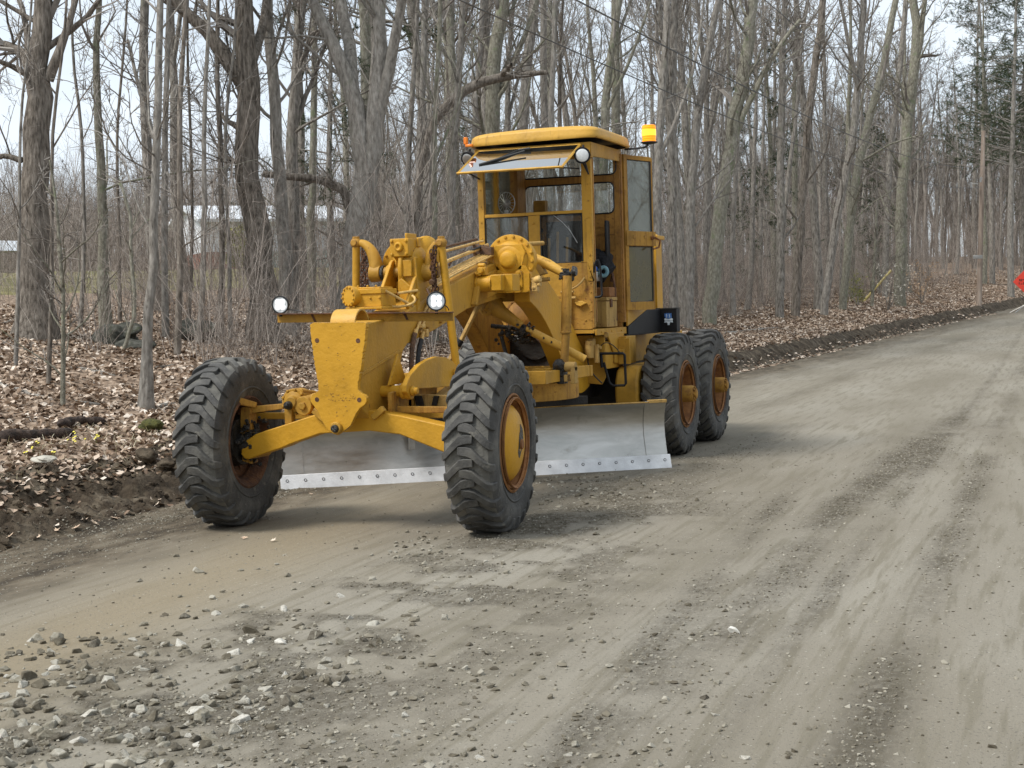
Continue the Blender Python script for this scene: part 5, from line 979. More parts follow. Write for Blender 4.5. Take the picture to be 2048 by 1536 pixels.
# roof: a shallow pressed dome with a rolled rim
def roof():
    mb = MB(); nx, ny = 30, 30; x0, x1, y0, y1 = -.655, .672, 3.965, 5.28
    def pt(i, j, e=0.):
        u, v = i / nx * 2 - 1, j / ny * 2 - 1
        su, sv = math.sin(u * math.pi / 2), math.sin(v * math.pi / 2)
        q = (abs(su) ** 9 + abs(sv) ** 9) ** (1 / 9); k = 1 if q < 1e-6 else min(1, 1 / max(q, 1e-6)) if q > 1 else 1
        if q > 1: su, sv = su / q, sv / q
        m = min(1, (abs(su) ** 9 + abs(sv) ** 9) ** (1 / 9))
        z = 3.222 + .050 * math.sqrt(max(0, 1 - m ** 12)) + .030 * (1 - su * su) * (1 - .5 * sv * sv)
        z += .018 * (su * .5 + .5) - .02 * (sv * .5 + .5) * 0
        return ((x0 + x1) / 2 + su * (x1 - x0) / 2, (y0 + y1) / 2 + sv * (y1 - y0) / 2, z)
    vs = [pt(i, j) for j in range(ny + 1) for i in range(nx + 1)]
    fs = [(j * (nx + 1) + i, j * (nx + 1) + i + 1, (j + 1) * (nx + 1) + i + 1, (j + 1) * (nx + 1) + i) for j in range(ny) for i in range(nx)]
    ring = [(i, 0) for i in range(nx)] + [(nx, j) for j in range(ny)] + [(i, ny) for i in range(nx, 0, -1)] + [(0, j) for j in range(ny, 0, -1)]
    n0 = len(vs); idx = [j * (nx + 1) + i for i, j in ring]; cx, cy = (x0 + x1) / 2, (y0 + y1) / 2
    for lev, (k, dz) in enumerate(((1.010, -.030), (1.016, -.052), (1.006, -.066), (.965, -.066), (.95, -.02))):
        for q in idx: p = vs[q]; vs.append((cx + (p[0] - cx) * k, cy + (p[1] - cy) * k, 3.218 + dz + .018 * ((p[0] - x0) / (x1 - x0))))
    m = len(idx)
    for l in range(5):
        a = idx if l == 0 else [n0 + (l - 1) * m + q for q in range(m)]; b = [n0 + l * m + q for q in range(m)]
        fs += [(a[q], a[(q + 1) % m], b[(q + 1) % m], b[q]) for q in range(m)]
    fs.append(tuple(n0 + 4 * m + q for q in range(m)))
    mb.add(vs, fs); mb.m[-1 - m:] = [1] * (m + 1); return mb
rf = part('cab_roof', roof(), ['faded', 'dark'], bevel=0, angle=50)
mb = MB(); mb.box(-.58, .58, YF + .05, YB, 3.125, 3.14); part('roof_lining', mb, 'dark')
# raised windscreen
ht, hb_ = Vector((0, 4.0, 3.105)), Vector((0, 3.55, 2.862))
def V3(x, p, off=0): return Vector((x, p.y, p.z + off))
mb = MB()
for xa, xb in ((-.545, -.585), (.500, .462)): mb.tube([V3(xa, ht), V3(xb, hb_)], .016, 4)
mb.tube([V3(-.60, hb_), V3(.475, hb_)], .013, 4); mb.tube([V3(-.545, ht), V3(.50, ht)], .012, 4)
vf = part('raised_windscreen', mb, 'faded', bevel=.002)
mb = MB(); a = [V3(-.54, ht), V3(.495, ht), V3(.46, hb_), V3(-.58, hb_)]; mb.add([tuple(p) for p in a] + [tuple(p + Vector((0, -.002, .004))) for p in a], [(3, 2, 1, 0), (4, 5, 6, 7), (0, 1, 5, 4), (1, 2, 6, 5), (2, 3, 7, 6), (3, 0, 4, 7)]); build('pane', mb, 'visglass', vf, bevel=0, smooth=False)
mb = MB(); a, b = Vector((-.10, 3.92, 3.085)), Vector((-.36, 3.70, 2.955)); mb.tube([a, a.lerp(b, .5) + Vector((0, -.02, -.01)), b], .009, 6); mb.tube([a.lerp(b, .25) + Vector((.16, -.03, .01)), b + Vector((-.06, -.02, -.012))], .011, 4); mb.tube([a, a + Vector((.12, .0, .01))], .010, 6); build('wiper', mb, 'blackrub', vf, bevel=0)
mb = MB(); pass
for q in ([(.44, 3.62, 2.86), (.475, 4.02, 2.88)], [(.50, 3.98, 3.0), (.56, 4.03, 2.84)], [(.53, 3.98, 3.02), (.57, 4.03, 2.82)], [(-.575, 3.66, 2.9), (-.56, 4.04, 2.84)]): mb = MB(); mb.tube(q, .008, 6); part('stay_rod', mb, 'blackrub', bevel=0)
# roof lamps
def lamp(c, aim, r, lens):
    c = Vector(c); a = Vector(aim).normalized(); mb = MB(); mb.lathe(c - a * .075, a, [(0, r * .35), (.015, r * .62), (.045, r * .95), (.075, r * 1.06), (.088, r * 1.08), (.090, r * .95)], 28); mb.cyl(c, c + Vector((0, .05, .10)), .01)
    o = part('work_lamp', mb, 'black', bevel=.002); mb = MB(); mb.lathe(c + a * .008, a, [(0, r * .95), (.008, r * .8), (.013, r * .5), (.015, r * .01)], 26, cap=False); build('lens', mb, lens, o, bevel=0)
lamp((.558, 3.88, 2.990), (.35, -1, -.12), .074, 'lens'); lamp((-.625, 3.93, 3.03), (-.25, -1, -.45), .074, 'chrome')
mb = MB(); mb.box(-.650, -.575, 3.91, 3.950, 3.148, 3.175); mb.box(-.665, -.632, 3.91, 3.955, 3.175, 3.245); part('marker_light', mb, 'ambdull', bevel=.006)
mb = MB(); c = Vector((.895, 5.1, 3.185)); mb.tube([(.63, 5.12, 3.150), (.76, 5.1, 3.150), (.86, 5.1, 3.158), (.885, 5.1, 3.185)], .011, 8); mb.lathe(c, (0, 0, 1), [(0, .05), (.012, .085), (.022, .085), (.024, .07)], 28); bc = part('beacon', mb, 'blackrub', bevel=.002)
mb = MB(); pr = [(0, .070)]
for k in range(7): pr += [(.006 + k * .022, .071), (.017 + k * .022, .071), (.020 + k * .022, .067), (.024 + k * .022, .067)]
mb.lathe(c + Vector((0, 0, .024)), (0, 0, 1), pr + [(.163, .069), (.168, .06), (.170, .01)], 36); mb.mat(1).lathe(c + Vector((0, 0, .085)), (0, 0, 1), [(0, .0718), (.060, .0718)], 36, cap=False); build('amber_dome', mb, ['amber', 'ambhot'], bc, bevel=0)
# opened door, folded back against the side
ha, hb2 = Vector((.605, YB + .03, 0)), Vector((.775, YB + .52, 0)); dd = (hb2 - ha); DL = dd.length; dd.normalize(); dn_ = Vector((dd.y, -dd.x, 0))
TD = Matrix(((dd.x, dn_.x, 0, ha.x), (dd.y, dn_.y, 0, ha.y), (0, 0, 1, 0), (0, 0, 0, 1)))
mb = MB()
for a, b, c, d in ((0, .06, 1.50, 3.10), (DL - .022, DL, 1.50, 3.085), (.06, DL - .022, 1.50, 1.585), (.06, DL - .022, 2.16, 2.30), (.06, DL - .022, 3.05, 3.095)): mb.box(a, b, 0, .025, c, d, TD)
mb.box(.01, DL + .02, .025, .036, 2.165, 2.315, TD)
for x in (.12, .32): mb.prism([(x, 2.24), (x + .03, 2.24), (x + .03, 2.27), (x, 2.27)], 'y', .036, .040, TD)
dr = part('open_door', mb, 'yelr', bevel=.003)
mb = MB(); mb.box(.065, DL - .024, .008, .013, 2.30, 3.05, TD); build('upper_pane', mb, 'dirtyglass', dr, bevel=0)
mb = MB(); mb.box(.065, DL - .024, .008, .013, 1.585, 2.16, TD); build('lower_pane', mb, 'dirtglass2', dr, bevel=0)
mb = MB(); q = [(.055, .016, 1.59), (.055, .016, 2.155), (DL - .03, .016, 2.155), (DL - .03, .016, 1.60), (.3, .016, 1.575), (.055, .016, 1.59)]; mb.tube([TD @ Vector(p) for p in q], .008, 6)
q = [(.062, .016, 2.305), (.062, .016, 3.045), (DL - .028, .016, 3.045), (DL - .028, .016, 2.305), (.062, .016, 2.305)]; mb.tube([TD @ Vector(p) for p in q], .008, 6); build('rubber_seal', mb, 'bluedeck', dr, bevel=0)
mb = MB(); mb.tube([TD @ Vector(p) for p in ((DL - .06, .04, 2.25), (DL - .06, .09, 2.25), (DL - .01, .11, 2.22), (DL - .02, .10, 2.15), (DL - .10, .08, 2.13))], .010, 8); mb.cyl(TD @ Vector((DL - .06, .03, 2.25)), TD @ Vector((DL - .06, .06, 2.25)), .022); build('door_handle', mb, 'rim', dr, bevel=0)
# inside the cab
mb = MB()
for x, z in ((.115, 2.23), (.205, 2.29), (.300, 2.23)):
    mb.mat(0).tube([(x, 4.11, 1.96), (x + .004, 4.13, z)], .013, 10); mb.mat(1).sphere((x + .004, 4.13, z + .028), .030, 12)
for x, z in ((-.02, 2.3), (-.12, 2.3)): mb.mat(0).tube([(x, 4.22, 1.95), (x, 4.30, z)], .010, 8); mb.mat(1).sphere((x, 4.30, z + .02), .024, 10)
part('control_lever', mb, ['faded', 'blackrub'], bevel=0)
mb = MB(); mb.box(.02, .46, 4.34, 4.36, 1.9, 2.40); part('dark_backing', mb, 'dark')  # dark sheet added behind the right front pane so it looks shaded
mb = MB(); cw = Vector((.12, 4.62, 2.12)); t_ = Vector((0, -.75, .66)).normalized(); _, u_, v_ = frame(t_)
mb.tube([cw + (u_ * math.cos(a) + v_ * math.sin(a)) * .21 for a in np.linspace(0, 2 * math.pi, 30)], .013, 8)
for a in (0, 2.1, 4.2): mb.tube([cw, cw + (u_ * math.cos(a) + v_ * math.sin(a)) * .21], .009, 6)
mb.cyl(cw, cw - t_ * .7, .025); part('steering_wheel', mb, 'blackrub', bevel=0)
mb = MB(); mb.box(-.30, .36, YB - .32, YB - .06, 1.74, 1.80); mb.box(-.3, .3, YB - .12, YB - .06, 1.8, 2.2); mb.mat(1); mb.box(-.15, .55, YB - .34, YB - .08, 1.64, 1.74); st = part('seat', mb, ['blackrub', 'rim'], bevel=.01)
mb = MB(); mb.box(.20, .565, YB - .52, YB - .14, 1.34, 1.60); mb.box(.20, .57, YB - .525, YB - .135, 1.605, 1.64); mb.mat(1).box(.52, .58, YB - .40, YB - .34, 1.54, 1.62); mb.mat(0)
part('metal_locker', mb, ['tan', 'rust'], bevel=.004)
mb = MB(); mb.tube([(.50, YB - .10, 1.80), (.52, YB - .12, 1.88), (.54, YB - .14, 1.80), (.555, YB - .15, 1.45), (.56, YB - .16, 1.40)], .014, 8); part('seat_belt', mb, 'rust', bevel=0)
mb = MB(); mb.tube(bez([(.60, 4.04, 1.64), (.70, 4.03, 1.64), (.66, 4.05, 1.66), (.66, 4.06, 1.75)], 6) + bez([(.66, 4.06, 1.80), (.66, 4.06, 2.06), (.60, 4.06, 2.06), (.595, 4.06, 1.90), (.592, 4.05, 1.88)], 8), .011, 8); part('grab_handle', mb, 'black', bevel=0)
mb = MB(); mb.box(-.31, -.18, YB - .14, YB - .05, 2.515, 2.66); mb.box(-.40, -.29, YB - .12, YB - .05, 2.50, 2.535); mb.box(-.18, -.04, YB - .13, YB - .06, 2.50, 2.53); part('switch_box', mb, 'yelr')
mb = MB(); mb.box(.47, .50, YB - .20, YB - .10, 2.05, 2.42); part('speaker_pad', mb, 'blackrub', bevel=.01)
mb = MB(); c = Vector((-.44, 4.45, 2.62))
mb.tube([c + Vector((.09 * math.cos(a), .02, .11 * math.sin(a))) for a in np.linspace(0, 2 * math.pi, 20)], .005, 5)
for k in range(9): a = k * math.pi / 9; mb.tube([c + Vector((.09 * math.cos(a), .02, .11 * math.sin(a))), c + Vector((0, -.03, 0)), c - Vector((.09 * math.cos(a), -.02, .11 * math.sin(a)))], .003, 4)
mb.sphere((c.x, c.y + .03, c.z), .04, 10); mb.box(c.x - .02, c.x + .02, c.y, c.y + .03, 2.35, 2.55); part('cab_fan', mb, 'chrome', bevel=0)
mb = MB(); mb.box(-.53, .35, YF + .07, YF + .25, 1.95, 2.0); mb.box(.1, .35, YF + .3, YF + .5, 1.4, 1.95); part('dashboard', mb, 'dark')


# ---------------------------------------------------------------- hood, tank box, tandems, step
mb = MB(); mb.box(-.35, .35, YB + .1, 7.0, 1.24, 2.16); mb.prism([(-.35, 2.16), (.35, 2.16), (.28, 2.25), (-.28, 2.25)], 'y', YB + .1, 7.0); part('engine_hood', mb, 'yelg', bevel=.02)
mb = MB(); mb.box(-.42, .435, 7.02, 7.30, 1.25, 2.30); mb.prism([(.375, 1.5), (.445, 1.5), (.445, 2.32), (.375, 2.32)], 'y', 7.0, 7.018); mb.box(-.44, .465, 6.99, 7.34, 2.30, 2.345)
mb.prism([(-.42, 2.345)] + [(-.42 + .84 * i / 12, 2.345 + .075 * math.sin(math.pi * i / 12) ** .5) for i in range(1, 12)] + [(.42, 2.345)], 'y', 7.0, 7.32); mb.box(.30, .40, 6.98, 7.018, 1.95, 2.25)
for z in np.arange(1.6, 2.3, .13): mb.bolt((.40, 7.0, z), (0, -1, 0), .010, .012)
part('radiator_housing', mb, 'yel', bevel=.01)
mb = MB(); mb.prism([(YB + .06, 1.245), (6.44, 1.245), (6.44, 1.50), (YB + .86, 1.50), (YB + .44, 1.415), (YB + .06, 1.335)], 'x', .606, .622); mb.mat(0).box(.35, .606, 5.9, 6.43, 1.25, 1.49); mb.box(.600, .62, YB + .0, 6.4, 1.235, 1.25)
mb.box(.40, .805, 6.445, 6.60, 1.236, 1.498); mb.box(.39, .812, 6.438, 6.61, 1.500, 1.508)
bb = part('battery_box', mb, 'black', bevel=.004)
mb = MB(); T = Matrix.Translation((.715, 6.4405, 1.365)) # emblem: blue upper badge with a white scroll below
mb.prism([(-.042, .035), (-.048, .082), (-.030, .080), (-.022, .086), (-.006, .080), (.004, .086), (.018, .080), (.036, .084), (.034, .06), (.038, .030), (.0, .022)], 'y', -.004, -.001, T); mb.mat(1)
mb.prism([(-.050, .020), (-.035, .028), (0, .018), (.035, .028), (.050, .018), (.044, .0), (.050, -.022), (.020, -.016), (.012, -.03), (.012, -.048), (-.012, -.048), (-.012, -.03), (-.02, -.018), (-.050, -.022), (-.042, .0)], 'y', -.004, -.001, T)
mb.prism([(-.026, .072), (-.018, .074), (-.016, .034), (-.022, .034)], 'y', -.0055, -.004, T); mb.prism([(.006, .070), (.012, .072), (.020, .034), (.014, .034)], 'y', -.0055, -.004, T); mb.mat(2)
for x in (-.03, -.015, 0, .015, .03): mb.box(x - .004, x + .003, -.0055, -.004, -.006, .004, T)
M_['bblue'] = mat('blue_badge', [(.4, (.03, .10, .30)), (.6, (.07, .18, .42))], scale=30, rough=.4); M_['bwhite'] = mat('white_badge', [(.4, (.45, .52, .58)), (.6, (.62, .68, .72))], scale=30, rough=.4)
build('emblem', mb, ['bblue', 'bwhite', 'black'], bb, bevel=0)
for s in (1, -1):
    mb = MB(); pl = [(4.62, .66), (4.63, .80), (4.70, .90), (4.80, .94), (7.22, .94), (7.36, .84), (7.40, .64), (7.36, .44), (7.22, .34), (4.80, .34), (4.67, .42)]
    mb.prism(pl, 'x', min(s * .60, s * .84), max(s * .60, s * .84)); mb.cyl((s * .3, 6.01, .66), (s * .62, 6.01, .66), .16)
    part('tandem_case', mb, 'yelg' if s > 0 else 'yelr', bevel=.025)
mb = MB(); mb.box(.425, .60, 4.35, 4.95, .93, 1.20); mb.prism([(4.36, 1.28), (4.60, 1.06), (4.60, .98), (4.95, .95), (4.95, 1.28)], 'x', .60, .62); mb.box(.62, .74, 4.72, 4.76, .96, 1.22); mb.box(.62, .70, 4.75, 5.1, .96, 1.24); mb.cyl((.60, 4.7, 1.09), (.69, 4.7, 1.09), .025); mb.bolt((.52, 4.35, 1.05), (0, -1, 0), .018, .012)
mb.prism([(.34, 1.27), (.50, 1.27), (.44, 1.02), (.42, .90), (.34, .90)], 'y', 4.25, 4.27)
part('frame_bracket', mb, 'yelg')
mb = MB(); mb.box(.47, .53, 4.15, 4.25, 1.05, 1.24); mb.cyl((.50, 4.14, 1.22), (.50, 4.14, 1.05), .045, .04, 16); mb.cyl((.56, 4.2, 1.15), (.60, 4.2, 1.15), .02); mb.box(.54, .58, 4.15, 4.2, 1.0, 1.18); mb.lathe((.62, 4.32, 1.27), (0, -1, 0), [(0, .03), (.02, .028)], 14); part('control_valve', mb, 'tan')
mb = MB(); mb.tube([(.50, 4.22, 1.09), (.79, 4.30, 1.085), (.805, 4.30, 1.07), (.805, 4.32, .79), (.79, 4.32, .770), (.67, 4.32, .768), (.64, 4.31, .80), (.60, 4.27, 1.00)], .013, 8); mb.tube([(.575, 4.26, 1.08), (.585, 4.26, .95)], .016, 8); part('step', mb, 'black', bevel=0)
mb = MB(); mb.tube(bez([(.58, 4.2, 1.13), (.62, 4.18, 1.24), (.72, 4.2, 1.20), (.77, 4.26, 1.09)], 10), .005, 6); mb.tube(bez([(.47, 4.2, 1.1), (.45, 4.15, .98), (.50, 4.15, .9), (.6, 4.2, .8)], 8), .007, 6); part('cable', mb, 'blackrub', bevel=0)
mb = MB(); mb.prism([(.40, 1.26), (.30, .95), (.30, .80), (.56, .78), (.60, .85), (.60, 1.26)], 'y', 4.32, 4.34); part('side_plate', mb, 'yelg')

# ---------------------------------------------------------------- things left in the cab (not parts of the grader)
M_['jacket'] = mat('black_cloth', [(.4, (.006, .006, .008)), (.65, (.02, .02, .024))], scale=14, rough=.9, bump=1, bscale=20)
M_['tealfoam'] = mat('pale_teal_foam', [(.4, (.14, .27, .32)), (.6, (.19, .34, .38))], scale=20, rough=.7)
M_['bluecloth'] = mat('bright_blue_plastic', [(.4, (.03, .12, .5)), (.6, (.06, .2, .65))], scale=20, rough=.5)
mb = MB(); rg = random.Random(3); mb.sphere((.38, 4.90, 1.965), .17, 18, (1.0, .5, 1.0))
mb.v = [(x + .02 * math.sin(z * 40 + y * 9), y + .015 * math.sin(x * 50), z * 1.0 + .015 * math.sin(x * 37 + y * 31)) for x, y, z in mb.v]
setp(build('jacket', mb, 'jacket', None, bevel=0), 'black jacket bundled on the seat inside the open grader cab', 'jacket')
mb = MB(); c = Vector((.475, 4.76, 1.90)); _, u_, v_ = frame((.25, -1, .1)); mb.tube([c + (u_ * math.cos(a) + v_ * math.sin(a) * 1.15) * .038 for a in np.linspace(0, 2 * math.pi, 22)], .020, 10); 
setp(build('neck_pillow', mb, 'tealfoam', None, bevel=0), 'pale teal ring cushion leaning on the black jacket in the cab', 'cushion')
mb = MB(); mb.box(.345, .405, 4.72, 4.80, 1.905, 1.955); mb.mat(1).box(.33, .43, 4.70, 4.84, 1.80, 1.904)
setp(build('lunch_box', mb, ['bluecloth', 'chrome'], None, bevel=.012), 'small bright blue and grey box by the grab handle in the cab', 'box')
# ================================================================ leaves, stones, logs, house and the rest
def leaf_field(name, P, size, seed, mats, tilt=.5):
    rg = np.random.default_rng(seed); n = len(P); nrm = norm(np.c_[rg.normal(size=(n, 2)) * tilt, np.ones(n)]); a = rg.uniform(0, 6.28, n); u = np.c_[np.cos(a), np.sin(a), np.zeros(n)]; u = norm(u - (u * nrm).sum(1, keepdims=True) * nrm); v = np.cross(nrm, u)
    s = (size * rg.uniform(.6, 1.3, n))[:, None]; w_ = s * rg.uniform(.55, .9, (n, 1)); c = s * rg.uniform(-.25, .35, (n, 1))
    V = np.stack([P - u * s * .5, P - v * w_ * .5 + nrm * c * .5 - u * s * .08, P + u * s * .5 + nrm * c * .3, P + v * w_ * .5 + nrm * c * .5 + u * s * .1], 1).reshape(-1, 3); return V, np.arange(4 * n).reshape(-1, 4)
M_['leaf'] = mat('dry_oak_and_maple_leaves', [(.12, (.09, .058, .038)), (.34, (.225, .155, .105)), (.54, (.36, .27, .195)), (.74, (.52, .42, .33)), (.92, (.70, .62, .53))], scale=3, rough=.8, island=.75, spec=.3)
M_['leafpale'] = mat('bleached_maple_leaf', [(.3, (.50, .36, .25)), (.6, (.68, .55, .42)), (.8, (.78, .70, .60))], scale=9, rough=.75, objvar=.4, spec=.3, bump=.4)
rg = np.random.default_rng(11)
def leaf_pts(n, y0, y1, s0, s1, lift=.02, pw=1.):
    y = y0 + (y1 - y0) * rg.uniform(0, 1, n) ** pw; s = rg.uniform(s0, s1, n); x = edge(y) - s; X, Yp, d = project(np.c_[x, y, height(x, y)]); ok = (X > -420) & (X < 2300) & (Yp > 380) & (Yp < 1560); x, y = x[ok], y[ok]; return np.c_[x, y, height(x, y) + rg.uniform(.0, lift, len(x))]
A = leaf_pts(110000, 0, 26, 1.25, 14, .03); keep = rg.random(len(A)) < .72 + .9 * fbm(A[:, 0], A[:, 1], .6, 3, 4); A = A[keep]
B = leaf_pts(170000, 12, 110, .50, 7, .04, 1.7); D_ = leaf_pts(2200, 14, 60, -.28, .25, .008, 1.4); E_ = np.concatenate([leaf_pts(200, -4, 12, .0, .6, .01), leaf_pts(5200, -4, 14, .62, 1.3, .02)])
V, F_ = merge([leaf_field('', A, .078, 1, 0, .75), leaf_field('', B, .085, 2, 0, .7), leaf_field('', D_, .10, 3, 0, .35), leaf_field('', E_, .07, 4, 0)])
setp(np_mesh('fallen_leaves', V, F_, 'leaf', smooth=False), 'dry pale brown fallen leaves covering the ground under the trees', 'leaf litter', kind='stuff')

# stones
def hull(seed, flat=.7):
    r_ = random.Random(seed); bm = bmesh.new()
    for _ in range(r_.choice([9, 11, 13, 16])):
        v = Vector((r_.gauss(0, 1), r_.gauss(0, 1), r_.gauss(0, 1))).normalized() * r_.uniform(.82, 1.05); bm.verts.new((v.x * .58, v.y * .46, v.z * .40 * flat / .7))
    res = bmesh.ops.convex_hull(bm, input=bm.verts); bmesh.ops.delete(bm, geom=[g for g in bm.verts if not g.link_faces], context='VERTS')
    bmesh.ops.dissolve_limit(bm, angle_limit=R(16), verts=bm.verts, edges=bm.edges); bmesh.ops.bevel(bm, geom=list(bm.edges), offset=.028, segments=1, affect='EDGES', clamp_overlap=True); bmesh.ops.triangulate(bm, faces=bm.faces)
    for v in bm.verts:
        if v.co.length > .66: v.co *= .60 / v.co.length
    me = bpy.data.meshes.new('stone'); bm.to_mesh(me); bm.free(); return me
M_['stone'] = mat('grey_crushed_stone', [(.20, (.13, .112, .080)), (.40, (.225, .20, .148)), (.6, (.32, .295, .235)), (.8, (.46, .435, .37))], scale=3.5, detail=8, rough=.9, bump=.7, bscale=16, objvar=.75, spec=.25)
M_['gravelm'] = mat('small_gravel', [(.22, (.10, .086, .062)), (.45, (.185, .165, .125)), (.64, (.25, .228, .18)), (.95, (.38, .355, .295))], scale=8, rough=.92, island=.7, spec=.2)
stones = [hull(600 + k, .55 + .1 * (k % 4)) for k in range(14)]
for m in stones: m.materials.append(M_['stone'])
M_['stonew'] = mat('cream_white_stone', [(.25, (.38, .355, .29)), (.5, (.54, .51, .44)), (.7, (.68, .65, .58))], scale=5, detail=8, rough=.9, bump=.7, bscale=16, objvar=.3, spec=.25)
M_['stoned'] = mat('dark_brown_grey_stone', [(.25, (.085, .072, .052)), (.5, (.15, .132, .10)), (.7, (.24, .22, .175))], scale=5, detail=8, rough=.92, bump=.8, bscale=16, objvar=.3, spec=.25)
tones = [stones]
for m_ in ('stonew', 'stoned'):
    l_ = [q.copy() for q in stones]
    for q in l_: q.materials.clear(); q.materials.append(M_[m_])
    tones.append(l_)
def stone_xy(n):
    out = []
    while len(out) < n:
        r_ = rg.random()
        if r_ < .60: px, py = 1150 * rg.random() ** 1.7 - 160, rg.uniform(1200, 1640)
        elif r_ < .80: px, py = rg.uniform(250, 1450), rg.uniform(1095, 1560)
        elif r_ < .91: px, py = rg.normal(1160, 85), rg.normal(975, 22)
        elif r_ < .95: px, py = rg.normal(860, 40), rg.normal(1090, 16)
        else: px, py = rg.uniform(1080, 2048), rg.uniform(950, 1530)
        if r_ < .60 and py < 1270 + (px / 900) * 60 * rg.uniform(-1, 1.5): continue
        if r_ >= .91 and py < 1240 - px * .13 and px < 760: continue
        d = ground_d(px, py, 4, 30)
        if d is None: continue
        P = ray_at(px, py, d)
        if edge(P[1]) > P[0] - .05 or (abs(P[1]) < .7 and .8 < abs(P[0]) < 1.3): continue
        out.append((P[0], P[1]))
    return np.array(out)
XY = stone_xy(2600); sizes = .008 + .034 * rg.random(len(XY)) ** 2.6; sizes[XY[:, 1] < -3.0] *= 1.28; sizes[XY[:, 1] > -1.5] *= .72; sizes[XY[:, 0] > 1.9] *= .5
foot = np.array([[1.02, -5.03], [.7, -4.6], [.2, -4.4]])
X, Yp, d = project(np.c_[XY, np.zeros(len(XY))]); big = sizes / d * ((X > 0) & (X < 2048) & (Yp < 1530)); order = np.argsort(-big)
def add_stone(x, y, s, k, label, group=None, z=.0):
    o = bpy.data.objects.new('stone', stones[k % 14]); C.objects.link(o); o.location = (x, y, gz(x, y) + s * .04 + z); o.rotation_euler = (rg.uniform(-.35, .35), rg.uniform(-.35, .35), rg.uniform(0, 6.28)); q = s * 2; o.scale = (q * rg.uniform(.8, 1.15), q * rg.uniform(.8, 1.15), q * rg.uniform(.75, 1.1)); return setp(o, label, 'stone', group)
for i in order[:262]:
    x_, y_ = XY[i]; px_, py_ = X[i], Yp[i]; tone = int(rg.choice(3, p=[.68, .13, .19]))
    where = ('on the dirt in front of the blade' if y_ > .3 else 'on the open dirt right of the gravel' if px_ > 1000 else 'at the scattered right side of the gravel' if px_ > 640 else 'near the far rim of the left gravel patch' if py_ < 1330 else 'in the bottom left corner gravel' if px_ < 200 else 'in the bottom gravel left of centre' if py_ > 1440 else 'in the middle of the left gravel patch')
    sz_ = 'small' if sizes[i] < .024 else 'fist sized' if sizes[i] > .036 else 'medium'; tn = ('pale grey', 'cream white', 'dark brown grey')[tone]
    add_stone(x_, y_, sizes[i] * .95, int(rg.integers(14)), sz_ + ' ' + tn + ' stone lying ' + where, 'loose stones on the dirt road').data = tones[tone][int(rg.integers(14))]
for px, py, s, k, l in ((1466, 1266, .034, 3, 'clean white stone lying alone on the smooth dirt at the right'), (1378, 1212, .030, 5, 'flat pointed grey stone standing at the end of a dark crumb line'), (83, 1262, .028, 6, 'single dark stone on the smooth tan strip at the left'), (1392, 1002, .030, 7, 'dark brown stone alone right of the blade stones'), (1990, 1165, .022, 8, 'small grey pebble alone near the right edge of the road'), (1010, 1066, .034, 2, 'pale stone touching the foot of the near front tyre'), (1446, 938, .018, 9, 'small dark stone beyond the tip of the blade')):
    P = ray_at(px, py, ground_d(px, py, 4, 30)); o = add_stone(P[0], P[1], s, k, l)
M_['whitestone'] = mat('chalk_white_stone', [(.35, (.55, .53, .47)), (.65, (.74, .72, .66))], scale=5, rough=.9, bump=.5)
wm = stones[3].copy(); wm.materials.clear(); wm.materials.append(M_['whitestone'])
for o in C.objects:
    if o.get('label', '').startswith('clean white stone'): o.data = wm
# small gravel and clods as one mass
base_s = []
for k in range(5):
    me = hull(700 + k); V = np.array([v.co[:] for v in me.vertices]); F_ = np.array([p.vertices[:] for p in me.polygons]); base_s.append((V, F_)); bpy.data.meshes.remove(me)
rest = [(XY[i][0], XY[i][1], sizes[i]) for i in order[262:]]
gx, gy = rg.uniform(-2.2, 5.6, 260000), -5.6 + 13 * rg.random(260000) ** 1.5; pk = crumb(gx, gy) ** 1.3 * .75 + .02 + .35 * sm(.9, -.1, gx - edge(gy)); ok = (rg.random(260000) < pk) & (gx > edge(gy) - .9)
rest += [(a, b, .0022 + .0095 * rg.random() ** 3) for a, b in zip(gx[ok], gy[ok])]
ra = np.array(rest); X, Yp, d = project(np.c_[ra[:, :2], np.zeros(len(ra))]); ra = ra[(X > -350) & (X < 2200) & (Yp < 1700)]; hz = height(ra[:, 0], ra[:, 1]); print('gravel', len(ra))
VV, FF, n = [], [], 0; ki = rg.integers(0, 5, len(ra))
for k in range(5):
    V, F_ = base_s[k]; m = ki == k; q = ra[m]; a = rg.uniform(0, 6.28, len(q)); s = (q[:, 2] * 2)[:, None, None]; W = V[None] * s * rg.uniform(.7, 1.2, (len(q), 1, 3)); c, sn = np.cos(a)[:, None], np.sin(a)[:, None]
    W = np.stack([W[..., 0] * c - W[..., 1] * sn, W[..., 0] * sn + W[..., 1] * c, W[..., 2]], -1) + np.c_[q[:, :2], hz[m] + q[:, 2] * .15][:, None]; VV.append(W.reshape(-1, 3)); FF.append((F_[None] + (n + np.arange(len(q)) * len(V))[:, None, None]).reshape(-1, 3)); n += W.shape[0] * len(V)
setp(np_mesh('gravel', np.concatenate(VV), np.concatenate(FF), 'gravelm', smooth=False), 'fine loose gravel and crumbs of dirt on the road', 'gravel', kind='stuff')
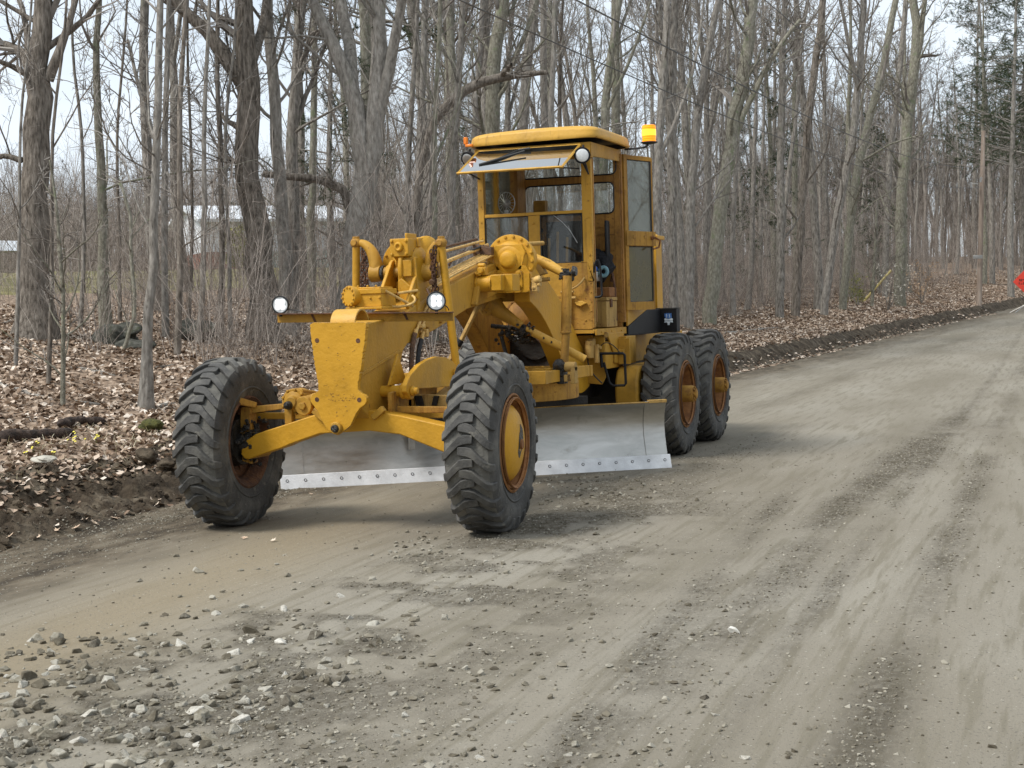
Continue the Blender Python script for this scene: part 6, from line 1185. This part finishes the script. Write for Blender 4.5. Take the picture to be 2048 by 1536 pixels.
# clods on the bank
bx = leaf_pts(5200, -5, 16, .0, 1.35, .0, 1.3); sz = .006 + .04 * rg.random(len(bx)) ** 3.2; VV, FF, n = [], [], 0; ki = rg.integers(0, 5, len(bx))
for k in range(5):
    V, F_ = base_s[k]; m = ki == k; q = bx[m]; W = V[None] * (sz[m] * 2)[:, None, None] * rg.uniform(.7, 1.3, (len(q), 1, 3)) + q[:, None]; VV.append(W.reshape(-1, 3)); FF.append((F_[None] + (n + np.arange(len(q)) * len(V))[:, None, None]).reshape(-1, 3)); n += W.shape[0] * len(V)
setp(np_mesh('soil_clods', np.concatenate(VV), np.concatenate(FF), 'soil', smooth=False), 'dark crumbled clods of earth on the graded bank', 'soil', kind='stuff')
# whole maple leaves on the dirt
def maple():
    pts = []
    for a, r_ in ((-90, .12), (-62, .42), (-40, .30), (-20, .62), (-8, .36), (8, .55), (22, .98), (34, .56), (52, .62), (62, .46), (74, .80), (90, 1.1)): pts.append((r_ * math.cos(R(a)), r_ * math.sin(R(a))))
    pts += [(-x, y) for x, y in reversed(pts[1:-1])]
    vs = [(0, 0, 0)] + [(x * .07, y * .07, .018 * (math.hypot(x, y)) ** 1.5 * (1 + .4 * math.sin(7 * x))) for x, y in pts]; n = len(pts); me = bpy.data.meshes.new('maple_leaf'); me.from_pydata(vs, [], [(0, 1 + i, 1 + (i + 1) % n) for i in range(n)]); me.materials.append(M_['leafpale']); return me
lm = maple(); LL = [(18, 1078, 'pale maple leaf standing at the far left foot of the bank'), (78, 1078, 'curled cream maple leaf on the dirt left of the leaf row'), (112, 1066, 'small brown leaf tucked beside the curled cream one'), (166, 1044, 'largest pale maple leaf of the row below the bank'), (192, 1050, 'pale leaf overlapping the largest one on its right'), (150, 1060, 'pale leaf below the largest one'), (228, 1040, 'pale leaf at the right end of the row below the bank'), (312, 1014, 'pale orange leaf left of the front tyre'), (360, 998, 'orange leaf touching the far front tyre'), (545, 1084, 'small bleached leaf on the dirt between the front wheels'), (490, 1078, 'curled brown leaf below the far front tyre'), (620, 990, 'tiny pale leaf under the blade edge')]
for k, (px, py, l) in enumerate(LL):
    d = ground_d(px, py, 6, 30); P = ray_at(px, py, d); o = bpy.data.objects.new('maple_leaf', lm); C.objects.link(o); o.location = (P[0], P[1], gz(P[0], P[1]) + .012); s_ = .8 if k not in (9, 10, 11, 2) else .5; o.scale = (s_, s_, s_); o.rotation_euler = (rg.uniform(-.5, .5), rg.uniform(-.4, .4), rg.uniform(0, 6.28)); setp(o, l, 'leaf')
# logs, sticks, boulders, stump
M_['log'] = mat('dark_rotten_bark', [(.3, (.012, .008, .006)), (.5, (.045, .028, .020)), (.7, (.11, .075, .055))], scale=12, stretch=(1, 1, 1), detail=8, rough=.95, bump=2, bscale=30)
M_['moss'] = mat('mossy_rock', [(.3, (.018, .018, .014)), (.5, (.05, .05, .038)), (.62, (.10, .098, .08)), (.75, (.20, .20, .175))], scale=7, detail=8, rough=.95, bump=1.5, bscale=20, spots=[(5, .60, (.04, .048, .018), .1)])
M_['mossg'] = mat('bright_moss', [(.3, (.035, .038, .01)), (.55, (.10, .10, .022)), (.75, (.20, .18, .05))], scale=30, rough=.95, bump=2, bscale=60)
def on(px, py, up=0.): d = ground_d(px, py, 8, 60); P = ray_at(px, py, d); P[2] = gz(P[0], P[1]) + up; return P
def log(name, label, pts, r0, r1, m='log', seed=0, k=10):
    P = np.array([on(*q) if len(q) == 2 else on(q[0], q[1], q[2]) for q in pts]); Q = smoothpoly(np.c_[P, np.linspace(r0, r1, len(P))], 16); r_ = np.random.default_rng(seed); Q[:, 3] *= r_.uniform(.88, 1.1, 16); Q[0, 3] *= .15; Q[-1, 3] *= .15; Q[:, :3] += r_.normal(size=(16, 3)) * r0 * .12; V, F_ = tubes(Q[None, :, :3], Q[None, :, 3], k); return setp(np_mesh(name, V, F_, m), label, name.replace('fallen_', ''))
log('fallen_log', 'dark rotting log lying in the leaves at the left edge', [(-30, 885, .03), (60, 880, .03), (155, 872, .03)], .075, .05, seed=1)
log('fallen_log', 'shorter dark rotting log behind the left edge one', [(118, 858, .05), (160, 852, .06), (214, 850, .03)], .05, .045, seed=2)
for k, (pts, r_, l) in enumerate((([(-20, 765), (30, 778), (70, 793), (110, 800)], .035, 'long grey fallen branch curving down from the left edge'), ([(105, 792), (160, 806), (240, 815)], .028, 'grey fallen branch continuing right of the curved one'), ([(136, 736), (180, 742), (232, 752)], .035, 'pale broken stick lying above the curved branch'), ([(300, 738), (330, 733), (350, 730)], .02, 'small fallen stick near the nearest trunk'), ([(310, 815), (340, 812), (352, 808)], .04, 'brown stick lying right of the nearest trunk'), ([(1440, 668), (1500, 662), (1560, 655)], .06, 'dark fallen branch on the leafy bank behind the rear wheels'), ([(640, 770), (700, 757), (760, 745)], .03, 'fallen branch in the leaves seen under the grader nose'), ([(1, 650), (30, 640), (60, 632)], .03, 'stick at the foot of the forked dark trunk'))):
    log('fallen_branch', l, pts, r_, r_ * .6, 'bark', seed=20 + k, k=7)
def rock(name, label, P, s, m, seed, cat='boulder', flat=.6):
    me = bpy.data.meshes.new(name); bm = bmesh.new(); bmesh.ops.create_icosphere(bm, subdivisions=4, radius=1); co = np.array([v.co[:] for v in bm.verts]); r_ = 1 + .55 * fbm(co[:, 0] + seed * 7 + co[:, 2], co[:, 1] - co[:, 2] * .7, 1.3, 4, seed); co = co * r_[:, None] * np.array([s[0], s[1], s[2]])
    for v, c in zip(bm.verts, co): v.co = c
    bm.to_mesh(me); bm.free(); me.materials.append(M_[m]); me.shade_smooth(); o = bpy.data.objects.new(name, me); C.objects.link(o); o.location = P; return setp(o, label, cat)
rock('boulder', 'dark mossy boulder behind the slender pale trunk', on(236, 690, .15), (.36, .36, .24), 'moss', 1); rock('boulder', 'low mossy boulder behind the far front wheel', on(394, 680, .12), (.34, .3, .2), 'moss', 2); rock('boulder', 'half buried boulder between the trunks left of the great oak', on(268, 697, .02), (.3, .3, .12), 'moss', 3)
rock('moss_clump', 'bright green and yellow mossy stump by the nearest trunk', on(303, 862, .05), (.13, .10, .07), 'mossg', 4, 'moss'); rock('dirt_lump', 'dark lump of earth on top of the bank beside the far front wheel', on(295, 925, .05), (.11, .09, .07), 'soil', 5, 'soil lump'); rock('dirt_lump', 'smaller earth lump on the bank right of the tall one', on(330, 940, .02), (.09, .08, .05), 'soil', 6, 'soil lump')
rock('flat_stone', 'pale flat stone among yellow flowers above the bank', on(88, 925, .02), (.10, .08, .035), 'stone', 7, 'stone')
# small yellow flowers and dry grass tufts
M_['petal'] = mat('yellow_petals', [(.4, (.65, .55, .05)), (.7, (.82, .75, .16))], scale=20, rough=.7); M_['stem'] = mat('pale_green_stem', [(.4, (.10, .13, .03)), (.7, (.2, .22, .07))], scale=10, rough=.8)
M_['straw'] = mat('bleached_grass', [(.3, (.20, .165, .08)), (.5, (.42, .36, .22)), (.75, (.62, .56, .40))], scale=3, rough=.85, island=.6)
for k, (px, py) in enumerate(((72, 902), (66, 914), (146, 892), (155, 884), (162, 894), (140, 900), (192, 884), (200, 890), (50, 922), (108, 916))):
    P = on(px, py); mb = MB(); rr = random.Random(k)
    for q in range(2): a = Vector((rr.uniform(-.04, .04), rr.uniform(-.04, .04), 0)); b = a + Vector((rr.uniform(-.02, .02), rr.uniform(-.02, .02), rr.uniform(.05, .09))); mb.mat(1).tube([a, b], .002, 4); mb.mat(0).lathe(b, (rr.uniform(-.3, .3), -.5, 1), [(0, .004), (.006, .013), (.008, .010)], 6)
    o = build('wildflower', mb, ['petal', 'stem'], None, bevel=0, smooth=False); o.location = P; setp(o, 'small yellow wildflower clump in the leaves above the bank', 'flower', 'yellow wildflowers above the bank')
gp = leaf_pts(5200, -1, 16, 1.0, 2.5, 0); gp = gp[rg.random(len(gp)) < np.clip(.45 + 1.2 * fbm(gp[:, 0], gp[:, 1], 1.4, 2, 8), 0, 1)]; n = len(gp); dr = norm(np.c_[rg.normal(size=(n, 2)) * 1.1, np.full(n, .9)]); s = norm(np.cross(dr, rg.normal(size=(n, 3)))) * .0022; L = rg.uniform(.06, .20, (n, 1)); m_ = gp + dr * L * .6; e_ = gp + dr * L + np.c_[np.zeros((n, 2)), -L[:, 0] * .3]
V = np.stack([gp - s, gp + s, m_ + s * .8, m_ - s * .8, e_], 1).reshape(-1, 3); b = np.arange(n) * 5; F_ = np.concatenate([np.stack([b, b + 1, b + 2, b + 3], 1), np.stack([b + 3, b + 2, b + 4, b + 4], 1)]); me_F = F_[:n]
o = np_mesh('dry_grass', np.concatenate([V]), me_F, 'straw', smooth=False); setp(o, 'bleached dry grass wisps along the top of the bank', 'grass', kind='stuff')

# ---------------------------------------------------------------- utility pole, wires, guard, road sign
M_['polewood'] = mat('weathered_pole_wood', [(.3, (.15, .115, .09)), (.5, (.28, .22, .175)), (.7, (.42, .35, .29))], scale=7, stretch=(1, 1, .08), rough=.9, bump=.6)
dP = 66; pb = ray_at(1957, 590, dP); pb[2] = gz(pb[0], pb[1]); Pt = ray_at(1967, 262, dP); Hh = Pt[2] - pb[2]; lean_ = (Pt - pb) * np.array([1, 1, 0])
po = empty('utility_pole', 'weathered brown utility pole with a bracket and wires at the wood edge', 'utility pole', tuple(pb)); mb = MB(); mb.tube([(0, 0, -.3), tuple(lean_ * .5) [:2] + (Hh * .5,), tuple(lean_)[:2] + (Hh,)], [.125, .11, .09], 14); build('pole', mb, 'polewood', po, bevel=0)
mb = MB(); z_ = Hh * .28; mb.box(-.20, .20, -.20, -.17, z_ - .08, z_ + .08); build('number_board', mb, 'chrome', po)
mb = MB(); z_ = Hh * .70; mb.box(-.25, .05, -.03, .03, z_ - .03, z_ + .01); mb.cyl((-.25, 0, z_ - .18), (-.25, 0, z_ + .05), .05); mb.cyl((.20, -.1, z_ + .25), (.15, -.1, z_ + .03), .05); build('insulator_bracket', mb, 'chrome', po)
M_['wire'] = mat('black_cable', [(.4, (.03, .03, .03)), (.7, (.06, .06, .06))], scale=5, rough=.6)
for (l, nr, z0, r_) in (('upper overhead cable sagging from the utility pole over the trees', (1040, -60, 12.5), Hh * .80, .008), ('lower overhead cable sagging from the utility pole past the cab roof', (820, -45, 12.5), Hh * .68, .007), ('thin upper cable between the two heavier ones', (1300, -200, 13), Hh * .93, .006)):
    a = pb + np.array([lean_[0] * .8, lean_[1] * .8, z0]); b_ = ray_at(*nr); t = np.linspace(0, 1, 40)[:, None]; L = np.linalg.norm(a - b_); P = a * (1 - t) + b_ * t; P[:, 2] -= (4 * t * (1 - t))[:, 0] * L * .010
    mb = MB(); mb.tube([tuple(p) for p in P], r_, 5); setp(build('overhead_cable', mb, 'wire', None, bevel=0), l, 'cable')
M_['yplastic'] = mat('faded_yellow_plastic', [(.4, (.42, .33, .11)), (.7, (.58, .48, .2))], scale=5, rough=.6)
a, b_ = ray_at(1727, 598, 62), ray_at(1782, 541, 62); a[2] = gz(a[0], a[1]); mb = MB(); mb.tube([tuple(a), tuple(b_)], .05, 8); setp(build('guy_wire_guard', mb, 'yplastic', None, bevel=0), 'pale yellow plastic guard leaning at the foot of the wood', 'guy guard')
M_['signred'] = mat('fluorescent_orange_red_sign', [(.4, (.78, .055, .03)), (.7, (.90, .08, .045))], scale=3, rough=.6)
dS = 66; c = ray_at(2052, 563, dS); bz = gz(c[0], c[1]); so = empty('road_work_sign', 'bright orange red diamond warning sign cut by the right picture edge', 'sign', (c[0], c[1], bz), rot=(0, 0, R(20)))
h = c[2] - bz; mb = MB(); hd = .58; mb.prism([(0, h - hd), (hd, h), (0, h + hd), (-hd, h)], 'y', -.008, .008); build('panel', mb, 'signred', so, bevel=.004)
mb = MB()
for x0, z0, w_, h_ in ((-.30, .02, .05, .10), (-.22, .02, .03, .10), (-.16, .07, .10, .03), (-.32, -.12, .03, .10), (-.24, -.12, .08, .03), (-.12, -.14, .04, .12)): mb.box(x0, x0 + w_, -.012, -.008, h + z0, h + z0 + h_)
build('lettering', mb, 'blackrub', so, bevel=0)
mb = MB(); mb.cyl((0, .03, 0), (0, .03, h + .2), .025); mb.tube([(-.6, -.3, 0), (0, .05, .35), (.6, -.3, 0)], .018, 6); mb.tube([(-.6, .4, 0), (0, .05, .35), (.6, .4, 0)], .018, 6); build('stand', mb, 'chrome', so, bevel=0)

# ---------------------------------------------------------------- house, pavilion, shrubs beyond the lawn
M_['siding'] = mat('white_clapboard', [(.3, (.60, .62, .66)), (.7, (.72, .74, .78))], scale=1, rough=.7); M_['brick'] = mat('red_brick', [(.3, (.16, .06, .045)), (.6, (.26, .11, .08))], scale=18, rough=.9); M_['roofw'] = mat('pale_roofing', [(.3, (.62, .66, .70)), (.7, (.74, .77, .80))], scale=2, rough=.8); M_['teal'] = mat('pale_teal_panel', [(.3, (.32, .40, .38)), (.7, (.42, .50, .47))], scale=3, rough=.8)
dH = 72; hl, hr = ray_at(412, 545, dH), ray_at(700, 545, dH + 3); ux = (hr - hl); ux[2] = 0; W_ = np.linalg.norm(ux); ux /= W_; zb = gz(*((hl + hr) / 2)[:2]); zt = ray_at(412, 440, dH)[2]; zr = ray_at(412, 406, dH)[2]; zk = ray_at(412, 504, dH)[2]
ho = empty('house', 'long white clapboard house with pale roof and brick base behind the trees', 'house', (hl[0], hl[1], zb), rot=(0, 0, math.atan2(ux[1], ux[0]))); h1, h2 = zt - zb, zr - zb; print('house', W_, h1, h2, zb)
mb = MB(); hb_h = zk - zb
n_ = 16
for k in range(n_): z0 = hb_h + (h1 - hb_h) * k / n_; z1 = hb_h + (h1 - hb_h) * (k + 1) / n_; mb.prism([(0, z0), (-.03, z0), (0, z1)], 'x', 0, W_); 
mb.box(0, W_, .0, 7, hb_h, h1); mb.prism([(0, h1), (7, h1), (3.5, h2 - .1)], 'x', .0, W_); build('wall', mb, 'siding', ho, bevel=0)
mb = MB(); mb.box(-.0, W_ * .42, -.02, 6.9, -.6, hb_h - .003); build('brick_base', mb, 'brick', ho, bevel=0); mb = MB(); mb.box(W_ * .42 + .003, W_, -.02, 6.9, -.6, hb_h - .003); build('base_panel', mb, 'teal', ho, bevel=0)
mb = MB(); mb.prism([(-.5, h1 - .12), (-.5, h1 + .02), (3.5, h2 + .12), (3.5, h2 - .03)], 'x', -.4, W_ + .4); mb.prism([(7.5, h1 - .12), (7.5, h1 + .02), (3.505, h2 + .12), (3.505, h2 - .03)], 'x', -.4, W_ + .4); build('roof', mb, 'roofw', ho, bevel=0)
for x in (W_ * .62,):
    mb = MB(); mb.box(x - .55, x + .55, -.06, -.02, hb_h + .25, hb_h + 1.1); f = build('window', mb, 'bwhite', ho, bevel=0); mb = MB(); mb.box(x - .45, x + .45, -.07, -.062, hb_h + .33, hb_h + 1.02); build('pane', mb, 'darkglass', f, bevel=0)
dG = 58; gb = ray_at(-48, 560, dG); gb[2] = gz(gb[0], gb[1]); gt = ray_at(-48, 503, dG)[2] - gb[2]; go = empty('garden_pavilion', 'white roofed garden pavilion on thin posts at the left edge of the lawn', 'pavilion', tuple(gb), rot=(0, 0, R(-20)))
for x, y in ((.5, -.5), (.5, 1.6), (-2.2, -.5), (-2.2, 1.6), (-.85, -.5)): mb = MB(); mb.box(x - .04, x + .04, y - .04, y + .04, -.2, gt); build('post', mb, 'bwhite', go, bevel=.004)
mb = MB(); mb.prism([(-2.5, gt), (.8, gt), (.35, gt + .42), (-2.0, gt + .42)], 'y', -.8, 1.9); build('roof', mb, 'roofw', go); 
mb = MB(); mb.box(-1.9, -.4, .2, 1.1, 0, .55); mb.box(-1.6, -.7, .3, 1.0, .56, .9); setp(build('patio_chair', mb, 'bluedeck', None), 'dark seat standing under the white garden pavilion', 'chair').location = tuple(gb)
def bushel(name, label, P, h, w_, m, n, seed, cat='shrub', ls=.07, stemm='bark'):
    rg2 = np.random.default_rng(seed); root = empty(name, label, cat, tuple(P)); k = 8; Pp, D = np.zeros((k, 3)), norm(np.c_[rg2.normal(size=(k, 2)) * w_ / h * .8, np.ones(k)]); a, b, c = grow(rg2, Pp, D, np.full(k, h), np.full(k, .015), np.full(k, .004), 6, .08, .05); V, F_ = tubes(a, c, 5); np_mesh('stem', V, F_, stemm, root)
    p2, d2, L2, r2 = spawn(rg2, a, b, c, 8, .1, 1, 50, 12, .35, np.full(k, h * .9), .5, .003); a2, b2, c2 = grow(rg2, p2, d2, L2, r2, r2 * .5, 4, .15, .02)
    bi = rg2.integers(0, len(a2), n); q = a2[bi, rg2.integers(1, 5, n)] + rg2.normal(size=(n, 3)) * .05; V, F_ = leaf_field('', q, ls, seed, 0, 1.5); V2, F2 = tubes(a2, c2, 3); V, F_ = merge([(V, F_), (V2, F2)]); np_mesh('foliage', V, F_, m, root, smooth=False); return root
M_['ygreen'] = mat('yellow_green_foliage', [(.3, (.09, .11, .015)), (.5, (.18, .19, .03)), (.7, (.28, .28, .06))], scale=3, rough=.8, island=.6); M_['beech'] = mat('dry_beech_leaves', [(.3, (.32, .2, .11)), (.6, (.52, .38, .25))], scale=3, rough=.8, island=.5); M_['palel'] = mat('pale_hanging_leaves', [(.3, (.42, .38, .30)), (.6, (.66, .62, .54))], scale=3, rough=.8, island=.5)
P = ray_at(478, 545, 64); P[2] = gz(P[0], P[1]); bushel('conifer_shrub', 'bright yellow green shrub in front of the white house', P, max(1.6, ray_at(478, 458, 64)[2] - P[2]), .5, 'ygreen', 5000, 1, ls=.12)
for k, (px, py, d, h, w_, m, n, l) in enumerate(((1715, 590, 60, 1.3, .8, 'ygreen', 500, 'small green bush at the foot of the wood left of the yellow guard'), (1775, 585, 58, 1.9, 1.0, 'palel', 130, 'sapling with scattered pale leaves beside the yellow guard'), (1843, 588, 64, 1.9, .6, 'beech', 240, 'young beech with tan leaves near the pale double trunk'))):
    P = ray_at(px, py, d); P[2] = gz(P[0], P[1]); bushel('leafy_sapling', l, P, h, w_, m, n, 30 + k, ls=.07 if k else .06)
